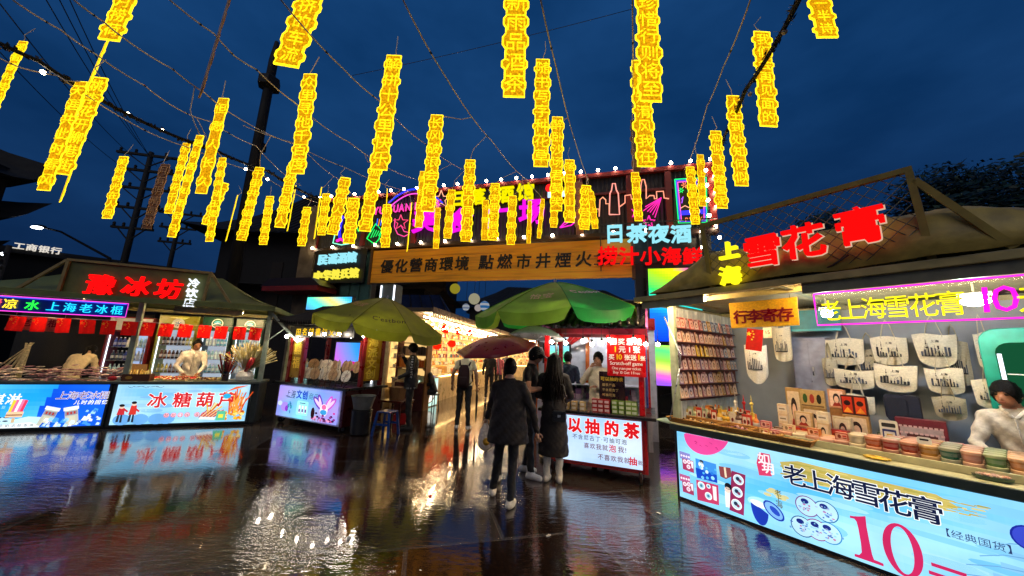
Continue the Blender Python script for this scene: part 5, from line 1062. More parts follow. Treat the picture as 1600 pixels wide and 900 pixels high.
# soap and cream boxes stacked by the middle
def box_good(name, label, x, y, z, w, d, h, col, style=0, rz=0.0, group=None, cat='box'):
    t = thing(name, label, cat, FF.w(x, y, z), FF.rz + R(rz), group); b = MB(); b.box(-w / 2, -d / 2, 0, w / 2, d / 2, h, col); b.build('carton', GOODS, t, .003); b = MB(); yy = -d / 2 - .001; dark = mixc(col, '#3a1a10', .65)
    if style == 0: b.plate(rr(-w * .4, h * .08, w * .4, h * .92, .01), yy, yy, mixc(col, '#fff0d8', .5)); b.disc(0, h * .52, w * .2, h * .26, yy - .001, '#2a1612', 14); b.disc(0, h * .45, w * .14, h * .19, yy - .0015, '#f0c8a8', 12); b.plate([(-w * .28, h * .1), (w * .28, h * .1), (w * .15, h * .3), (-w * .15, h * .3)], yy - .0012, yy - .0012, '#b03a2a')
    elif style == 1:
        for k in range(3): b.disc((k - 1) * w * .28, h * .5, w * .1, h * .28, yy, ('#3a5a2a', '#a83a2a', '#2a2a1a')[k], 10)
        b.rect(-w * .45, h * .05, w * .45, h * .13, yy, dark)
    elif style == 2:
        for k in range(2): b.plate([(w * (k * .5 - .45), h * .08), (w * (k * .5 - .05), h * .08), (w * (k * .5 - .05), h * .92), (w * (k * .5 - .45), h * .92)], yy, yy, ('#c83418', '#d84a20')[k]); b.disc(w * (k * .5 - .25), h * .6, w * .14, h * .14, yy - .001, '#2a0e0a', 10); b.plate([(w * (k * .5 - .43), h * .12), (w * (k * .5 - .07), h * .12), (w * (k * .5 - .25), h * .4)], yy - .001, yy - .001, '#f0a030')
    else: b.rect(-w * .42, h * .25, w * .42, h * .75, yy, mixc(col, '#ffffff', .35)); b.rect(-w * .3, h * .42, w * .3, h * .55, yy - .001, dark)
    b.build('printed_front', GOODS, t); return t
BG_ = 'cream boxes stacked on the cosmetics counter'; xb0 = .90
layout = [('tall tan box with a portrait at the back left of the box stack', .98, .86, .87, .15, .06, .50, '#b8945a', 0), ('wide tan box with three bottles printed on it, top of the stack', 1.15, .86, .87 + .30, .22, .06, .19, '#c0a066', 1), ('tan carton carrying the wide printed box', 1.15, .86, .87, .22, .06, .298, '#a8844a', 0), ('peach box with a portrait behind the orange pair', 1.36, .88, .87 + .32, .14, .06, .20, '#d09468', 0), ('brown carton carrying the portrait box', 1.36, .88, .87, .14, .06, .318, '#9a6a3a', 3), ('orange and black twin pack at the top right of the stack', 1.50, .84, .87 + .27, .2, .05, .20, '#3a1410', 2), ('tan carton beneath the orange twin pack', 1.50, .84, .87, .2, .06, .268, '#b89058', 0),
 ('small cream cube on top of the left column', .93, .62, .87 + .22, .09, .07, .10, '#f0d8b0', 3), ('middle cream cube of the left column', .93, .62, .87 + .11, .09, .07, .108, '#ecd0a4', 3), ('bottom peach cube of the left column', .93, .62, .87, .09, .07, .108, '#e0b488', 0), ('dark red flat box beside the left column', 1.03, .62, .87, .1, .07, .09, '#8a1a1c', 2), ('dark red flat box with gold figures in the middle', 1.15, .6, .87, .12, .07, .09, '#7a1418', 2), ('cream portrait box above the dark red one', 1.10, .68, .87 + .095, .16, .06, .16, '#d8b47c', 0), ('cream cube with dark print on the right of the stack', 1.28, .62, .87, .1, .07, .17, '#e0c090', 0), ('pale cream cube on top of the right portrait box', 1.28, .64, .87 + .172, .1, .07, .11, '#f0deb8', 3), ('red paper box lying against the right of the stack', 1.40, .66, .87, .13, .07, .12, '#b02428', 2), ('cream oval gift tin box standing behind the red one', 1.41, .75, .87 + .0, .15, .05, .24, '#d8c8a0', 0)]
for l_ in layout: box_good('cosmetics_box', l_[0], l_[1] + .02, l_[2], l_[3], *l_[4:9], rz=random.uniform(-8, 4), group=BG_)
box_good('long_carton', 'long cream carton with red and brown panels in front of the stack', 1.22, .42, .869, .42, .1, .075, '#d8a868', 2)
box_good('long_carton', 'long orange carton with red lid beside the first tins', 1.62, .62, .869, .34, .1, .08, '#a82a1e', 3)
box_good('long_carton', 'flat purple carton behind the payment stand', 1.88, .66, .869, .2, .1, .08, '#5a3048', 3)
box_good('long_carton', 'flat orange carton right of the payment stand', 2.06, .6, .869, .16, .1, .07, '#d88a2a', 3)
t = box_good('sweet_carton', 'maroon carton with rows of white dots under the tote bags', 1.96, .88, .869, .32, .12, .30, '#6a2430', 3, rz=4); b = MB()
for i in range(9):
    for j in range(4): b.rect(-.14 + i * .032, .04 + j * .06, -.14 + i * .032 + .022, .04 + j * .06 + .018, -.064, '#d8b8b8')
b.build('dots', GOODS, t)
for k, (x, c, w) in enumerate(((2.2, '#8a4a4a', 'dull red'), (2.32, '#3a2a34', 'dark'), (2.44, '#a86a5a', 'brick coloured'), (2.56, '#5a2a5a', 'purple'))): box_good('small_carton', f'small {w} carton in the shade beside the vendor', x, .82, .869, .1, .09, .13 - .01 * k, c, 3)
rd = random.Random(91); XB = {}; XC = [('#b8462a', 'rust red'), ('#d8a050', 'tan'), ('#8a1c1e', 'dark red'), ('#e8c890', 'cream'), ('#6a3a28', 'brown'), ('#d87a2a', 'orange'), ('#3a5a4a', 'dark green'), ('#c85a6a', 'rose')]
def small_box(x, y, z, where, i=None, lay=0):
    i = rd.randrange(8) if i is None else i
    if i not in XB:
        c = XC[i][0]; b = MB(); b.box(-.048, -.03, 0, .048, .03, .07, c); b.plate(rr(-.042, .008, .042, .062, .008), -.031, -.031, mixc(c, '#fff0d8', .4)); b.disc(-.015, .036, .013, .018, -.032, mixc(c, '#2a0c08', .6), 10); b.rect(.008, .02, .036, .028, -.032, mixc(c, '#2a0c08', .6)); b.rect(.008, .036, .036, .048, -.032, '#c8342a'); b.add([(-.042, -.024, .071), (.042, -.024, .071), (.042, .024, .071), (-.042, .024, .071)], [(0, 1, 2, 3)], mixc(c, '#fff0d8', .3)); o = XB[i] = b.build('gift_box', GOODS)
    else: o = XB[i].copy(); COL.objects.link(o)
    o.location = FF.w(x, y, z); o.rotation_euler = (0, 0, FF.rz + R(rd.uniform(-9, 9))); tag(o, f'{XC[i][1]} small gift box {where}', 'box', 'small gift boxes on the cosmetics counter')
for k in range(7):
    for j in range(2): small_box(.86 + k * .105, .30 + j * .075, .869, 'in front of the cream box stack')
    if k % 2 == 0: small_box(.87 + k * .105, .33, .941, 'in front of the cream box stack')
for k in range(12): 
    for lay in range(2 if rd.random() < .6 else 1): small_box(1.62 + k * .108, .76, .869 + .072 * lay, 'behind the rows of tins')
for k in range(9): small_box(.93 + k * .102, .53, .869, 'at the foot of the cream box stack')
# two-high tins in three rows
rd = random.Random(55); TC = [('#c85a1e', 'orange'), ('#d8c8a4', 'cream'), ('#b03c1c', 'brick red'), ('#c8786a', 'salmon'), ('#a01c18', 'red'), ('#b0141c', 'crimson'), ('#c88a2a', 'gold'), ('#0e5444', 'dark green'), ('#cc8a74', 'pink'), ('#5a8a50', 'green'), ('#d08a54', 'peach'), ('#a01424', 'deep red'), ('#b85450', 'rose'), ('#8a9684', 'grey green')]
tins = {}; TG = 'stacked tins in rows on the cosmetics counter'
def tin(i, x, y, z, where):
    if i not in tins:
        c = TC[i][0]; b = MB(); r_ = .052; b.lathe([(r_ * .84, 0), (r_ * .9, .004), (r_ * 1.0, .062), (r_ * .97, .064)], (0, 0, 0), 16, c); b.lathe([(r_ * 1.04, .058), (r_ * 1.05, .062), (r_ * 1.05, .076), (r_ * .98, .080)], (0, 0, 0), 16, mixc(c, '#fff2d0', .3)); b.lathe([(r_ * .9, .0806), (r_ * .01, .0806)], (0, 0, 0), 16, mixc(c, '#fff2d0', .35)); b.lathe([(r_ * .94, .02), (r_ * .975, .045)], (0, 0, 0), 16, mixc(c, '#ffffff', .12))
        o = tins[i] = b.build('cream_tin', GLOSS)
    else: o = tins[i].copy(); COL.objects.link(o)
    o.location = FF.w(x, y, z); o.rotation_euler = (0, 0, rd.uniform(0, 6)); tag(o, f'{TC[i][1]} cream tin in the {where} of the rows of tins', 'tin', TG)
seq = [0, 1, 2, 3, 4, 1, 0, 4, 2, 6, 7, 8, 9, 10, 11, 12, 13]
for k in range(17):
    x = 1.08 + k * .108
    for j in range(4):
        y = .225 + j * .112; i = seq[k] if j == 0 else (seq[k] if rd.random() < .6 else rd.randrange(14)); h = 1 if k < 5 else 2
        if j > 1 and k < 7: continue
        for q in range(h): tin(i, x, y, .8695 + q * .0815, ('front row', 'second row', 'third row', 'back row')[j])
# small things on the ledge
x, z = fp(1369, 712, .05); t = thing('flower_toy', 'yellow flower shaped ring toy on the front ledge', 'toy', FF.w(x, .06, .869), FF.rz); b = MB()
for k in range(8): b.tube([(.05 * math.cos(k * .785) + .03 * math.cos(a * .7), .035 * math.sin(k * .785) + .022 * math.sin(a * .7), .014) for a in range(10)], .009, '#d8b028', 6)
b.build('toy', GLOSS, t)
x, z = fp(1550, 742, .06); t = thing('round_dish', 'dark green oval dish of pink petals on the front ledge', 'dish', FF.w(x, .07, .869), FF.rz); b = MB(); S = Matrix.Diagonal((1.5, .8, 1)); b.lathe([(.05, 0), (.06, .012), (.064, .03), (.055, .032)], (0, 0, 0), 20, '#24402e', M=S); b.build('dish', GLOSS, t); b = MB(); rd = random.Random(8)
for k in range(60): a, q = rd.uniform(0, 6.28), rd.random() ** .5; b.ball((.08 * q * math.cos(a), .043 * q * math.sin(a), .036), .009, rd.choice(('#d8a898', '#e8c8b0', '#b88a78')), 6, 4)
b.build('petals', GLOSS, t)
x, z = fp(1388, 675, .45); t = thing('payment_stand', 'white upright stand with a blue and yellow panel among the tins', 'stand', FF.w(x, .5, .87 + .08), FF.rz); b = MB(); b.plate(rr(-.06, .0, .06, .21, .015), -.004, .004, '#f0eee0'); b.plate(rr(-.045, .15, .045, .185, .008), -.0052, -.0052, '#2a2a26'); b.box(-.05, -.03, -.08, .05, .03, -.0005, '#e8e4d0'); b.build('board', GLOSS, t); b = MB(); b.plate(rr(-.045, .02, .045, .13, .006), -.006, -.006, '#2a3a7a'); b.plate(rr(-.035, .03, .035, .11, .006), -.007, -.007, '#f0f0e4'); b.plate(rr(-.02, .045, .02, .09, .004), -.008, -.008, '#d8b040'); b.build('panel', GOODS, t)
x, z = fp(1446, 683, .3); t = thing('price_tag', 'small white tag with a dark slot in front of the orange carton', 'tag', FF.w(x, .2, 1.035), FF.rz); b = MB(); b.plate(rr(-.04, 0, .04, .055, .014), -.004, .004, '#f4f2ea'); b.plate(rr(-.025, .028, .025, .042, .005), -.0055, -.0055, '#1c1c1c'); b.build('tag', GLOSS, t)
# tote bags
def skyline(b, w, h, y, seed, col='#20242c'):
    rd = random.Random(seed); b.rect(-w * .38, -h * .82, w * .38, -h * .79, y, col)
    for k in range(9):
        x = w * (-.36 + .72 * k / 8); hh = h * rd.uniform(.08, .38); ww = w * rd.uniform(.015, .035); b.rect(x - ww, -h * .79, x + ww, -h * .79 + hh, y - .001, rd.choice((col, '#4a5568', '#2c3446')))
        if rd.random() < .4: b.line([(x, -h * .79 + hh), (x, -h * .79 + hh + h * .12)], w * .008, y - .001, col)
    x = -w * .22; b.line([(x, -h * .79), (x, -h * .2)], w * .012, y - .001, col); b.disc(x, -h * .5, w * .03, w * .03, y - .0015, col, 10); b.disc(x, -h * .34, w * .022, w * .022, y - .0015, col, 10)
    for k in range(9): b.line([(w * rd.uniform(-.15, .2), -h * rd.uniform(.4, .7)), (w * rd.uniform(-.1, .25), -h * rd.uniform(.4, .7))], w * .006, y - .001, '#5a6272')
    b.text('上海', -w * .09, -h * .3, w * .11, y - .001, 0, col, .02)
def tote(label, x, y, ztop, w, h, seed, col='#d6d2be', taper=.9, curve=.03, tilt=0.0, hl=.2):
    t = thing('tote_bag', label, 'tote bag', FF.w(x, y, ztop), FF.rz, 'printed canvas tote bags'); t.rotation_euler = (0, R(tilt), FF.rz)
    b = MB(); n = 14; m = 10; fr_, bk = [], []
    for j in range(m + 1):
        v = j / m; ww = w / 2 * (1 - (1 - taper) * v ** 1.5) * (1 if v < .85 else 1 - .10 * ((v - .85) / .15) ** 2)
        for i in range(n + 1):
            u = i / n * 2 - 1; bulge = .045 * math.cos(u * 1.4) * math.sin(math.pi * min(1, v * .9 + .12)); wr = .006 * math.sin(7 * u + 5 * v + seed); zz = -h * v - curve * (1 - u * u) * v ** 3 + .012 * math.sin(3 * u + seed) * (1 - v)
            fr_.append((ww * u, -bulge - wr - .01, zz)); bk.append((ww * u, .02, zz))
    fcs = [(j * (n + 1) + i, (j + 1) * (n + 1) + i, (j + 1) * (n + 1) + i + 1, j * (n + 1) + i + 1) for j in range(m) for i in range(n)]
    b.add(fr_, fcs, col, True); b.add(bk, [f[::-1] for f in fcs], mixc(col, '#000000', .2), True); N = n + 1
    rimi = [(i, 0) for i in range(N)]
    for j in range(m): b.add([fr_[j * N], fr_[(j + 1) * N], bk[(j + 1) * N], bk[j * N]], [(0, 3, 2, 1)], col); b.add([fr_[j * N + n], fr_[(j + 1) * N + n], bk[(j + 1) * N + n], bk[j * N + n]], [(0, 1, 2, 3)], col)
    for i in range(n): b.add([fr_[m * N + i], fr_[m * N + i + 1], bk[m * N + i + 1], bk[m * N + i]], [(0, 3, 2, 1)], col)
    b.build('bag', pmat('canvas_weave', 'attr', .9, 0, 70, .12, .2), t)
    b = MB(); skyline(b, w * .85, h * .95, -.062, seed); b.build('print', pmat('dark_screen_print', 'attr', .8, 0, 60, .3), t)
    for yy in (-.02, .012):
        b = MB(); b.tube([(-w * .2, yy, -.05), (-w * .19, yy, .0), (-w * .1, yy + .01, hl * .7), (0, yy + .015, hl), (w * .1, yy + .01, hl * .7), (w * .19, yy, .0), (w * .2, yy, -.05)], .014, mixc(col, '#8a8060', .3), 5, flat=.25); b.build('handle', pmat('canvas_weave', 'attr', .9, 0, 70, .12, .2), t)
    return t
def tp(label, xa, ya, xb, yb, seed, y=1.62, **k):
    l_, zt_ = fp(xa, ya, y); r_, zb_ = fp(xb, yb, y); tote(label, (l_ + r_) / 2, y, zt_, r_ - l_, zt_ - zb_, seed, **k)
tp('cream tote bag with skyline print, leftmost in the top row of bags', 1289, 530, 1354, 568, 1); tp('cream tote bag with bridge print, middle of the top row of bags', 1359, 527, 1423, 567, 2); tp('wide cream tote bag with rounded bottom, rightmost in the top row of bags', 1424, 523, 1503, 568, 3, curve=.05, taper=.8)
tp('slumped tote bag, left of the second row under the top bags', 1302, 577, 1370, 607, 4, y=1.5); tp('tilted tote bag with tower print, middle of the second row', 1365, 570, 1440, 611, 5, y=1.48, tilt=4); tp('tote bag with brown skyline print, right of the second row', 1443, 575, 1512, 614, 6, y=1.48)
tp('narrow tote bag with a single tower next to the teal cooler', 1519, 521, 1560, 573, 7, y=1.62, taper=.95, curve=.02); tp('grey tote bag behind the vendor\'s head', 1516, 592, 1592, 638, 8, y=1.45); tp('small tote bag standing low beside the navy bags', 1315, 615, 1370, 648, 9, y=1.2, taper=.95, curve=.01)
tp('white bag with skyline print behind the small flag', 1163, 540, 1202, 590, 10, y=.95, col='#dfe2e0', curve=.09); tp('cream bag hanging behind the price note right of the flag', 1206, 512, 1240, 562, 11, y=1.45, col='#d8d2ba')
tp('plain cream tote bag half hidden between the top rows of bags', 1330, 545, 1392, 590, 12, y=1.72, col='#a8a490'); tp('cream tote bag peeking out behind the wide rounded one', 1470, 535, 1525, 600, 13, y=1.74, col='#aaa692'); tp('tote bag hanging low under the second row on the right', 1455, 618, 1515, 655, 14, y=1.4, col='#a49e88'); tp('tote bag hanging against the grey cabinet\'s right side', 1284, 560, 1312, 600, 15, y=1.55, col='#b0ab96')
t = thing('navy_bag', 'folded plain navy bag hanging below the second row of tote bags', 'bag', FF.w(fp(1408, 630, 1.3)[0], 1.35, 0), FF.rz); l_, zt_ = fp(1376, 615, 1.3); r_, zb_ = fp(1440, 660, 1.3); w = (r_ - l_) / 2; b = MB(); b.plate(rr(-w, zb_, w, zt_, .03), -.03, .03, '#161d33'); b.plate(rr(-w * .9, zb_ - .02, w * .3, zt_ - .03, .03), -.045, -.031, '#131a2e'); b.build('bag', CLOTH, t, .01)
t = thing('grey_cabinet', 'tall grey blue steel cabinet against the back wall left of the tote bags', 'cabinet', FF.w(fp(1265, 560, 1.55)[0], 1.6, 0), FF.rz); b = MB(); b.box(-.2, 0, 0, .17, .28, 2.0, '#8a90a8'); b.box(-.19, -.008, .1, -.02, -.001, 1.95, '#8f96ae'); b.box(-.01, -.008, .1, .16, -.001, 1.95, '#8f96ae'); b.box(-.19, -.006, 1.42, .16, -.0005, 1.44, '#5a6074'); b.build('body', METAL, t, .004); b = MB(); b.box(.01, -.03, 1.5, .025, -.009, 1.62, '#c8ccd8'); b.build('handle', STEEL, t)
t = thing('teal_header', 'teal blue header panel under the canopy above the grey cabinet', 'panel', FF.w(fp(1270, 480, 1.5)[0], 1.5, 0), FF.rz); b = MB(); b.box(-.3, 0, 2.08, .25, .05, 2.36, '#0f6a78'); b.box(-.3, -.01, 2.08, .25, -.0005, 2.11, '#2a94a4'); b.build('panel', METAL, t)
t = thing('price_note', 'small white paper note with dark figures right of the flag', 'note', FF.w(fp(1198, 517, .7)[0], .72, 0), FF.rz); x, z = fp(1198, 528, .7); b = MB(); b.plate([(-.045, z), (.045, z), (.045, z + .13), (-.045, z + .13)], -.003, .003, '#f0e4bc'); b.build('paper', GOODS, t); b = MB(); b.text('15', -.03, z + .05, .06, -.004, 0, '#3a2a1a', .02); b.tube([(0, 0, z + .13), (0, 0, 2.3)], .002, '#888888', 4); b.build('figures', GOODS, t)
# teal cooler at the right end
cx_ = fp(1610, 560, .9)[0] + .15; t = thing('drinks_cooler', 'teal round-cornered cooler at the right edge above the vendor', 'fridge', FF.w(cx_, 1.0, 0), FF.rz); b = MB(); b.plate(rr(-.4, .1, .4, 2.03, .12), .02, .5, '#0f8f78'); b.build('cabinet', METAL, t, .01); b = MB(); b.plate(rr(-.32, .3, .32, 1.9, .09), .0, .019, '#2a8a5a'); b.build('glass_door', emat('cooler_glow_green', 'attr', .35), t); b = MB(); b.tube([(-.3, -.012, .4), (-.3, -.012, 1.8)], .014, '#ffffff', 6); b.build('edge_light', emat('cooler_edge_light', '#eaf4ff', 5.0), t)
b = MB()
for k in range(5): b.box(-.28, -.02, .5 + k * .28, .28, -.003, .512 + k * .28, '#cfe8d8')
b.build('shelf_edge', METAL, t)
rd = random.Random(14); b2 = None
# neighbouring dark green canopy behind
t = thing('market_stall', 'dark green canopy of another stall behind the cosmetics stall at right', 'stall', FF.w(2.6, 2.6, 0), FF.rz); canopy(t, -1.2, 3.2, 0, 2.4, 2.55, 3.15, .2, 2.0, .9, '#24301c', CANVAS)
for x in (-1.1, 3.1): MB().box(x - .03, .02, 0, x + .03, .08, 2.5, '#56604c').build('post', METAL, t)
# slim gas strut at the stall's left edge
t = thing('prop_rod', 'thin black and steel prop rod leaning at the stall\'s left post', 'rod', FF.w(-.25, -.05, .86), FF.rz); pts = [fp(*q, -.06) for q in ((1047, 655), (1062, 575), (1063, 553), (1038, 495))]; b = MB(); q = [Vector((x + .25, -.01, z - .86)) for x, z in pts]; b.tube(q[:2], .007, '#b8c0b8', 6); b.tube(q[1:], .010, '#15171a', 6); b.build('rod', STEEL, t)
# ------------------------------------------------------------------ market umbrellas
UCLOTH = pmat('umbrella_cloth', 'attr', .45, 0, 4, .18, .06)
_t = UCLOTH.node_tree; _tr = nn(_t, 'ShaderNodeBsdfTranslucent'); _mx = nn(_t, 'ShaderNodeMixShader'); _mx.inputs[0].default_value = .45; _b = _t.nodes['Principled BSDF']
_t.links.new(_b.inputs['Base Color'].links[0].from_socket, _tr.inputs[0]); _t.links.new(_b.outputs[0], _mx.inputs[1]); _t.links.new(_tr.outputs[0], _mx.inputs[2]); _t.links.new(_mx.outputs[0], _t.nodes['Material Output'].inputs[0])
def market_umbrella(label, c, R_, h_rim, h_apex, tilt_ax, cols, text=None, pole_xy=(0, 0)):
    """eight-panelled umbrella; c = ground point of the pole"""
    t = thing('market_umbrella', label, 'umbrella', (c[0], c[1], 0))
    T = Matrix.Translation((0, 0, h_rim)) @ Matrix.Rotation(tilt_ax[1], 4, 'Y') @ Matrix.Rotation(tilt_ax[0], 4, 'X'); H = h_apex - h_rim
    def surf(a, r_):
        k = (a / (math.pi / 4)) % 1; s_ = math.cos(math.pi / 8) / math.cos((k - .5) * math.pi / 4); rr_ = r_ * (1 - (1 - s_) * .8)
        z = H * (1 - r_ ** 1.35) - .06 * r_ * math.sin(math.pi * k) * r_; return T @ Vector((R_ * rr_ * math.cos(a), R_ * rr_ * math.sin(a), z))
    b = MB(); nr = 8
    for p_ in range(8):
        vs = [surf((p_ + i / 8 * .9999) * math.pi / 4, .03 + .97 * j / nr) for j in range(nr + 1) for i in range(9)]
        b.add(vs, [(j * 9 + i, (j + 1) * 9 + i, (j + 1) * 9 + i + 1, j * 9 + i + 1) for j in range(nr) for i in range(8)], cols[p_ % len(cols)], True)
    b.build('canopy', UCLOTH, t)
    b = MB()
    for p_ in range(8):
        up = [surf((p_ + i / 12 * .9999) * math.pi / 4, 1) for i in range(13)]; dn = []
        for i, p in enumerate(up): k = i / 12; e = min(k, 1 - k); o2 = Vector((p.x, p.y, 0)).normalized(); dn.append(p + o2 * .015 * math.sin(k * 9) - Vector((0, 0, .18 * min(1, (e * 9) ** .5))))
        b.add(up + dn, [(i, 13 + i, 14 + i, i + 1) for i in range(12)], mixc(cols[p_ % len(cols)], '#000000', .08), True)
    b.build('valance', UCLOTH, t)
    b = MB()
    for p_ in range(8): b.tube([surf(p_ * math.pi / 4, .05 + .95 * q / 8) + Vector((0, 0, .004)) for q in range(9)], .006, mixc(cols[p_ % len(cols)], '#101008', .45), 5)
    b.build('seam', CLOTH, t)
    b = MB(); top = T @ Vector((0, 0, H + .06)); b.tube([(0, 0, .12), (0, 0, h_rim * .8), top], .022, '#c8ccc8', 8); b.build('pole', STEEL, t)
    for i in range(8): b = MB(); a = 2 * math.pi * i / 8; b.tube([surf(a, .05) - Vector((0, 0, .02)), surf(a, .55) - Vector((0, 0, .025)), surf(a, .98) - Vector((0, 0, .02))], .008, '#d0d4d0', 5); b.tube([T @ Vector((0, 0, -.05)), surf(a, .5) - Vector((0, 0, .03))], .006, '#d0d4d0', 5); b.build('rib', STEEL, t)
    b = MB(); b.lathe([(.26, 0), (.26, .05), (.2, .1), (.05, .12), (.05, .2)], (0, 0, 0), 16, '#2a2a2a'); b.build('base', METAL, t)
    if text:
        for tx, ang, rad, size, col in text:
            b = MB(); a0 = R(ang)
            def wrap(v): r_ = rad - v.z / R_; return surf(a0 + v.x / (R_ * max(.2, r_)), r_) + (T.to_3x3() @ Vector((.35 * math.cos(a0), .35 * math.sin(a0), 1))).normalized() * (.012 - v.y)
            b.text(tx, 0, 0, size, 0, 0, col, .01, anchor='m', fn=wrap, gap=.0); b.build('lettering', pmat('umbrella_print', 'attr', .6), t)
    return t
U1 = atY(596, 500, 7.9); market_umbrella('olive green market umbrella tilted over the culture cart', (U1.x, U1.y), 1.42, 2.22, 2.82, (R(4), R(9)), ['#a8aa24', '#949c26', '#a0a624', '#8c9424'], [('怡宝', -118, .55, .2, '#c89a5a'), ('C\'estbon', -62, .82, .17, '#4a3a18')])
U2 = atY(862, 500, 5.9); market_umbrella('brighter green market umbrella in front of the tea cart roof', (U2.x + .1, U2.y + .1), 1.42, 2.38, 2.92, (R(3), R(-4)), ['#78c83a', '#9cc83e', '#30c050', '#b0dc44'], [('怡宝', -112, .72, .2, '#e8c88a'), ("C'estbon", -62, .62, .15, '#e8dce8')])
# ------------------------------------------------------------------ culture cart (left of centre)
BF = Fr((-3.3, 7.15), -26)
cb = thing('market_cart', 'dark red cart with a lilac blue lightbox selling round fans', 'cart', BF.o, BF.rz)
b = MB(); b.box(-2.08, .03, .12, .06, .98, .82, '#4e1212'); b.build('body', GLOSS, cb, .006)
b = MB(); b.box(-2.22, -.06, .821, .16, 1.05, .87, '#20201f'); b.build('countertop', GLOSS, cb, .008)
def art_culture():
    b = MB(); X0, X1, Z0, Z1, y = -2.0, -.05, .16, .79, -.004; rd = random.Random(17)
    wash(b, X0, X1, Z0, Z1, y, lambda u, v: mixc(wat(u, v, '#7a9af0', '#b89af2', 1.5, 3), '#7ae0ee', max(0, 1 - abs(u - .42) * 2.6) * (.4 + .6 * (1 - v))), (34, 12))
    b.text('上海', -1.75, .58, .16, y - .002, 0, '#1a2a5a', .005, shear=.15); b.text('文创', -1.38, .58, .18, y - .002, 0, '#1a4ac8', .04); b.text('商店', -.98, .58, .15, y - .002, 0, '#3a6a8a', .0, shear=.1)
    b.rect(-1.7, .555, -1.42, .565, y - .002, '#2a3a6a')
    b.disc(-1.72, .36, .14, .1, y - .001, '#a88af0', 18); b.disc(-1.65, .33, .06, .06, y - .002, '#8a3ac8', 14); b.disc(-1.9, .42, .08, .05, y - .001, '#c8d8f8', 12)
    for k in range(12): b.disc(-1.55 + rd.uniform(-.1, .12), .3 + rd.uniform(-.1, .15), .02, .04, y - .002, rd.choice(('#3a8ac8', '#5ad0e0', '#2a4a9a')), 8)
    b.plate(rr(-1.32, .24, -.95, .52, .03), y - .001, y - .001, '#9aeaf0')
    for k in range(3):
        b.rect(-1.25 + k * .1, .28, -1.19 + k * .1, .43, y - .002, '#e8e4f4'); b.rect(-1.245 + k * .1, .3, -1.195 + k * .1, .36, y - .003, '#6a5a9a')
    b.rect(-1.24, .47, -1.05, .485, y - .002, '#3a5a8a')
    for cx, rot in ((-.58, 28), (-.35, -30), (-.66, 55), (-.28, -50)): # winged figure, fan of feathers
        b.disc(cx, .52, .07, .2, y - .002, '#6a3ac0' if rot > 0 else '#c85ad0', 14, rot=rot); b.disc(cx, .52, .035, .15, y - .003, '#e8c8f0', 12, rot=rot)
    b.disc(-.46, .4, .12, .12, y - .004, '#f0e8f8', 18); b.disc(-.46, .36, .1, .05, y - .005, '#3aa0e0', 14); b.disc(-.46, .46, .07, .05, y - .005, '#e86aa8', 12)
    for k in range(26): b.disc(rd.uniform(-.8, -.1), .2 + abs(rd.gauss(0, .05)), .04, .022, y - .006 - k * 1e-5, rd.choice(('#8a2a8a', '#c84a9a', '#3a1a4a', '#f0a0d0')), 9)
    b.disc(-.78, .32, .06, .11, y - .0065, '#2a1218', 12); b.text('文化创意纪念', -.78, .175, .06, y - .008, 0, '#b02a6a', .01, gap=.3); return b
lightbox(cb, -2.0, -.05, .16, .79, .025, art_culture(), '#d8dce8')
for x, y in ((-1.95, .1), (-.0, .1), (-1.95, .9), (.0, .9)):
    w = MB(); Mr = Matrix.Rotation(R(90), 3, 'Y'); w.lathe([(.02, -.02), (.075, -.02), (.08, 0), (.075, .02), (.02, .02)], (x, y, .08), 16, '#161616', M=Mr); w = w.build('wheel', METAL, cb); h = MB(); h.lathe([(.004, -.024), (.04, -.024), (.04, .024), (.004, .024)], (x, y, .08), 12, '#6a6a6a', M=Mr); h.build('hub', STEEL, w)
REDP = '#7a0f12'
for x, y in ((-1.86, .06), (-1.42, .06), (.02, .4), (.02, .92), (-1.86, .95)): MB().box(x - .04, y - .04, .871, x + .04, y + .04, 2.06, REDP).build('post', GLOSS, cb, .005)
b = MB(); b.box(-1.95, 0, 1.86, .1, .04, 2.10, '#15120f'); b.build('header_board', METAL, cb); b = MB(); b.text('田名前書法文創', -1.72, 1.91, .17, -.002, .006, '#ffd21a', .02, fit=1.5, wob=.02); b.build('header_lettering', emat('gold_lit_letters', '#ffd02a', 1.0), cb)
b = MB(); up_roof(b, -.9, .5, 2.12, 2.5, 1.5, .42, 0, '#191412', .12); b.build('roof', DARK, cb)
b = MB(); b.box(-1.815, .05, .98, -1.465, .07, 1.84, '#8a6a18'); b.build('front_column_sign', GLOSS, cb); b = MB(); b.text('囍福', -1.77, 1.5, .26, .048, 0, '#e8c84a', .02, vertical=True, gap=.15); b.build('column_pattern', GLOSS, cb)
b = MB(); b.box(.0, .445, .98, .03, .875, 1.98, '#b88a14'); b.build('side_column_sign', GLOSS, cb); b = MB(); M = Matrix.Translation((.032, .5, 0)) @ Matrix.Rotation(R(90), 4, 'Z'); b.text('海派文创', 0, 1.72, .21, 0, 0, '#f2d24a', .035, vertical=True, gap=.08, M=M, sx=1.3); b.build('side_lettering', GLOSS, cb)
S4 = [(0, '#c86ae8'), (.3, '#8a8af8'), (.6, '#3a9af8'), (1, '#1a6ae0')]
sc_ = screen('blue and violet lit picture screen inside the culture cart', BF, -1.3, 1.22, -.3, 1.78, .8, lambda u, v: pal(S4, max(0, min(1, u * .8 + v * .3 - .1))), (20, 10))
b = MB(); b.ball((.15, -.1, 1.26), .2, '#d81a8a', 12, 8, sc=(1.2, .3, .5)); b.build('picture_flower', emat('led_display', 'attr', 1.3), sc_)
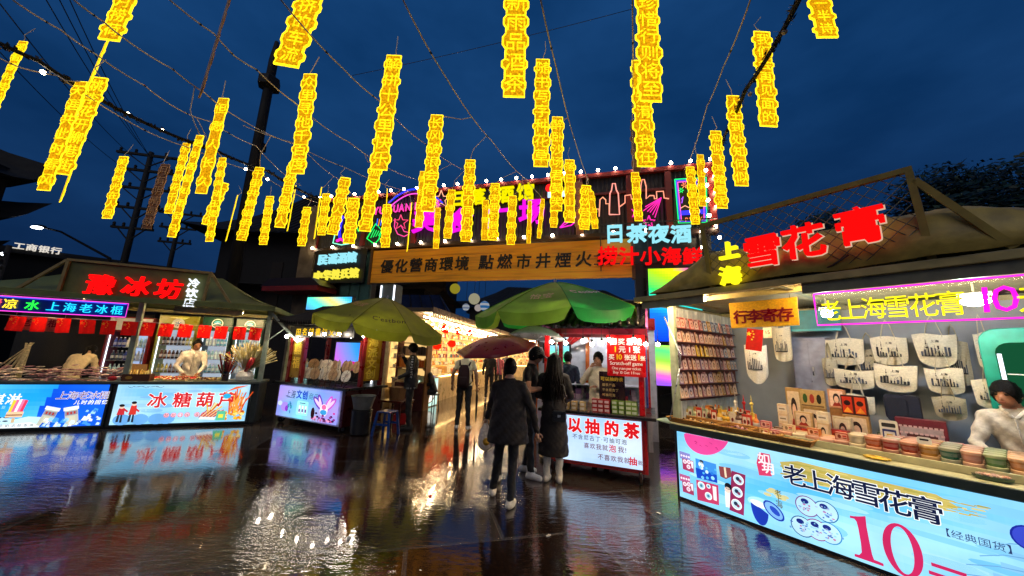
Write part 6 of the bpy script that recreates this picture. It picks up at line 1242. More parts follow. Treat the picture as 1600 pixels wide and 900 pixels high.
t = thing('orange_pennant', 'orange paper pennant hanging at the right of the cart screen', 'pennant', BF.w(-.12, .5, 0), BF.rz); b = MB(); b.plate([(-.1, 1.3), (.0, 1.22), (.1, 1.3), (.1, 1.82), (-.1, 1.82)], -.006, .006, '#d84a12'); b.build('paper', CLOTH, t); b = MB(); b.tube([(0, 0, 1.82), (0, 0, 2.1)], .003, '#552222', 4); b.build('string', METAL, t)
# round paper fans on a wire stand
fp0 = None; rd = random.Random(23)
rack = thing('fan_stand', 'black wire stand holding two rows of round paper fans', 'stand', BF.w(-.95, .25, .871), BF.rz); b = MB()
for y in (-.12, .14):
    for z in (.06, .15 if y > 0 else .10): b.tube([(-.98, y, z), (.9, y, z)], .006, '#111111', 5)
for x in (-.98, 0, .9): b.tube([(x, -.2, 0), (x, -.12, .06), (x, .14, .15), (x, .2, 0)], .007, '#111111', 5)
b.build('wire_frame', METAL, rack)
fan_cols = ('#ecdcbc', '#c8a070', '#f6eedc', '#f0e0c0'); FN = {}
for row, n in ((0, 11), (1, 11)):
    for k in range(n):
        x = -1.88 + k * .168 + rd.uniform(-.02, .02); y = .12 if row == 0 else .40; i = rd.randrange(4) if k > 1 else 1
        if i not in FN:
            t = thing('round_fan', '', 'fan'); b = MB(); n_ = 22; b.plate([(.125 * math.cos(2 * math.pi * q / n_), .2 + .125 * math.sin(2 * math.pi * q / n_)) for q in range(n_)], -.004, .004, fan_cols[i]); b.disc(.02, .22, .05, .04, -.0055, mixc(fan_cols[i], '#8a3a2a', .35), 12); b.line([(-.06, .14), (.0, .2), (.05, .28)], .008, -.006, '#6a5a3a'); b.build('leaf', pmat('paper_in_film', 'attr', .35, 0, 12, .25, .3, coat=.3), t); b = MB(); b.tube([(0, 0, -.02), (0, 0, .34)], .007, '#5a3a1a', 6); b.build('handle', WOOD, t); FN[i] = t
        else: t = dup(FN[i])
        t.location = BF.w(x, y, .89 + (.17 if row else .0)); t.rotation_euler = (R(rd.uniform(-14, -4)), R(rd.uniform(-18, 18)), BF.rz + R(rd.uniform(-20, 20))); tag(t, ('tan', 'brown', 'pale cream', 'beige')[i] + (' round fan in the front row of the culture cart' if row == 0 else ' round fan in the back row of the culture cart'), 'fan', 'round fans on the culture cart')
def bare_bulb(label, P, r_=.03, drop=.12, group=None, s_=None):
    t = thing('bulb_lamp', label, 'light bulb', P, 0, group); b = MB(); b.tube([(0, 0, r_ * .8), (0, 0, r_ * 2.4)], r_ * .55, '#1a1a1a', 8); b.tube([(0, 0, r_ * 2.4), (0, 0, drop)], .004, '#1a1a1a', 5); b.build('socket', METAL, t); MB().ball((0, 0, 0), r_, '#ffffff', 10, 8).build('bulb', emat('bare_bulb_glow', '#fff0d8', 130), t); return t
for k, px in enumerate((485, 507, 530)): x, z = BF.px(px, 522, -.1); bare_bulb(('leftmost', 'middle', 'rightmost')[k] + ' bare bulb hanging before the cart\'s gold lettering', BF.w(x, -.1, z), drop=2.14 - z)
for k, (px, py) in enumerate(((549, 526), (568, 525), (584, 527))): P = atY(px, py, 7.25); bare_bulb(('bare bulb left of', 'bare bulb above', 'bare bulb right of')[k] + ' the yellow side column on the culture cart', P, drop=.2)
t = thing('paper_lantern_box', 'small pale lit box at the left end of the culture cart counter', 'lamp', BF.w(-2.0, .45, .871), BF.rz); b = MB(); b.box(-.11, -.08, 0, .11, .08, .42, '#a8e0d8'); b.build('shade', emat('pale_box_glow', 'attr', .6), t); b = MB(); b.tube([(-.06, 0, .42), (-.05, 0, .5), (.05, 0, .5), (.06, 0, .42)], .006, '#dddddd', 5); b.build('handle', METAL, t)
# things standing right of the cart
P = gnd(562, 678); t = thing('waste_bin', 'grey bucket on a dark bin beside the culture cart', 'bin', P); b = MB(); b.lathe([(.16, .0), (.19, .02), (.2, .46), (.17, .47)], (0, 0, 0), 18, '#1c1a19'); b.build('bin', METAL, t); b = MB(); b.lathe([(.17, .475), (.225, .72), (.24, .73), (.225, .70), (.17, .49)], (0, 0, 0), 20, '#6a6a66'); b.build('bucket', METAL, t)
P = gnd(602, 680); t = thing('plastic_stool', 'blue plastic stool right of the waste bin', 'stool', P, R(-15)); b = MB(); b.box(-.15, -.15, .43, .15, .15, .46, '#123f86'); b.build('seat', GLOSS, t, .015)
for sx in (-1, 1):
    for sy in (-1, 1): b = MB(); b.bar((sx * .18, sy * .18, 0), (sx * .13, sy * .13, .43), .045, .03, '#123f86'); b.build('leg', GLOSS, t)
b = MB(); b.box(-.14, -.15, .2, .14, -.135, .24, '#123f86'); b.box(-.14, .135, .2, .14, .15, .24, '#123f86'); b.build('stretcher', GLOSS, t)
P = gnd(606, 668); t = thing('side_table', 'low dark red table carrying a brown paper box behind the blue stool', 'table', P + Vector((0, .45, 0)), R(-20)); b = MB(); b.box(-.3, -.25, .48, .3, .25, .52, '#4a1210'); b.build('tabletop', GLOSS, t, .006)
for sx in (-1, 1):
    for sy in (-1, 1): b = MB(); b.box(sx * .26 - .02, sy * .21 - .02, 0, sx * .26 + .02, sy * .21 + .02, .479, '#3a0e0c'); b.build('leg', GLOSS, t)
t2 = thing('paper_box', 'brown paper box on the low table behind the blue stool', 'box', t.location + Vector((0, 0, .521)), R(-20)); b = MB(); b.plate([(-.12, 0), (.12, 0), (.15, .27), (-.15, .27)], -.12, .12, '#7a5632'); b.box(-.165, -.13, .271, .165, .13, .285, '#8a6640'); b.build('box', CLOTH, t2, .004)
P = gnd(620, 664); t = thing('red_crate', 'small red plastic crate on the ground right of the blue stool', 'crate', P + Vector((0, .2, 0)), R(10)); b = MB(); b.box(-.14, -.1, 0, .14, -.085, .2, '#b01414'); b.box(-.14, .085, 0, .14, .1, .2, '#b01414'); b.box(-.14, -.0849, 0, -.125, .0849, .2, '#b01414'); b.box(.125, -.0849, 0, .14, .0849, .2, '#b01414'); b.box(-.1249, -.0849, 0, .1249, .0849, .015, '#8a1010'); b.build('crate', GLOSS, t, .004)
# ------------------------------------------------------------------ tea cart (right of centre)
DF = Fr((1.77, 4.9), -22)
cdt = thing('market_cart', 'bright red cart with a tiled roof and a pale blue tea lightbox', 'cart', DF.o, DF.rz)
RC = '#b00d10'
b = MB(); b.box(-1.32, .03, .15, .1, .95, .84, RC); b.build('body', GLOSS, cdt, .008); b = MB(); b.box(-1.4, -.08, .841, .22, 1.02, .885, '#1d1512'); b.build('countertop', GLOSS, cdt, .008)
def art_tea():
    b = MB(); X0, X1, Z0, Z1, y = -1.26, .03, .21, .815, -.004
    wash(b, X0, X1, Z0, Z1, y, lambda u, v: wat(u, v, '#a8ccf6', '#d4e6fb', .6, 2.5), (26, 10))
    for ch, x in zip('可以抽的茶', (-1.22, -.97, -.72, -.46, -.20)): b.text(ch, x, .61, .205, y - .002, 0, '#ffffff', .065); b.text(ch, x, .61, .205, y - .003, 0, '#d8141c', .045)
    b.text('不含尼古丁·可抽可泡', -.90, .505, .072, y - .002, 0, '#4a4a5a', .01, fit=.74); b.text('喜欢我就', -.74, .40, .078, y - .002, 0, '#6a3a4a', .01); b.text('泡', -.40, .395, .1, y - .002, 0, '#c8283a', .02); b.text('我!', -.28, .40, .085, y - .002, 0, '#6a3a4a', .01)
    b.text('不喜欢我就', -.55, .275, .08, y - .002, 0, '#6a3a4a', .01); b.text('抽', -.14, .265, .105, y - .002, 0, '#c8182a', .03); b.text('我!', -.03, .275, .06, y - .002, 0, '#6a3a4a', .01); return b
lightbox(cdt, -1.26, .03, .21, .815, .02, art_tea(), '#8a0c10')
for x, y in ((-1.2, .12), (.0, .12), (-1.2, .85), (.0, .85)):
    w = MB(); Mr = Matrix.Rotation(R(90), 3, 'Y'); w.lathe([(.02, -.022), (.108, -.022), (.115, 0), (.108, .022), (.02, .022)], (x, y, .115), 18, '#2a0c0e', M=Mr); w = w.build('wheel', METAL, cdt); h = MB(); h.lathe([(.03, -.025), (.055, -.025), (.06, 0), (.055, .025), (.03, .025)], (x, y, .115), 14, '#7a2a30', M=Mr); h.build('hub', STEEL, w)
for x, y in ((.05, .03), (.12, .92), (-1.3, .03), (-1.3, .92)): MB().box(x - .035, y - .035, .886, x + .035, y + .035, 2.05, RC).build('post', GLOSS, cdt, .005)
b = MB(); yr, ze, zr = .47, 2.08, 2.46
for sgn in (-1, 1):
    ye = yr + sgn * .68; pts = []
    for i in range(31):
        x = -1.62 + 1.74 * i / 30
        for j in range(7): v = j / 6; pts.append((x, ye + (yr - ye) * v, ze + (zr - ze) * (v ** 1.25) + .018 * math.cos(i * 2.094)))
    fc = [(i * 7 + j, (i + 1) * 7 + j, (i + 1) * 7 + j + 1, i * 7 + j + 1) for i in range(30) for j in range(6)]; b.add(pts, fc if sgn < 0 else [f[::-1] for f in fc], '#1a1413', True)
    for i in range(0, 30, 2): x = -1.60 + 1.74 * i / 30; b.tube([(x, ye + (yr - ye) * v, ze + (zr - ze) * v ** 1.25 + .025) for v in (0, .25, .5, .75, 1)], .03, '#1f1816', 6)
b.tube([(-1.66, yr, zr + .04), (.16, yr, zr + .04)], .05, '#1a1413', 8); o = b.build('tiled_roof', pmat('wet_roof_tile', 'attr', .3, 0, 12, .3, .1), cdt)
b = MB()
for x in (.16, -1.5): b.add([(x, yr - .6, ze), (x, yr + .6, ze), (x, yr, zr - .02), (x - .03, yr - .6, ze), (x - .03, yr + .6, ze), (x - .03, yr, zr - .02)], [(0, 1, 2), (5, 4, 3), (0, 2, 5, 3), (1, 4, 5, 2), (0, 3, 4, 1)], '#e070c0')
b.build('gable_board', GLOSS, cdt)
b = MB(); b.box(-1.34, -.02, 1.98, .15, .03, 2.06, '#8a2030'); b.box(-1.34, .93, 1.98, .15, .97, 2.06, '#8a2030'); b.box(.1, .031, 1.98, .15, .929, 2.06, '#8a2030'); b.build('roof_beam', GLOSS, cdt)
b = MB(); b.box(.10, .12, .98, .13, .5, 1.92, '#2a3f8a'); M = Matrix.Translation((.131, .16, 0)) @ Matrix.Rotation(R(90), 4, 'Z')
b.text('大吉', 0, 1.5, .3, 0, 0, '#7ac8f0', .02, vertical=True, gap=.1, M=M); b.text('利', 0.02, 1.0, .26, 0, 0, '#e8b83a', .03, M=M); b.build('side_panel', GLOSS, cdt)
t = thing('red_price_sign', 'red scratch game price sign hung under the tea cart roof', 'sign board', DF.w(-.17, -.03, 0), DF.rz); l_, zt_ = DF.px(948, 523, -.03); r_, zb_ = DF.px(1010, 590, -.03); l_ += .17; r_ += .17; w = r_ - l_
b = MB(); b.plate(rr(l_, zb_, r_, zt_, .01), -.005, .005, '#c80f10'); b.build('board', GLOSS, t); H = zt_ - zb_
b = MB()
b.text('刮奖游戏', l_ + w * .08, zt_ - H * .23, w * .19, -.007, 0, '#ffffff', .03, fit=w * .84)
b.text('1', l_ + w * .17, zt_ - H * .42, w * .22, -.007, 0, '#ffd81a', .03); b.text('元1张', l_ + w * .31, zt_ - H * .42, w * .19, -.007, 0, '#ffffff', .03, fit=w * .56)
b.text('买', l_ + w * .04, zt_ - H * .6, w * .16, -.007, 0, '#ffffff', .03); b.text('10', l_ + w * .22, zt_ - H * .6, w * .2, -.007, 0, '#ffd81a', .03, gap=.0); b.text('张送', l_ + w * .45, zt_ - H * .6, w * .16, -.007, 0, '#ffffff', .03, fit=w * .32); b.text('1', l_ + w * .78, zt_ - H * .6, w * .2, -.007, 0, '#ffd81a', .03); b.text('张', l_ + w * .86, zt_ - H * .6, w * .13, -.007, 0, '#ffffff', .03)
b.text('Scratch-off game', l_ + w * .5, zt_ - H * .73, w * .13, -.007, 0, '#ffffff', .02, anchor='m', fit=w * .86); b.text('One yuan per ticket', l_ + w * .5, zt_ - H * .84, w * .1, -.007, 0, '#ffffff', .01, anchor='m', fit=w * .76); b.text('Buy 10 Get 1 Free', l_ + w * .5, zt_ - H * .94, w * .1, -.007, 0, '#ffffff', .01, anchor='m', fit=w * .7); b.build('lettering', GLOSS, t)
b = MB(); b.tube([(l_ + .05, 0, zt_), (l_ + .05, .02, 2.0)], .003, '#222222', 4); b.tube([(r_ - .05, 0, zt_), (r_ - .05, .02, 2.0)], .003, '#222222', 4); b.build('string', METAL, t)
l_, zt_ = DF.px(936, 580, .1); r_, zb_ = DF.px(977, 626, .1); xm = (l_ + r_) / 2; w = r_ - l_; t = thing('tea_board', 'dark brown board with yellow lettering 可以抽的茶 on the tea cart counter', 'sign board', DF.w(xm, .1, 0), DF.rz); b = MB(); b.box(-w / 2, -.012, zb_, w / 2, .012, zt_, '#2a120a'); b.bar((0, .013, zb_ + .2), (0, .12, .887), .02, .01, '#2a120a'); b.box(-w / 2, -.03, .886, w / 2, .03, zb_ - .001, '#2a120a'); b.build('board', GLOSS, t, .004)
b = MB(); H = zt_ - zb_; b.text('可以抽的茶', -w * .44, zt_ - H * .32, w * .17, -.014, 0, '#f2c83a', .03, fit=w * .88); b.text('烟茶产品', -w * .38, zt_ - H * .52, w * .12, -.014, 0, '#d8b878', .01); b.text('不含尼古丁', -w * .38, zt_ - H * .7, w * .12, -.014, 0, '#d8b878', .01); b.text('可抽可泡', -w * .38, zt_ - H * .88, w * .12, -.014, 0, '#d8b878', .01); b.build('lettering', GLOSS, t)
TB = 'tea boxes on the tea cart counter'; tb = {}
for nm, col, xs_, zs_ in (('red', '#9a1a1e', (.585, .50, .415), 3), ('green', '#6a8a2a', (.31, .22, .13, .05), 3), ('beige', '#b89a68', (1.12, 1.0, .88, .76), 2)):
    for i, x in enumerate(xs_):
        for j in range(zs_):
            if nm not in tb:
                b = MB(); b.box(-.038, -.06, 0, .038, .06, .058, col); b.rect(-.03, .012, .03, .046, -.0605, mixc(col, '#ffffff', .45)); o = tb[nm] = b.build('tea_box', GOODS)
            else: o = tb[nm].copy(); COL.objects.link(o)
            o.location = DF.w(-x, .06, .886 + j * .0585); o.rotation_euler = (0, 0, DF.rz + R(random.uniform(-4, 4))); tag(o, f'{nm} tea box in the stack on the tea cart counter', 'tea box', TB)
for k, (px, py) in enumerate(((862, 534), (884, 536), (911, 533), (925, 538), (940, 536), (952, 531), (990, 531), (1009, 538))):
    x, z = DF.px(px, py, -.06); bare_bulb(('first', 'second', 'third', 'fourth', 'fifth', 'sixth', 'seventh', 'eighth')[k] + ' bare bulb from the left under the tea cart eave', DF.w(x, -.06, z), .028, 2.09 - z)
P = atY(1028, 538, 4.95); bare_bulb('bare bulb hanging outside the tea cart\'s right rear post', P, .028, .2)
# booth behind the tea cart
HF = Fr((2.2, 7.6), -10)
t = thing('market_booth', 'bright white and red booth interior seen through the tea cart', 'booth', HF.o, HF.rz); b = MB(); b.box(-1.65, .0, 0, .9, .06, 2.5, '#e0dce0'); b.box(-1.5, -.9, .0, .6, -.1, .8, '#d8d0dc'); b.build('wall', GLOSS, t)
b = MB()
for k in range(5): b.box(-1.65 + k * .55, -.06, 0, -1.57 + k * .55, -.001, 2.7, '#b8161a' if k % 2 else '#d8641a')
b.box(-1.65, -.08, 2.25, .9, -.061, 2.5, '#a81818'); b.build('trim', GLOSS, t)
b = MB(); 
for k in range(9): a0, a1 = R(20 + k * 15.5), R(20 + k * 15.5 + 14); b.plate([(-1.05 + .12 * math.cos(a0), 1.75 + .12 * math.sin(a0)), (-1.05 + .62 * math.cos(a0), 1.75 + .62 * math.sin(a0)), (-1.05 + .62 * math.cos(a1), 1.75 + .62 * math.sin(a1)), (-1.05 + .12 * math.cos(a1), 1.75 + .12 * math.sin(a1))], -.1, -.09, ('#f0e8e8', '#c8181c', '#c8181c', '#e8f0f8', '#7aa0e0', '#e8f0f8', '#c8181c', '#c8181c', '#f0e8e8')[k])
b.build('fan_decoration', GLOSS, t)
x0_, _ = HF.px(870, 560, -.2); x1_, _ = HF.px(907, 560, -.2); S5 = [(0, '#3ae07a'), (.5, '#7af0d0'), (1, '#9ac8ff')]; screen('small green and white television inside the booth behind the tea cart', HF, -1.42, 1.52, -.9, 1.86, -.3, lambda u, v: pal(S5, v), (8, 6), 1.2)
tube_lamp('white tube lamp lighting the booth behind the tea cart', HF, -.7, -.6, 2.5, 2.2, COOLT)
t = thing('display_case', 'glass display case of pink and white packets in the booth behind the tea cart', 'case', HF.w(-.45, -.5, .801), HF.rz); rd = random.Random(3)
b = MB(); b.box(-.95, -.28, 0, .95, .28, .02, '#c8c8d0'); b.box(-.95, -.28, .3, .95, .28, .31, '#c8c8d0'); b.box(-.95, .27, .021, .95, .28, .299, '#b8c0c8'); b.build('case', METAL, t)
b = MB()
for k in range(60): x, y, z = rd.uniform(-.9, .8), rd.uniform(-.2, .2), rd.choice((.021, .121)); b.box(x, y, z, x + .08, y + .05, z + .1, rd.choice(('#e8d0e0', '#f0f0f4', '#c89ab8', '#d84a5a', '#7a5a8a')))
b.build('packets', GOODS, t)['kind'] = 'stuff'
# ------------------------------------------------------------------ the lit alley beyond the gate
AF = Fr((-2.6, 12.2), 79)
ALM = emat('added_shelf_glow', '#ffcc78', 1.35, .45, 5.0)  # glow put into the shelf backs, added to brighten the shops
rd = random.Random(88)
AR = Fr((2.5, 21.5), -86); AE = Fr((-2.2, 26.5), 0)
for s_i, (AF_, xa, xb) in enumerate(((AF, -2.0, 2.6), (AF, 2.7, 7.0), (AF, 7.1, 13.0), (AR, 0, 4.4), (AR, 4.5, 9.0), (AE, 0, 5.5))):
    t = thing('alley_shop', ('nearest brightly lit shop on the left side of the alley', 'middle brightly lit shop on the left side of the alley', 'farthest brightly lit shop on the left side of the alley', 'far lit shop on the right side of the alley', 'nearer lit shop on the right side of the alley', 'lit shop closing the far end of the alley')[s_i], 'shop', AF_.w(xa, 0, 0), AF_.rz); w = xb - xa
    MB().box(0, .6, 0, w, .7, 2.8, '#c8b48a').build('wall', GLOSS, t); MB().box(.1, .56, .7, w - .1, .599, 2.5, '#ffffff').build('glow_panel', ALM, t); MB().box(.05, -.29, .80, w - .05, -.26, .83, '#ffffff').build('added_strip_light', emat('added_strip_glow', '#ffd08a', 9.0), t)  # glowing back panel and counter strip both added for brightness
    tl_ = MB(); tl_.tube([(.2, -.35, 2.66), (w - .2, -.35, 2.66)], .02, '#ffffff', 6); tl_.build('added_tube_light', WARMT, t)  # eave tube added to light the counters and paving
    b = MB(); b.box(0, -.25, 0, w, .4, .85, '#e0c898'); b.box(-.03, -.3, .851, w + .03, .42, .89, '#d8c89a'); b.build('counter', GLOSS, t)
    b = MB(); b.box(-.05, -.7, 2.78, w + .05, .75, 2.9, '#4a4038'); 
    for k in range(int(w / .16)): b.box(k * .16, -.74, 2.74, k * .16 + .09, -.701, 2.93, '#8a7a68')
    b.build('eave', DARK, t)
    b = MB()
    for k in range(int(w / .17)): b.tube([(k * .17 + .17 * q / 6, -.73, 2.74 - .14 * math.sin(math.pi * q / 6)) for q in range(7)], .022, '#e8d8c0', 4)
    b.build('lace_trim', CLOTH, t)
    b = MB()
    for z in (1.15, 1.42, 1.69, 1.96, 2.23):
        b.box(.1, .4, z - .015, w - .1, .555, z, '#8a5a2a'); x = .15
        while x < w - .25:
            c = rd.choice(('#e8c84a', '#d84a2a', '#f0e8d0', '#c8782a', '#8a2a1a', '#e8a84a', '#f8f0d8', '#5a7a8a')); ww = rd.uniform(.03, .08); b.box(x, .42, z + .001, x + ww, .5, z + rd.uniform(.06, .15), c); x += ww + rd.uniform(.02, .07)
    x = .05
    while x < w - .15:
        ww = rd.uniform(.06, .2); b.box(x, rd.uniform(-.22, -.05), .891, x + ww, .3, .9 + rd.uniform(.06, .24), rd.choice(('#f0d890', '#e8b050', '#d86a3a', '#f4ecd0', '#c89a5a'))); x += ww + rd.uniform(.02, .08)
    o = b.build('stocked_shelves', GOODS, t); o['kind'] = 'stuff'
    b = MB()
    for k in range(int(w / .075)):
        b.ball((k * .075, -.62 + .05 * math.sin(k), 2.6 + .05 * math.sin(k * 1.7)), .022, '#ffffff', 6, 4)
        if k % 2 == 0: b.ball((k * .075, -.5, 2.42 + .06 * math.cos(k * 2.3)), .02, '#ffffff', 6, 4)
    o = b.build('string_lights', emat('fairy_light_glow', '#ffe9c0', 26.0), t); o['kind'] = 'stuff'
    o = MB(); 
    for k in range(3): o.plate(rr(w * (.1 + .3 * k), 2.38, w * (.1 + .3 * k) + .9, 2.62, .02), -.42, -.41, '#f0b81a'); o.text('特色小吃', w * (.1 + .3 * k) + .08, 2.43, .17, -.422, 0, '#a01810', .02)
    o.build('shop_board', GLOSS, t)
LANT = {}
def red_lantern(label, P, r_, group='red lanterns along the alley'):
    t = thing('red_lantern', label, 'lantern', P, 0, group); b = MB(); b.lathe([(r_ * .35, -r_ * .8), (r_ * .8, -r_ * .55), (r_, 0), (r_ * .8, r_ * .55), (r_ * .35, r_ * .8)], (0, 0, 0), 14, '#ff2a10'); b.build('shade', emat('red_lantern_glow', '#ff1e08', 1.5), t); b = MB(); b.lathe([(r_ * .36, r_ * .8), (r_ * .36, r_ * .95), (r_ * .1, r_ * 1.0)], (0, 0, 0), 10, '#d8a83a'); b.lathe([(r_ * .3, -r_ * .95), (r_ * .36, -r_ * .8)], (0, 0, 0), 10, '#d8a83a'); b.tube([(0, 0, -r_ * .95), (0, 0, -r_ * 1.8)], r_ * .12, '#c8281a', 5); b.tube([(0, 0, r_), (0, 0, r_ + .25)], .006, '#333333', 4); b.build('fittings', GLOSS, t)
for k, (px, py, Y) in enumerate(((697, 514, 13.6), (717, 517, 15.3), (733, 519, 17), (747, 521, 18.8), (760, 523, 20.6))): red_lantern(('largest and nearest', 'second', 'third', 'fourth', 'smallest and farthest')[k] + ' red lantern in the row under the alley lights', atY(px, py, Y), .2)
for k, (px, py, Y) in enumerate(((683, 540, 12.6), (706, 537, 14.0))): red_lantern(('low red lantern at the left above the shelf', 'low red lantern right of the other low one')[k], atY(px, py, Y), .17)
for k, (px, py, r_, c1, lab) in enumerate(((711, 451, .22, '#d8c83a', 'yellow ball lantern hanging highest beyond the gate'), (741, 467, .24, '#e8e0b8', 'pale cream ball lantern beyond the gate'), (747, 481, .15, '#f0e0d8', 'small pinkish ball lantern under the cream one'), (728, 480, .15, '#9aa8c8', 'small grey blue ball lantern left of the cream one'), (757, 478, .21, '#3a8ad8', 'blue and white striped ball lantern by the green umbrella'))):
    t = thing('ball_lantern', lab, 'lantern', atY(px, py, 14.5), 0, 'ball lanterns beyond the gate'); b = MB(); pr = [(max(1e-4, r_ * math.sin(math.pi * i / 12)), -r_ * math.cos(math.pi * i / 12)) for i in range(13)]; b.lathe(pr, (0, 0, 0), 16, c1, cols=[(c1 if (i // 2) % 2 == 0 or k not in (3, 4) else '#e8f0f8') for i in range(12)]); b.build('shade', emat('paper_lantern_glow', 'attr', .38), t); b = MB(); b.tube([(0, 0, r_), (0, 0, r_ + 1.2)], .008, '#111111', 4); b.build('string', METAL, t)
t = thing('glass_canopy', 'blue grey glass canopy roof behind the inner gate pillar', 'canopy', atY(655, 470, 16.5) * Vector((1, 1, 0)), R(-8)); b = MB(); b.plate([(-1.6, 3.35), (1.7, 3.35), (1.0, 4.3), (-1.6, 4.3)], .0, .05, '#2a3a66'); b.build('glass', pmat('dim_glass', 'attr', .1, 0, 3, .2), t); b = MB()
for k in range(6): b.bar((-1.5 + k * .6, -.03, 3.35), (-1.5 + k * .5, -.03, 4.3), .05, None, '#1a2236')
b.box(-1.5, .0, 0, -1.4, .1, 3.35, '#181b24'); b.box(1.4, .0, 0, 1.5, .1, 3.35, '#181b24'); b.build('frame', METAL, t)
# lit shelf behind the man and the low lit counter
Q = Fr((atY(614, 620, 10.3).x, 10.3), -12); t = thing('display_shelf', 'lit wooden shelf of boxes and books left of the standing man', 'shelf', Q.o, Q.rz); b = MB(); b.box(0, .3, 0, .95, .34, 2.1, '#caa66a'); b.box(0, 0, 0, .04, .299, 2.1, '#6a1a20'); b.box(.91, 0, 0, .95, .299, 2.1, '#8a5a2a')
for z in (.75, 1.15, 1.5, 1.85): b.box(.041, 0, z, .909, .299, z + .025, '#b8864a')
b.box(.041, -.05, .0, .909, .29, .749, '#4a1416'); b.build('frame', WOOD, t); rd = random.Random(6); b = MB()
for z, hs, cs in ((.776, .2, ('#d8d0a0', '#a8b890', '#e8dcc0')), (1.176, .28, ('#e8801a', '#f0a82a', '#d8641a')), (1.526, .26, ('#2a1a14', '#8a6a4a', '#c8a070', '#3a2a24'))):
    x = .06
    while x < .86: w = rd.uniform(.04, .09); b.box(x, .06, z, x + w, .2, z + hs * rd.uniform(.7, 1), rd.choice(cs)); x += w + .012
o = b.build('stock', GOODS, t); o['kind'] = 'stuff'
b = MB(); b.box(.05, .285, .78, .9, .299, 2.05, '#ffffff'); b.build('glow_panel', emat('shelf_back_glow', '#ffce80', 1.0), t)
a_, c_ = gnd(650, 642), gnd(682, 633); an = math.degrees(math.atan2(c_.y - a_.y, c_.x - a_.x)); KF = Fr((a_.x, a_.y), an); LW = (c_ - a_).length; t = thing('lit_counter', 'small counter with a pale green lightbox right of the standing man', 'counter', KF.o, KF.rz); b = MB(); b.box(-.03, .01, 0, LW + .03, .45, .84, '#d8d4c8'); b.box(-.06, -.04, .841, LW + .06, .5, .87, '#c8bca0'); b.build('body', GLOSS, t)
b = MB(); wash(b, 0, LW, .03, .82, -.004, lambda u, v: wat(u, v, '#a8e8d0', '#e8fbf0', .5, 3), (8, 10)); b.disc(LW * .5, .32, LW * .36, .22, -.006, '#5a4a3a', 20); b.disc(LW * .5, .32, LW * .32, .19, -.007, '#f4f0e0', 20); b.disc(LW * .5, .32, LW * .1, .07, -.008, '#d88a3a', 12); b.text('奶茶', LW * .2, .6, LW * .3, -.006, 0, '#2a6ac8', .03); b.build('printed_film', PRINT, t)
# ------------------------------------------------------------------ people
def loft(b, rings, col='#ffffff', n=20):
    """rings: (x, y, z, rx, ry)"""
    vs = []
    for x, y, z, rx, ry in rings:
        for k in range(n): a = 2 * math.pi * k / n; vs.append((x + rx * math.cos(a), y + ry * math.sin(a), z))
    b.add(vs, [(i * n + k, i * n + (k + 1) % n, (i + 1) * n + (k + 1) % n, (i + 1) * n + k) for i in range(len(rings) - 1) for k in range(n)] + [tuple(range(n - 1, -1, -1)), tuple(range((len(rings) - 1) * n, len(rings) * n))], col, True)
def limb(b, pts, rs, n=12):
    P_, Q = [], []
    for i in range(len(pts) - 1):
        for k in range(5): P_.append(Vector(pts[i]).lerp(Vector(pts[i + 1]), k / 5)); Q.append(rs[i] + (rs[i + 1] - rs[i]) * k / 5)
    P_.append(Vector(pts[-1])); Q.append(rs[-1]); b.tube(P_, Q, '#ffffff', n)
    for p, r_ in zip(pts, rs): b.ball(p, r_ * .98, '#ffffff', 10, 8)
def seg_d(p, a, c):
    d = c - a; t = max(0, min(1, (p - a).dot(d) / max(1e-9, d.length_squared))); return (p - a - d * t).length
SKIN = pmat('skin_and_clothing', 'attr', .7, 0, 50, .12, .15); HAIRM = pmat('hair', 'attr', .6, 0, 60, .35, .5, stretch=(4, 4, .6), spec=.15)
TORSO = [(.86, .150, .105), (.96, .152, .105), (1.08, .140, .098), (1.22, .160, .108), (1.34, .178, .105), (1.41, .150, .085), (1.45, .085, .068), (1.49, .052, .054), (1.54, .049, .052)]
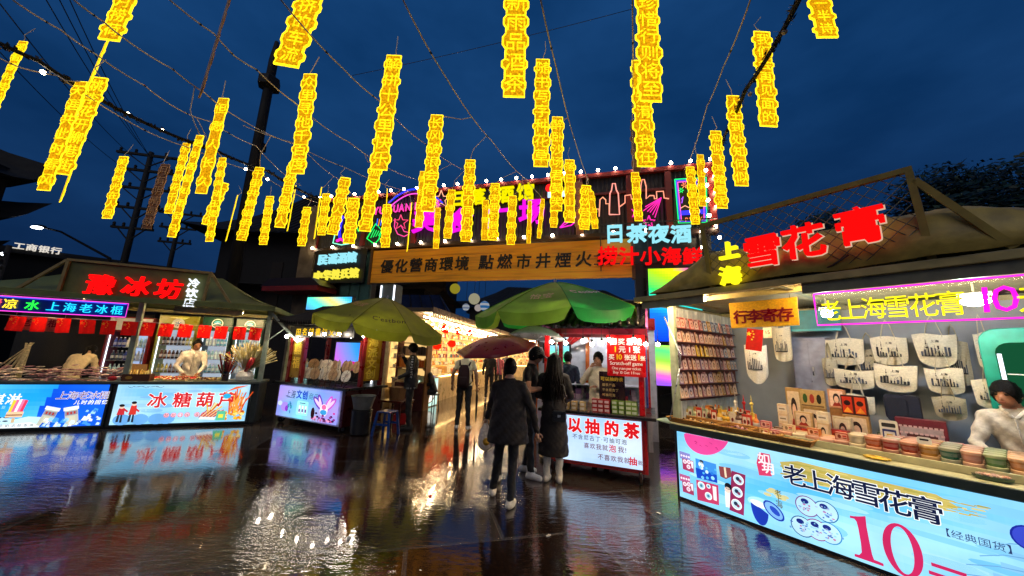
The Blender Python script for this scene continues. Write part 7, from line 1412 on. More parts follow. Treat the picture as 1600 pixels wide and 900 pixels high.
def person(label, P, rz, H=1.7, top='#222222', bottom='#111111', shoes='#e0ddd4', skin='#c79a7c', hair='#0c0908', arms=None, legs=None, torso=None, sleeve='long', lean=(0, 0), head=(0, 0, 0), hairstyle='short', hem=.80, skirt=None, fn=None, fingers=True, boot=0.0, cuffs=None):
    """one continuous figure facing local -y, built at 1.70 m and scaled; lean = torso shear (x, y) per metre above the hips; head = (yaw, pitch, roll) degrees"""
    K = H / 1.7; t = thing('person', label, 'person', P, rz)
    arms = arms or [((.22, .02, 1.13), (.225, -.05, .88)), ((-.22, .02, 1.13), (-.225, -.05, .88))]
    legs = legs or [((.095, -.012, .48), (.10, .03, .075), 0), ((-.095, -.012, .48), (-.10, .03, .075), 0)]
    sh = lambda x, y, z: Vector((x + lean[0] * max(0, z - .9), y + lean[1] * max(0, z - .9), z - .35 * (lean[0] ** 2 + lean[1] ** 2) * max(0, z - .9)))
    b = MB(); loft(b, [(*sh(0, 0, z), rx, ry) for z, rx, ry in (torso or TORSO)])
    bones = []; S0 = None
    for sgn, (el, wr) in zip((1, -1), arms):
        s0 = sh(sgn * .165, .005, 1.375); el, wr = Vector(el), Vector(wr); thick = 1.15 if sleeve == 'long' else 1.0
        limb(b, [sh(sgn * .11, 0, 1.385), s0, el, wr], [.06 * thick, .056 * thick, .043 * thick, .029 * (1.25 if sleeve == 'long' else 1)]); bones += [('uarm', s0, el), ('farm', el, wr)]
    for sgn, (kn, an, toe) in zip((1, -1), legs):
        hp = Vector((sgn * .085, 0, .89)); kn, an = Vector(kn), Vector(an); limb(b, [hp, kn, an], [.088, .060, .046]); bones += [('leg', hp, kn), ('leg', kn, an)]
        d = Vector((math.sin(R(toe)), -math.cos(R(toe)), 0)); f0 = an + Vector((0, 0, -.035)) - d * .045; f1 = f0 + d * .19 - Vector((0, 0, .012)); limb(b, [an, f0, f0 + d * .11 - Vector((0, 0, .006)), f1], [.045, .042, .044, .032]); bones.append(('foot', f0, f1))
    if skirt: loft(b, skirt)
    hc = sh(0, -.012, 1.60); Rm = Matrix.Rotation(R(head[0]), 3, 'Z') @ Matrix.Rotation(R(head[1]), 3, 'X') @ Matrix.Rotation(R(head[2]), 3, 'Y'); nb = sh(0, .005, 1.50)
    hp_ = lambda v: nb + Rm @ (Vector(v) + (hc - sh(0, .005, 1.5)))
    b.ball(hp_((0, .008, .01)), .088, '#ffffff', 16, 12, sc=(.86, 1.06, 1.16), M=Rm); b.ball(hp_((0, -.022, -.045)), .062, '#ffffff', 14, 10, sc=(.92, 1.0, 1.0), M=Rm)
    limb(b, [sh(0, .012, 1.44), hp_((0, .012, -.06))], [.054, .050]); b.ball(hp_((0, -.092, -.018)), .016, '#ffffff', 8, 6, sc=(.8, 1.1, 1.5), M=Rm); b.ball(hp_((0, -.080, -.052)), .018, '#ffffff', 8, 6, sc=(1.3, .7, .6), M=Rm)
    for sx in (-1, 1): b.ball(hp_((sx * .079, .012, -.012)), .021, '#ffffff', 8, 6, sc=(.45, .8, 1.3), M=Rm)
    o = b.build('tmp', SKIN); rm = o.modifiers.new('r', 'REMESH'); rm.mode = 'VOXEL'; rm.voxel_size = .0125; sm = o.modifiers.new('s', 'SMOOTH'); sm.factor = .5; sm.iterations = 3
    me = o.evaluated_get(bpy.context.evaluated_depsgraph_get()).to_mesh(); vs = [v.co.copy() for v in me.vertices]; fs = [tuple(p.vertices) for p in me.polygons]; old = o.data; bpy.data.objects.remove(o); bpy.data.meshes.remove(old)
    # gentle cloth folds away from the head
    for v in vs:
        if v.z < 1.42: v.x += .005 * math.sin(v.z * 42 + v.y * 30) + .0012 * math.sin(v.z * 95 + v.x * 70); v.y += .006 * math.sin(v.z * 35 + v.x * 38 + 1) + .0012 * math.sin(v.z * 80 - v.x * 90)
    body = MB(); body.v = [tuple(v * K) for v in vs]; cs, ck, cb, csh = srgb(top), srgb(skin), srgb(bottom), srgb(shoes); hd = hp_((0, 0, 0))
    for f in fs:
        p = sum((vs[i] for i in f), Vector()) / len(f); kind, dd = 'torso', 1e9
        for k_, a_, c_ in bones:
            q = seg_d(p, a_, c_) - (.05 if k_ == 'leg' else .03)
            if q < dd: kind, dd = k_, q
        if (p - hd).length < .125 or p.z > sh(0, 0, 1.475).z: col = ck
        elif kind == 'farm' and sleeve != 'long' and dd < .03: col = ck
        elif kind in ('uarm', 'farm') and dd < .035:
            col = cs
            if sleeve == 'short' and kind == 'uarm':
                a_, c_ = [(a, c) for k_, a, c in bones if k_ == 'uarm' and seg_d(p, a, c) < .1][:1][0] if any(k_ == 'uarm' and seg_d(p, a, c) < .1 for k_, a, c in bones) else (p, p); col = ck if (p - a_).length > .6 * max(.01, (c_ - a_).length) else cs
        elif kind == 'foot': col = csh
        elif kind == 'leg': col = (csh if p.z < .09 + boot else cb) if p.z < hem else cs
        else: col = cs if p.z > hem else cb
        if skirt and skirt[0][2] < p.z < .9 and kind != 'foot' and min(r_[2] for r_ in skirt) - .01 < p.z: col = cs
        if fn: col = srgb(fn(p, kind, col))
        body.f.append(f); body.c.append(col); body.s.append(True); body.m.append(0)
    if fingers:
        for (el, wr), sgn in zip(arms, (1, -1)):
            el, wr = Vector(el), Vector(wr); d = (wr - el).normalized(); side = d.cross(Vector((0, 0, 1)) if abs(d.z) < .8 else Vector((0, 1, 0))).normalized(); pn = d.cross(side)
            h = MB(); pc = wr + d * .045; h.tube([wr - d * .01, wr + d * .03, wr + d * .085], [.024, .036, .034], '#ffffff', 10, flat=.55)
            for k, L_ in enumerate((.062, .072, .068, .052)):
                r0 = wr + d * .08 + side * (-.026 + .0175 * k); c1 = r0 + d * L_ * .5 + pn * .006; c2 = c1 + d * L_ * .38 + pn * .022; h.tube([r0, c1, c2, c2 + pn * .012 + d * .004], [.0088, .0082, .0072, .005], '#ffffff', 6)
            r0 = wr + d * .03 - side * .03; h.tube([r0, r0 - side * .022 + d * .025 + pn * .008, r0 - side * .026 + d * .058 + pn * .018], [.011, .0095, .007], '#ffffff', 6)
            body.add([tuple(Vector(v) * K) for v in h.v], h.f, skin, True)
    body.build('body', SKIN, t)
    f = MB()
    for sx in (-1, 1): f.ball(hp_((sx * .031, -.083, .012)) * K, .0095 * K, '#120c0a', 8, 6, sc=(1.35, .5, .75), M=Rm); f.tube([hp_((sx * .016, -.091, .031)) * K, hp_((sx * .034, -.089, .036)) * K, hp_((sx * .050, -.078, .031)) * K], .0034 * K, '#1a110c', 5)
    f.ball(hp_((0, -.091, -.054)) * K, .016 * K, '#8a4a42', 8, 6, sc=(1.3, .5, .35), M=Rm); f.build('face_features', SKIN, t)
    # hair
    h = MB(); rd = random.Random(label); n = 18; vs = []
    for i in range(11):
        th = math.pi * i / 10 * .80
        for k in range(n):
            a = 2 * math.pi * k / n; front = max(0, -math.sin(a)); lim = .40 + .40 * (1 - front ** 1.5) if hairstyle != 'bald' else .30 + .45 * (1 - front)
            tt = min(th, math.pi * lim); r_ = .097 + .004 * math.sin(k * 5 + i * 3); vs.append(hp_((.90 * r_ * math.sin(tt) * math.cos(a), .012 + 1.10 * r_ * math.sin(tt) * math.sin(a), .012 + 1.20 * r_ * math.cos(tt))) * K)
    h.add(vs, [(i * n + k, (i + 1) * n + k, (i + 1) * n + (k + 1) % n, i * n + (k + 1) % n) for i in range(10) for k in range(n)], hair, True)
    if hairstyle == 'long':
        for k in range(150):
            a = rd.uniform(-.25, math.pi + .25); x0, y0 = .083 * math.cos(a), .012 + .098 * math.sin(a); L_ = rd.uniform(.34, .56); w = rd.uniform(.009, .016); zt_ = rd.uniform(-.03, .07); p0 = Vector((x0, y0, zt_)); p1 = p0 + Vector((x0 * .35, .035 * math.sin(a) + .01, -.2)); p2 = p1 + Vector((rd.uniform(-.03, .03) + x0 * .3, .01 + .02 * math.sin(a), -(L_ - .2) * .6)); p3 = p2 + Vector((rd.uniform(-.03, .03), rd.uniform(-.01, .02), -(L_ - .2) * .4))
            h.tube([hp_(q) * K for q in (p0, p1)] + [(hp_(p1) + (q - p1)) * K for q in (p2, p3)], [w * K, w * K, w * .9 * K, .003], hair, 5)
    if hairstyle == 'tail': h.tube([hp_((0, .10, .03)) * K, hp_((0, .15, -.03)) * K, (hp_((0, .14, -.12))) * K, (hp_((0, .12, -.27))) * K], [.03 * K, .04 * K, .035 * K, .01 * K], hair, 9)
    if hairstyle == 'bun': h.ball(hp_((0, .105, .05)) * K, .045 * K, hair, 12, 8)
    if hairstyle == 'cap':
        h.ball(hp_((0, .0, .045)) * K, .108 * K, hair, 16, 10, sc=(.92, 1.05, .82), M=Rm); h.add([hp_(q) * K for q in ((-.075, -.075, .055), (.075, -.075, .055), (.065, -.165, .035), (0, -.185, .03), (-.065, -.165, .035), (-.075, -.075, .045), (.075, -.075, .045), (.065, -.165, .027), (0, -.185, .022), (-.065, -.165, .027))], [(0, 1, 2, 3, 4), (9, 8, 7, 6, 5), (0, 5, 6, 1), (1, 6, 7, 2), (2, 7, 8, 3), (3, 8, 9, 4), (4, 9, 5, 0)], hair)
    ho = h.build('cap' if hairstyle == 'cap' else 'hair', HAIRM, t); ho.modifiers.new('thickness', 'SOLIDIFY').thickness = .006 if hairstyle != 'cap' else .002
    t['_k'] = K; return t, hp_
def W_(t, v):
    return Matrix.Translation(t.location) @ Matrix.Rotation(t.rotation_euler[2], 4, 'Z') @ (Vector(v) * t['_k'])
def hand_umbrella(label, apex, grip, R_, H_, mat, col, n=8):
    """open umbrella on its own shaft from apex to grip"""
    apex, grip = Vector(apex), Vector(grip); t = thing('hand_umbrella', label, 'umbrella', grip); ax = (apex - grip); L_ = ax.length; ax.normalize(); X = ax.orthogonal().normalized(); Y = ax.cross(X); o = apex - grip
    def sf(a, r_):
        k = (a / (2 * math.pi / n)) % 1; ed = 1 - .08 * math.sin(math.pi * k) * r_; return o + X * (R_ * r_ * ed * math.cos(a)) + Y * (R_ * r_ * ed * math.sin(a)) - ax * (H_ * (r_ ** 2.0) - .0 + .035 * math.sin(math.pi * k) * r_ * 0)
    b = MB(); na = n * 6; nr = 8; vs = [sf(2 * math.pi * i / na, max(.01, j / nr)) for j in range(nr + 1) for i in range(na)]
    b.add(vs, [(j * na + i, (j + 1) * na + i, (j + 1) * na + (i + 1) % na, j * na + (i + 1) % na) for j in range(nr) for i in range(na)], col, True); c = b.build('canopy', mat, t); c.modifiers.new('thickness', 'SOLIDIFY').thickness = .003
    b = MB(); b.tube([o + ax * .06, Vector((0, 0, 0)) - ax * .02], .006, '#2a2a2a', 7); b.build('shaft', STEEL, t); b = MB(); b.tube([-ax * .12, ax * .04], .014, '#181818', 8); b.build('handle', METAL, t)
    for i in range(n): b = MB(); a = 2 * math.pi * i / n; b.tube([sf(a, q / 6) - ax * .006 for q in range(7)], .0035, '#3a3a3a', 4); b.tube([o - ax * H_ * 1.05, sf(a, .55) - ax * .008], .003, '#3a3a3a', 4); b.build('rib', STEEL, t)
    return t
UMB = pmat('wet_umbrella_cloth', 'attr', .32, 0, 15, .2, .1); CLR = pmat('milky_film', 'attr', .12, 0, 6, .2, .05, alpha=.8)
# 1 man in a dark jacket by the shelf
def jacket(p, k, c):
    if k in ('uarm', 'farm') and abs(p.y + .0) < .018 and p.x > .1: return '#cfcfcf' if int(p.z * 40) % 2 else c
    if .80 < p.z < .835 and k not in ('foot',): return '#8a8a86' if int((p.x + p.y) * 50) % 2 else '#1a1a1c'
    return c
JT = [(.80, .185, .135), (.9, .185, .14), (1.0, .18, .135)] + [(z, rx * 1.1, ry * 1.15) for z, rx, ry in TORSO[2:6]] + TORSO[6:]
m1, _ = person('standing person in a dark jacket with striped sleeves, hand at chin', gnd(636, 671), R(-78), 1.79, '#16161a', '#101013', '#1c1a1a', torso=JT, hem=.79, arms=[((.235, -.03, 1.12), (.13, -.24, 1.02)), ((-.225, -.05, 1.14), (-.06, -.20, 1.43))], head=(0, 8, 0), fn=jacket)
# 2 seated man
q2 = atY(679, 600, 10.5); person('seated person in dark clothes bent over behind the pale green lightbox', (q2.x, 10.5, 0), R(-75), 1.68, '#15161a', '#101012', '#222222', arms=[((.24, -.12, 1.12), (.12, -.34, 1.0)), ((-.24, -.12, 1.12), (-.12, -.34, 1.0))], legs=[((.12, -.40, .80), (.13, -.36, .42), 0), ((-.12, -.40, .80), (-.13, -.36, .42), 0)], lean=(0, -.35), head=(0, 20, 0))[0].location.z = -.36
b = MB(); st2 = thing('plastic_stool', 'dark stool under the seated person behind the lightbox', 'stool', (q2.x, 10.5, 0)); b.lathe([(.16, .40), (.17, .41), (.17, .43), (.02, .435)], (0, 0, 0), 16, '#222228'); b.build('seat', METAL, st2)
for a in range(4): b = MB(); b.tube([(.13 * math.cos(a * 1.57), .13 * math.sin(a * 1.57), .40), (.17 * math.cos(a * 1.57), .17 * math.sin(a * 1.57), 0)], .014, '#222228', 6); b.build('leg', METAL, st2)
# 3 backpack man
m3_, _ = person('person seen from behind in a cream T-shirt and black trousers walking into the alley', gnd(722, 671), R(176), 1.76, '#f2e6bc', '#0e0e12', '#d8d4cc', skin='#b98c6c', sleeve='short', hem=.90, arms=[((.26, .04, 1.14), (.27, -.02, .90)), ((-.25, .03, 1.13), (-.26, -.04, .88))], legs=[((.10, -.03, .48), (.12, .02, .075), 12), ((-.10, .02, .48), (-.13, .06, .085), -10)], head=(0, 6, 0))
bp = thing('backpack', 'dark maroon backpack on the back of the person in the cream T-shirt', 'backpack', m3_.location, R(176)); b = MB(); loft(b, [(0, .175, .90, .10, .05), (0, .185, .95, .135, .075), (0, .18, 1.12, .135, .075), (0, .165, 1.30, .115, .06), (0, .15, 1.38, .07, .035)], '#2a0d10', 16); loft(b, [(0, .25, .94, .08, .02), (0, .262, .97, .1, .03), (0, .26, 1.1, .1, .028), (0, .245, 1.13, .08, .015)], '#240a0c', 14); b.build('pack', CLOTH, bp)
for sx in (-1, 1): b = MB(); b.tube([(sx * .10, .14, 1.36), (sx * .125, .03, 1.475), (sx * .13, -.09, 1.40), (sx * .14, -.13, 1.2), (sx * .16, -.04, 1.02), (sx * .12, .12, .95)], .018, '#2a0d10', 6, flat=.5); b.build('strap', CLOTH, bp)
g3 = W_(m3_, (-.26, -.06, .80)); t = thing('closed_umbrella', 'closed black umbrella hanging from the right hand of the person with the backpack', 'umbrella', g3); b = MB(); b.tube([(0, 0, .02), (0, 0, -.06), (0.01, 0, -.12), (.01, .0, -.55), (.01, 0, -.70)], [.012, .012, .028, .02, .005], '#0f0f12', 8); b.build('folded_canopy', UMB, t); b = MB(); b.tube([(0, 0, .02), (0, 0, .09), (.02, 0, .12), (.045, 0, .10)], .009, '#1a1a1a', 7); b.build('handle', METAL, t)
# 4 person with white clogs under the red umbrella
CT = [(.70, .265, .20), (.80, .255, .195), (.95, .235, .18), (1.1, .215, .16), (1.24, .2, .14), (1.34, .182, .11)] + TORSO[5:]
gA = gnd(790, 786); m4, _ = person('person in a loose brown jacket and white clogs under the red umbrella', gA, R(170), 1.58, '#190f09', '#060607', '#e6dcc8', torso=CT, hem=.70, hairstyle='short', arms=[((.25, -.06, 1.12), (.17, -.25, 1.20)), ((-.31, .05, 1.10), (-.36, .0, .84))], legs=[((.13, -.10, .49), (.20, -.17, .085), 12), ((-.07, .0, .48), (-.08, .13, .075), -10)])
# 5 partner holding the red umbrella
gB = gnd(789, 752); m5, _ = person('person in a dark coat half hidden behind the loose brown jacket', gB, R(172), 1.50, '#120d0c', '#0c0c0e', '#d8d0c4', hem=.8, hairstyle='bun', arms=[((.26, .03, 1.10), (.33, -.04, .88)), ((-.24, .02, 1.12), (-.24, -.05, .88))])
_g = W_(m4, (.16, -.30, 1.23)); hand_umbrella('dark red umbrella held low over the two people at the centre', (_g.x - .10, _g.y - .17, 1.86), _g, .52, .15, UMB, '#84100f')
gp5 = W_(m5, (.34, -.05, .82)); t = thing('plastic_bag', 'white plastic bag with yellow contents hanging left of the brown jacket', 'bag', gp5); b = MB(); rings = [(0, 0, -.02, .02, .015), (0, 0, -.10, .07, .04), (0, 0, -.22, .10, .06), (.01, 0, -.32, .10, .065), (0, 0, -.37, .05, .04)]; loft(b, rings, '#e8d8c4', 14); b.build('bag', pmat('crinkled_wrapper', 'attr', .25), t); b = MB(); b.tube([(-.02, 0, -.03), (-.015, 0, .03), (.015, 0, .03), (.02, 0, -.03)], .006, '#e8e0d4', 5); b.ball((.02, -.055, -.25), .05, '#c8962a', 8, 6); b.build('handle_and_contents', CLOTH, t)
# 6 capped person in black
gC = gnd(822, 742); m6, _ = person('person in a black cap and T-shirt looking down at a phone', gC, R(72), 1.76, '#111114', '#0e0e12', '#e4e0da', skin='#c08e70', sleeve='short', hem=.84, hairstyle='cap', hair='#0d0d10', arms=[((.22, -.08, 1.13), (.07, -.30, 1.20)), ((-.23, -.05, 1.12), (-.08, -.30, 1.16))], head=(0, 22, 0), lean=(0, -.08), legs=[((.10, -.03, .48), (.12, .05, .075), 10), ((-.10, -.06, .48), (-.13, -.10, .075), -14)])
pp = W_(m6, (.0, -.37, 1.22)); t = thing('mobile_phone', 'dark mobile phone in the hands of the capped person', 'phone', pp, R(72)); b = MB(); b.plate(rr(-.036, -.07, .036, .07, .008), -.004, .004, '#15161a'); o = b.build('body', GLOSS, t); b = MB(); b.plate(rr(-.032, -.064, .032, .064, .006), .0052, .0052, '#3a4a6a'); o2 = b.build('display', GLOSS, t); t.rotation_euler = (R(-50), 0, R(72))
hand_umbrella('clear umbrella with a milky film held behind the capped person', atY(842, 510, 5.3), atY(834, 590, 5.25), .44, .17, CLR, '#dfe3e6')
# 7 woman with long hair
CO = [(0, .0, .34, .215, .17), (0, 0, .5, .205, .165), (0, 0, .7, .19, .15), (0, 0, .9, .175, .135), (0, 0, 1.05, .16, .12)]
gD = gnd(864, 752); m7, _ = person('person with long dark hair in a long dark brown coat and white boots', gD, R(168), 1.66, '#150e0c', '#150e0c', '#ddd2bc', hairstyle='long', hair='#0d0705', hem=.36, boot=.30, torso=[(z, rx * 1.08, ry * 1.1) for z, rx, ry in TORSO], skirt=CO, arms=[((.23, -.02, 1.12), (.15, -.22, 1.06)), ((-.24, -.02, 1.12), (-.16, -.20, 1.04))], legs=[((.085, 0, .48), (.085, .03, .075), -8), ((-.085, 0, .48), (-.085, .03, .075), 8)])
pb = W_(m7, (-.09, .18, .88)); t = thing('handbag', 'small black handbag with a gold clasp at the back of the long brown coat', 'bag', pb, R(168)); b = MB(); b.plate(rr(-.09, -.07, .09, .07, .02), -.03, .03, '#0c0b0c'); b.build('bag', GLOSS, t, .006); b = MB(); b.box(-.02, .031, -.01, .02, .038, .02, '#d8b46a'); b.build('clasp', STEEL, t); b = MB(); b.tube([(-.08, .0, .06), (-.10, -.005, .20), (-.05, -.03, .40), (.05, -.035, .42), (.1, -.01, .22), (.08, 0, .06)], .006, '#2a2622', 5); b.build('strap', GLOSS, t)
# 8 vendor at the tea cart
pv = DF.w(-.68, 1.15); person('vendor in a white sweater behind the tea cart with a hand at the mouth', pv, R(-32), 1.72, '#e6dcc2', '#20222a', '#222222', skin='#c79070', arms=[((.25, -.06, 1.12), (.05, -.20, 1.14)), ((-.26, -.10, 1.20), (-.07, -.20, 1.45))], torso=[(z, rx * 1.12, ry * 1.2) for z, rx, ry in TORSO[:6]] + TORSO[6:], head=(4, 6, 0))
# 9-10 vendors at the popsicle stall
pv = LF.w(lp(118, 545, 1.05)[0], 1.05); person('vendor in a cream shirt bending away behind the heap of popsicles', pv, LF.rz + R(180), 1.64, '#dcc8a0', '#20242a', '#222222', hairstyle='tail', lean=(0, -.62), arms=[((.26, -.30, 1.02), (.20, -.55, .92)), ((-.26, -.30, 1.02), (-.20, -.55, .92))], head=(0, 30, 0))
pv = LF.w(lp(303, 545, 1.2)[0], 1.2); v10, _ = person('vendor in a white collared shirt looking down behind the sweet trays', pv, LF.rz + R(22), 1.74, '#f0e8dc', '#26282e', '#222222', skin='#b8805c', hairstyle='bald', lean=(.05, -.22), arms=[((.24, -.16, 1.10), (.14, -.38, .96)), ((-.24, -.14, 1.10), (-.12, -.36, .96))], head=(8, 20, 0))
# 11 vendor at the cosmetics stall
pv = FF.w(fp(1592, 640, .98)[0] + .01, .98); v11, _ = person('vendor with tied-up hair and white blouse leaning over the tins at right', pv, FF.rz + R(-4), 1.60, '#dcd6c4', '#2a2c34', '#222222', skin='#c88e6c', hairstyle='bun', lean=(-.05, -.22), arms=[((.25, -.18, 1.12), (.12, -.36, 1.00)), ((-.27, -.16, 1.12), (-.16, -.38, .98))], head=(-14, 9, 0))
v11.location.z = -.03
t = thing('shoulder_strap', 'narrow dark bag strap across the blouse of the cosmetics vendor', 'strap', v11.location, v11.rotation_euler[2]); b = MB(); K = v11['_k']; b.tube([Vector(q) * K for q in ((.12, -.10, 1.42), (.08, -.24, 1.26), (.0, -.25, 1.08), (-.1, -.2, .92))], .012, '#15151a', 6, flat=.4); b.build('strap', CLOTH, t)
def collar(t, lean, col, v=True):
    K = t['_k']; b = MB(); z = lambda h: Vector((lean[0] * (h - .9), lean[1] * (h - .9), h - .35 * (lean[0] ** 2 + lean[1] ** 2) * (h - .9)))
    for s_ in (-1, 1): b.tube([(z(1.46) + Vector((s_ * .005, .075, .02))) * K, (z(1.47) + Vector((s_ * .068, .02, .012))) * K, (z(1.45) + Vector((s_ * .055, -.058, .0))) * K, (z(1.39) + Vector((s_ * .012, -.098, .0))) * K], .014 * K, col, 6, flat=.6)
    b.tube([(z(1.38) + Vector((0, -.105, 0))) * K, (z(1.22) + Vector((0, -.122, 0))) * K, (z(1.0) + Vector((0, -.118, 0))) * K], .006 * K, mixc(col, '#6a6258', .45), 5)
    b.build('collar', CLOTH, t)
collar(v10, (.05, -.22), '#f4eee4'); collar(v11, (-.05, -.22), '#e8e2d2')
# 12 figures farther back
for lab, px, Y, rz, c, h_ in (('far person in navy standing behind the long haired person', 887, 7.3, 160, '#141a34', 1.72), ('far person in a pink top at the end of the alley', 778, 15, 175, '#b05a70', 1.65), ('far person in grey walking at the alley end', 790, 18, 170, '#5a5a60', 1.7), ('far person in black near the alley lights', 764, 13, 185, '#121214', 1.72)):
    q = atY(px, 600, Y); person(lab, (q.x, Y, 0), R(rz), h_, c, '#15151a', '#cccccc', fingers=False)
for o in list(COL.objects):
    if '_k' in o: del o['_k']
# ------------------------------------------------------------------ wires fanning from the gate over the square
def straight(pts, Ya, Yb):
    """photo polyline of a wire that runs straight in plan from depth Ya to depth Yb"""
    L_ = [0]
    for a, c in zip(pts, pts[1:]): L_.append(L_[-1] + math.hypot(a[0] - c[0], a[1] - c[1]))
    return [atY(*p, 1 / (1 / Ya + (1 / Yb - 1 / Ya) * s_ / L_[-1])) for p, s_ in zip(pts, L_)]
def densify(pts, dip=0.03, n=6):
    o = []
    for a, c in zip(pts, pts[1:]): o += sag(a, c, dip * (c - a).length, n)[:-1]
    return o + [pts[-1]]
WIRES = []
for pts, Ya, Yb, lab in (
    ([(20, 0), (95, 47), (150, 85), (225, 133), (283, 173), (330, 190), (400, 228), (470, 290)], 3.2, 10.8, 'pale sagging lamp cable at the far left, crossing behind the brown strip\'s left side'),
    ([(112, -3), (162, 34), (190, 57), (270, 108), (320, 145), (362, 178), (470, 228), (530, 280)], 3.2, 10.8, 'pale lamp cable passing behind the large leaning strip at top left'),
    ([(262, -3), (335, 53), (367, 88), (400, 108), (460, 160), (545, 222), (650, 280)], 3.2, 10.8, 'pale lamp cable crossing behind the unlit brown edge-on strip'),
    ([(436, -4), (537, 108), (590, 155), (665, 225), (735, 268)], 3.2, 10.8, 'pale lamp cable running down behind the strip left of centre'),
    ([(628, -4), (690, 110), (770, 222), (832, 286)], 3.2, 10.8, 'pale lamp cable at mid picture running down to the yellow tavern letters'),
    ([(844, -4), (868, 100), (900, 225), (922, 284)], 3.2, 10.5, 'pale lamp cable right of centre with dark clamps'),
    ([(988, -4), (989, 90), (988, 200), (990, 282)], 3.2, 10.2, 'pale lamp cable hanging almost straight above the skyline sign'),
    ([(1174, -4), (1130, 105), (1105, 165), (1068, 268)], 3.2, 9.8, 'pale lamp cable at right running beside the dark garland'),
    ([(-10, 86), (30, 105), (90, 118), (225, 203), (300, 232), (400, 268), (500, 318)], 4.0, 11.0, 'lower pale lamp cable under the dark garland at left'),
    ([(380, 196), (455, 222), (540, 262), (640, 300)], 7.0, 11.0, 'short pale lamp cable low between the left cables')):
    P_ = densify(straight(pts, Ya, Yb)); WIRES += P_
    b = MB(); b.tube(P_, 0.0095, '#f0e2d0', 5)
    rd = random.Random(len(lab)); 
    for q in range(4, len(P_) - 4, 7): b.tube([P_[q], P_[q].lerp(P_[q + 1], 0.2)], 0.015, '#15130f', 5)
    tag(b.build('lamp_cable', pmat('pale_cable_sheath', 'attr', 0.45, 0, 20, 0.2)), lab, 'cable', 'lamp cables over the square')
cable('span_wire', 'thin dark wire crossing the sky between two lamp cables', sag(atY(550, 118, 6.2), atY(988, 14, 5.0), 0.05), 0.005, '#0a0d14', 'wire')
def garland(label, pts, Ya, Yb, r_, bulbs, seed):
    rd = random.Random(seed); P_ = densify(straight(pts, Ya, Yb), 0.02); t = thing('dark_garland', label, 'garland', tuple(P_[0]))
    o = P_[0]; P_ = [p - o for p in P_]
    b = MB(); b.tube(P_, r_ * 0.6, '#0c0b09', 6); b.build('rope', DARK, t)
    b = MB()
    for a, c in zip(P_, P_[1:]):
        for k in range(int(max(6, (c - a).length * 60))):
            p = a.lerp(c, rd.random()) + Vector((rd.gauss(0, 1), rd.gauss(0, 1), rd.gauss(0, 1))) * r_ * 0.5
            u = Vector((rd.gauss(0, 1), rd.gauss(0, 1), rd.gauss(0, 1))).normalized() * r_ * rd.uniform(0.5, 1.0); v = u.orthogonal() * 0.4
            b.add([p - u, p + v, p + u, p - v], [(0, 1, 2, 3)], rd.choice(('#12120d', '#1a160f', '#0d100b')))
    b.build('leaves', pmat('leaves', 'attr', 0.6, 0, 3, 0.2), t)
    for px, py, f in bulbs:
        i = min(range(len(P_)), key=lambda k: (Vector(pj(P_[k] + o)) - Vector((px, py))).length)
        d = ray(px, py); Y = (P_[i] + o).y; q = CAM + d * (Y / d.y) - o
        MB().tube([P_[i], q], 0.004, '#111111', 4).build('bulb_wire', DARK, t)
        MB().ball(q, 0.033, '#ffffff', 10, 6).build('bulb', BULB if f else pmat('unlit_bulb', '#c9b8a4', 0.3), t)
def pj(P):
    v = Vector(P) - CAM; d = v.dot(c_f); return (800 + F_PX * v.dot(c_r) / d, 450 - F_PX * v.dot(c_u) / d)
garland('dark leafy garland with a few lit globe bulbs at upper left', [(-20, 58), (60, 95), (150, 152), (255, 205), (330, 232), (420, 268), (500, 312)], 4.2, 11.2, 0.05, [(67, 113, 1), (199, 178, 1), (254, 204, 1), (384, 264, 1), (418, 280, 1), (475, 308, 1)], 1)
garland('dark leafy garland with unlit globe bulbs at upper right', [(1262, -30), (1248, 0), (1215, 62), (1165, 140), (1132, 212), (1116, 268)], 3.0, 9.6, 0.055, [(1226, 50, 0), (1172, 147, 0), (1158, 182, 0)], 2)
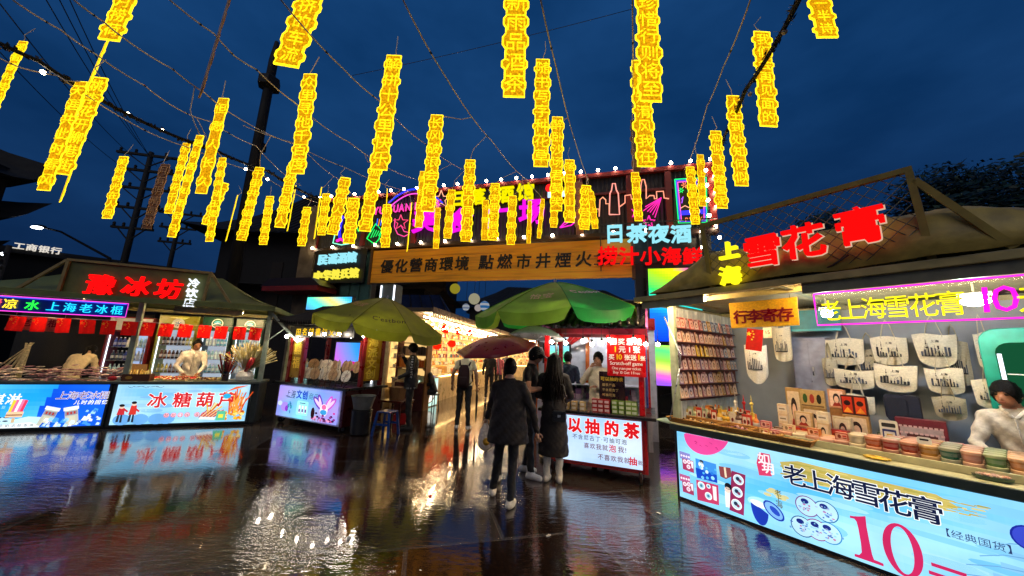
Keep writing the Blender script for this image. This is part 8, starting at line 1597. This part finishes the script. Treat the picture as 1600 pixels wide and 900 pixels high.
# ------------------------------------------------------------------ hanging yellow strip signs
PANEL = emat('amber_lit_acrylic', '#f0a80c', 1.05, 0.55, 34.0)
STRIP = emat('yellow_led_strip', '#ffdc18', 2.3, .6, 42.0)
CHARM = emat('yellow_neon_character', '#ffdc14', 1.6, .5, 36.0)
OFFP = pmat('unlit_amber_acrylic', '#8a5a2e', 0.35, 0, 9, 0.3)
OFFT = pmat('unlit_led_strip', '#d8a878', 0.4, 0, 9, 0.2)
PINKP = pmat('unlit_pink_acrylic', '#a86a58', 0.35, 0, 9, 0.3)
def gate_y(px):
    d = ray(px, 400); t_ = -(CAM - GT.o).dot(GT.n) / d.dot(GT.n); return d.y * t_
SG = 'hanging neon poem strips'
def strip(xt, yt, xb, yb, wpx, txt, where, style='lit', yaw=0.0):
    ln = math.hypot(xb - xt, yb - yt); Y = min(F_PX * 1.5 / ln, gate_y(xt) - 0.9)
    top = atY(xt, yt, Y); bot = atY(xb, yb, Y); ax = (top - bot); L_ = ax.length; ax.normalize()
    w = .98 * wpx / ln * L_; thin = style in ('thin', 'offthin')
    if thin: w = 0.135 * L_; yaw = R(84 if xt < 840 else 96)
    X = Vector((math.cos(yaw), math.sin(yaw), 0))
    if thin: q_ = ray(xt, yt); X = Vector((q_.x, q_.y, 0)).normalized(); X.rotate(Matrix.Rotation(R(5), 3, 'Z'))
    X = (X - ax * X.dot(ax)).normalized(); Yv = ax.cross(X)
    st = {'lit': 'lit yellow', 'thin': 'edge-on lit yellow', 'off': 'unlit brown', 'offthin': 'edge-on unlit brown', 'pink': 'unlit pinkish'}[style]
    lab = f'{st} neon strip sign' + ('' if thin else f' reading {txt}') + f', {where}'
    t = thing('strip_sign', lab, 'neon sign', group=SG)
    t.matrix_world = Matrix((X, Yv, ax)).transposed().to_4x4(); t.location = top
    n = len(txt); rd = random.Random(txt + where); e = L_ * 0.02; ch = (L_ - 2 * e) / n; sz = min(ch * .95, w * 1.02)
    lit = style in ('lit', 'thin'); pm = PANEL if lit else (PINKP if style == 'pink' else OFFP); tm = STRIP if lit else OFFT
    rt, lf = [(w * 0.42, 0)], [(-w * 0.42, 0)]
    for i in range(n):
        zc = -e - ch * (i + 0.5) + ch * rd.uniform(-.08, .08); a = w * rd.uniform(0.46, 0.56); c = w * rd.uniform(0.46, 0.56); h = ch * rd.uniform(.13, .26)
        rt += [(w * 0.41, zc + h * 1.5), (a, zc + h * 0.7), (a, zc - h * 0.7), (w * 0.41, zc - h * 1.5)]
        lf += [(-w * 0.41, zc + h * 1.5), (-c, zc + h * 0.7), (-c, zc - h * 0.7), (-w * 0.41, zc - h * 1.5)]
    rt.append((w * 0.44, -L_)); lf.append((-w * 0.44, -L_)); out = rt + lf[::-1]
    MB().plate(out, -0.006, 0.006).build('panel', pm, t)
    b = MB(); b.tube([(x, 0, z) for x, z in out + [out[0]]], max(0.009, w * 0.045), '#ffffff', 5, cap=False); b.build('outline_tube', tm, t)
    b = MB()
    for i, c_ in enumerate(txt):
        for yy, mir in ((-0.012, 1), (0.012, -1)):
            if mir == 1: b.text(c_, -sz * 0.48, -e - ch * (i + 0.5) - sz * 0.38, sz, yy, 0.008, '#ffffff', 0.0)
    b.build('characters', CHARM if lit else tm, t)
    # hanger lead up to the nearest cable
    best = min(WIRES, key=lambda q: (q - top).length + (3 if q.z < top.z + 0.08 else 0))
    if (best - top).length > 0.9 or best.z < top.z + 0.05: best = top + Vector((rd.uniform(-0.1, 0.1), 0.05, 0.4))
    mid = top.lerp(best, 0.5) + Vector((rd.uniform(-0.14, 0.14), rd.uniform(-.05, .05), rd.uniform(-0.14, 0.0)))
    Mi = t.matrix_world.inverted(); Mi = (Matrix.Translation(top) @ Matrix((X, Yv, ax)).transposed().to_4x4()).inverted()
    pts = [Mi @ p for p in (top, top.lerp(mid, 0.5) + Vector((rd.uniform(-.03, .03), 0, 0)), mid, mid.lerp(best, 0.6), best)]
    b = MB(); b.tube(pts, 0.0075, '#f0e2d0', 5); b.build('hanger_lead', MATS['pale_cable_sheath'], t); return t
SIGNS = [
 (37, 65, -14, 178, 15, '遥看瀑布挂前川', 'leaning out of the left edge'),
 (236, -95, 170, 62, 32, '海上生明月捞荷', 'largest at top left'),
 (128, 128, 68, 297, 21, '天涯共此时春风', 'lower left of the two overlapping at left'),
 (158, 122, 98, 272, 26, '桃李花开柳巷街', 'right of the two overlapping at left'),
 (167, 66, 106, 208, 6, '一夜鱼龙舞', 'wedged in front of the two overlapping at left', 'thin'),
 (126, 225, 94, 315, 4, '灯火阑珊', 'lowest tip under the overlapping pair at left', 'thin'),
 (194, 245, 167, 341, 16, '美好时光在人间', 'alone left of the unlit brown one'),
 (259, 257, 229, 357, 16, '月有阴晴圆缺', 'left of the long pair above the popsicle stall', 'off'),
 (362, -14, 313, 148, 8, '此事古难全', 'high above the left lamp cables', 'offthin'),
 (350, 154, 314, 302, 18, '但愿人长久', 'beside the tall black mast'),
 (292, 224, 263, 333, 13, '东风夜放花千树', 'left one of the long pair'),
 (313, 212, 268, 370, 13, '更吹落星如雨宝马', 'right one of the long pair'),
 (348, 247, 327, 377, 12, '凤箫声动玉壶光转', 'narrow, behind a wider one left of the mast'),
 (350, 286, 323, 351, 18, '一路繁花', 'short and wide, left of the mast foot'),
 (371, 306, 353, 376, 4, '千里', 'against the tall mast', 'thin'),
 (406, 262, 377, 375, 16, '千里共婵娟明月', 'just right of the tall mast'),
 (512, -75, 447, 102, 38, '人潮拥挤的车流', 'large at the top above the mast tip'),
 (485, 116, 464, 271, 22, '众里寻他千百度', 'under the large one above the mast'),
 (459, 255, 437, 355, 17, '蓦然回首那人', 'lower continuation under 众里寻他千百度'),
 (462, 291, 449, 360, 5, '笑语', 'right beside the lower continuation', 'thin'),
 (422, 307, 411, 382, 13, '盈盈暗香去', 'short, low left of the gate'),
 (480, 324, 471, 384, 13, '春江潮水', 'smallest left of the gate pillar'),
 (502, 294, 491, 372, 5, '连海', 'at the gate\'s left end', 'thin'),
 (510, 303, 502, 367, 13, '滟滟随波', 'right of the edge-on one at the gate\'s left end'),
 (540, 278, 519, 366, 18, '江畔何人初见', 'above the neon dancer'),
 (553, 310, 545, 380, 19, '皎皎空中', 'in front of the mint base of the dancer'),
 (616, 87, 592, 265, 25, '解拼十公里快乐', 'tall one left of centre'),
 (588, 256, 570, 361, 19, '孤月轮江月', 'directly under the tall one left of centre'),
 (605, 320, 602, 386, 14, '何处春江', 'beside the green fries neon'),
 (605, 296, 603, 334, 3, '无月', 'tiny, above the green fries neon', 'thin'),
 (683, 180, 668, 330, 21, '长风破浪会有时', 'tall one at mid picture'),
 (662, 268, 654, 355, 12, '直挂云帆', 'narrow, left of the tall one at mid picture'),
 (643, 318, 636, 392, 7, '济沧海', 'left of the letter 美', 'thin'),
 (684, 325, 681, 388, 9, '行路难', 'covering the right foot of 美'),
 (706, 297, 699, 372, 12, '欲渡黄河', 'left of the letter 日'),
 (735, 250, 728, 377, 17, '平沫有不同凡响', 'between the letters 日 and 落'),
 (759, 313, 757, 375, 10, '冰塞川', 'under the letter 落'),
 (774, 287, 770, 375, 15, '闲来垂钓碧溪', 'left of the letter 酒'),
 (801, 306, 798, 382, 13, '忽复乘舟', 'under the letter 酒'),
 (828, 314, 826, 380, 6, '梦日', 'crossing the middle of the letter 场'),
 (848, 311, 842, 372, 6, '边多歧', 'crossing the right side of the letter 场'),
 (808, -42, 803, 151, 31, '听新雨品酒茶', 'large at top centre'),
 (848, 93, 845, 260, 22, '随书写字种花草', 'upper one right of centre'),
 (871, 183, 869, 329, 18, '醉卧沙场君莫笑', 'tall one in front of the feather neon'),
 (867, 300, 865, 355, 11, '几人回', 'short tail behind 醉卧沙场君莫笑'),
 (890, 250, 890, 347, 16, '落日归山海', 'right beside 醉卧沙场君莫笑'),
 (904, 285, 906, 366, 12, '夜光杯', 'in front of the magenta feather neon', 'pink'),
 (916, 290, 913, 358, 16, '欲饮琵琶', 'left of the skyline neon'),
 (923, 300, 930, 357, 10, '马上催', 'narrow, touching the skyline neon'),
 (1009, -36, 1017, 158, 31, '且珍惜行则将至', 'large at the top right of centre'),
 (1000, 95, 1010, 260, 28, '明月知清风我在', 'partly behind the large one right of centre'),
 (991, 188, 995, 268, 13, '山高水长', 'behind 明月知清风我在', 'off'),
 (992, 270, 998, 345, 13, '云深不知', 'in front of the skyline towers'),
 (1190, 50, 1201, 197, 26, '我们会再见面的', 'beside the dark garland at upper right'),
 (1145, 150, 1159, 290, 21, '人生到处知何似', 'right one of the trio above the gate\'s right end'),
 (1118, 205, 1128, 325, 18, '应似飞鸿踏雪泥', 'middle one of the trio above the gate\'s right end'),
 (1094, 242, 1098, 322, 11, '泥上偶然', 'left one of the trio above the gate\'s right end'),
 (1078, 261, 1087, 350, 14, '鸿飞那复计东西', 'in front of the framed neon panel'),
 (1262, -80, 1293, 58, 31, '一半烟火一半诗', 'cut by the top edge at right')]
for q in SIGNS: strip(*q)
# ------------------------------------------------------------------ litter on the wet paving
for k, (px, py, c, lab) in enumerate(((1030, 803, '#e8e4da', 'crumpled white paper scrap on the paving right of centre'), (857, 838, '#d8d0c0', 'tiny pale scrap on the dark paving at the bottom centre'), (672, 776, '#b81410', 'small red wrapper lying in the warm reflection on the paving'), (545, 842, '#c8c8c0', 'small grey paper scrap on the paving left of centre'))):
    P = gnd(px, py); rd = random.Random(k); t = thing('paper_scrap', lab, 'paper scrap', P, rd.uniform(0, 6)); b = MB(); n = 5
    b.add([((i / n - .5) * .045, (j / n - .5) * .03, .004 + .010 * rd.random()) for j in range(n + 1) for i in range(n + 1)], [(j * (n + 1) + i, j * (n + 1) + i + 1, (j + 1) * (n + 1) + i + 1, (j + 1) * (n + 1) + i) for j in range(n) for i in range(n)], c); o = b.build('sheet', CLOTH, t); o.modifiers.new('thickness', 'SOLIDIFY').thickness = .002
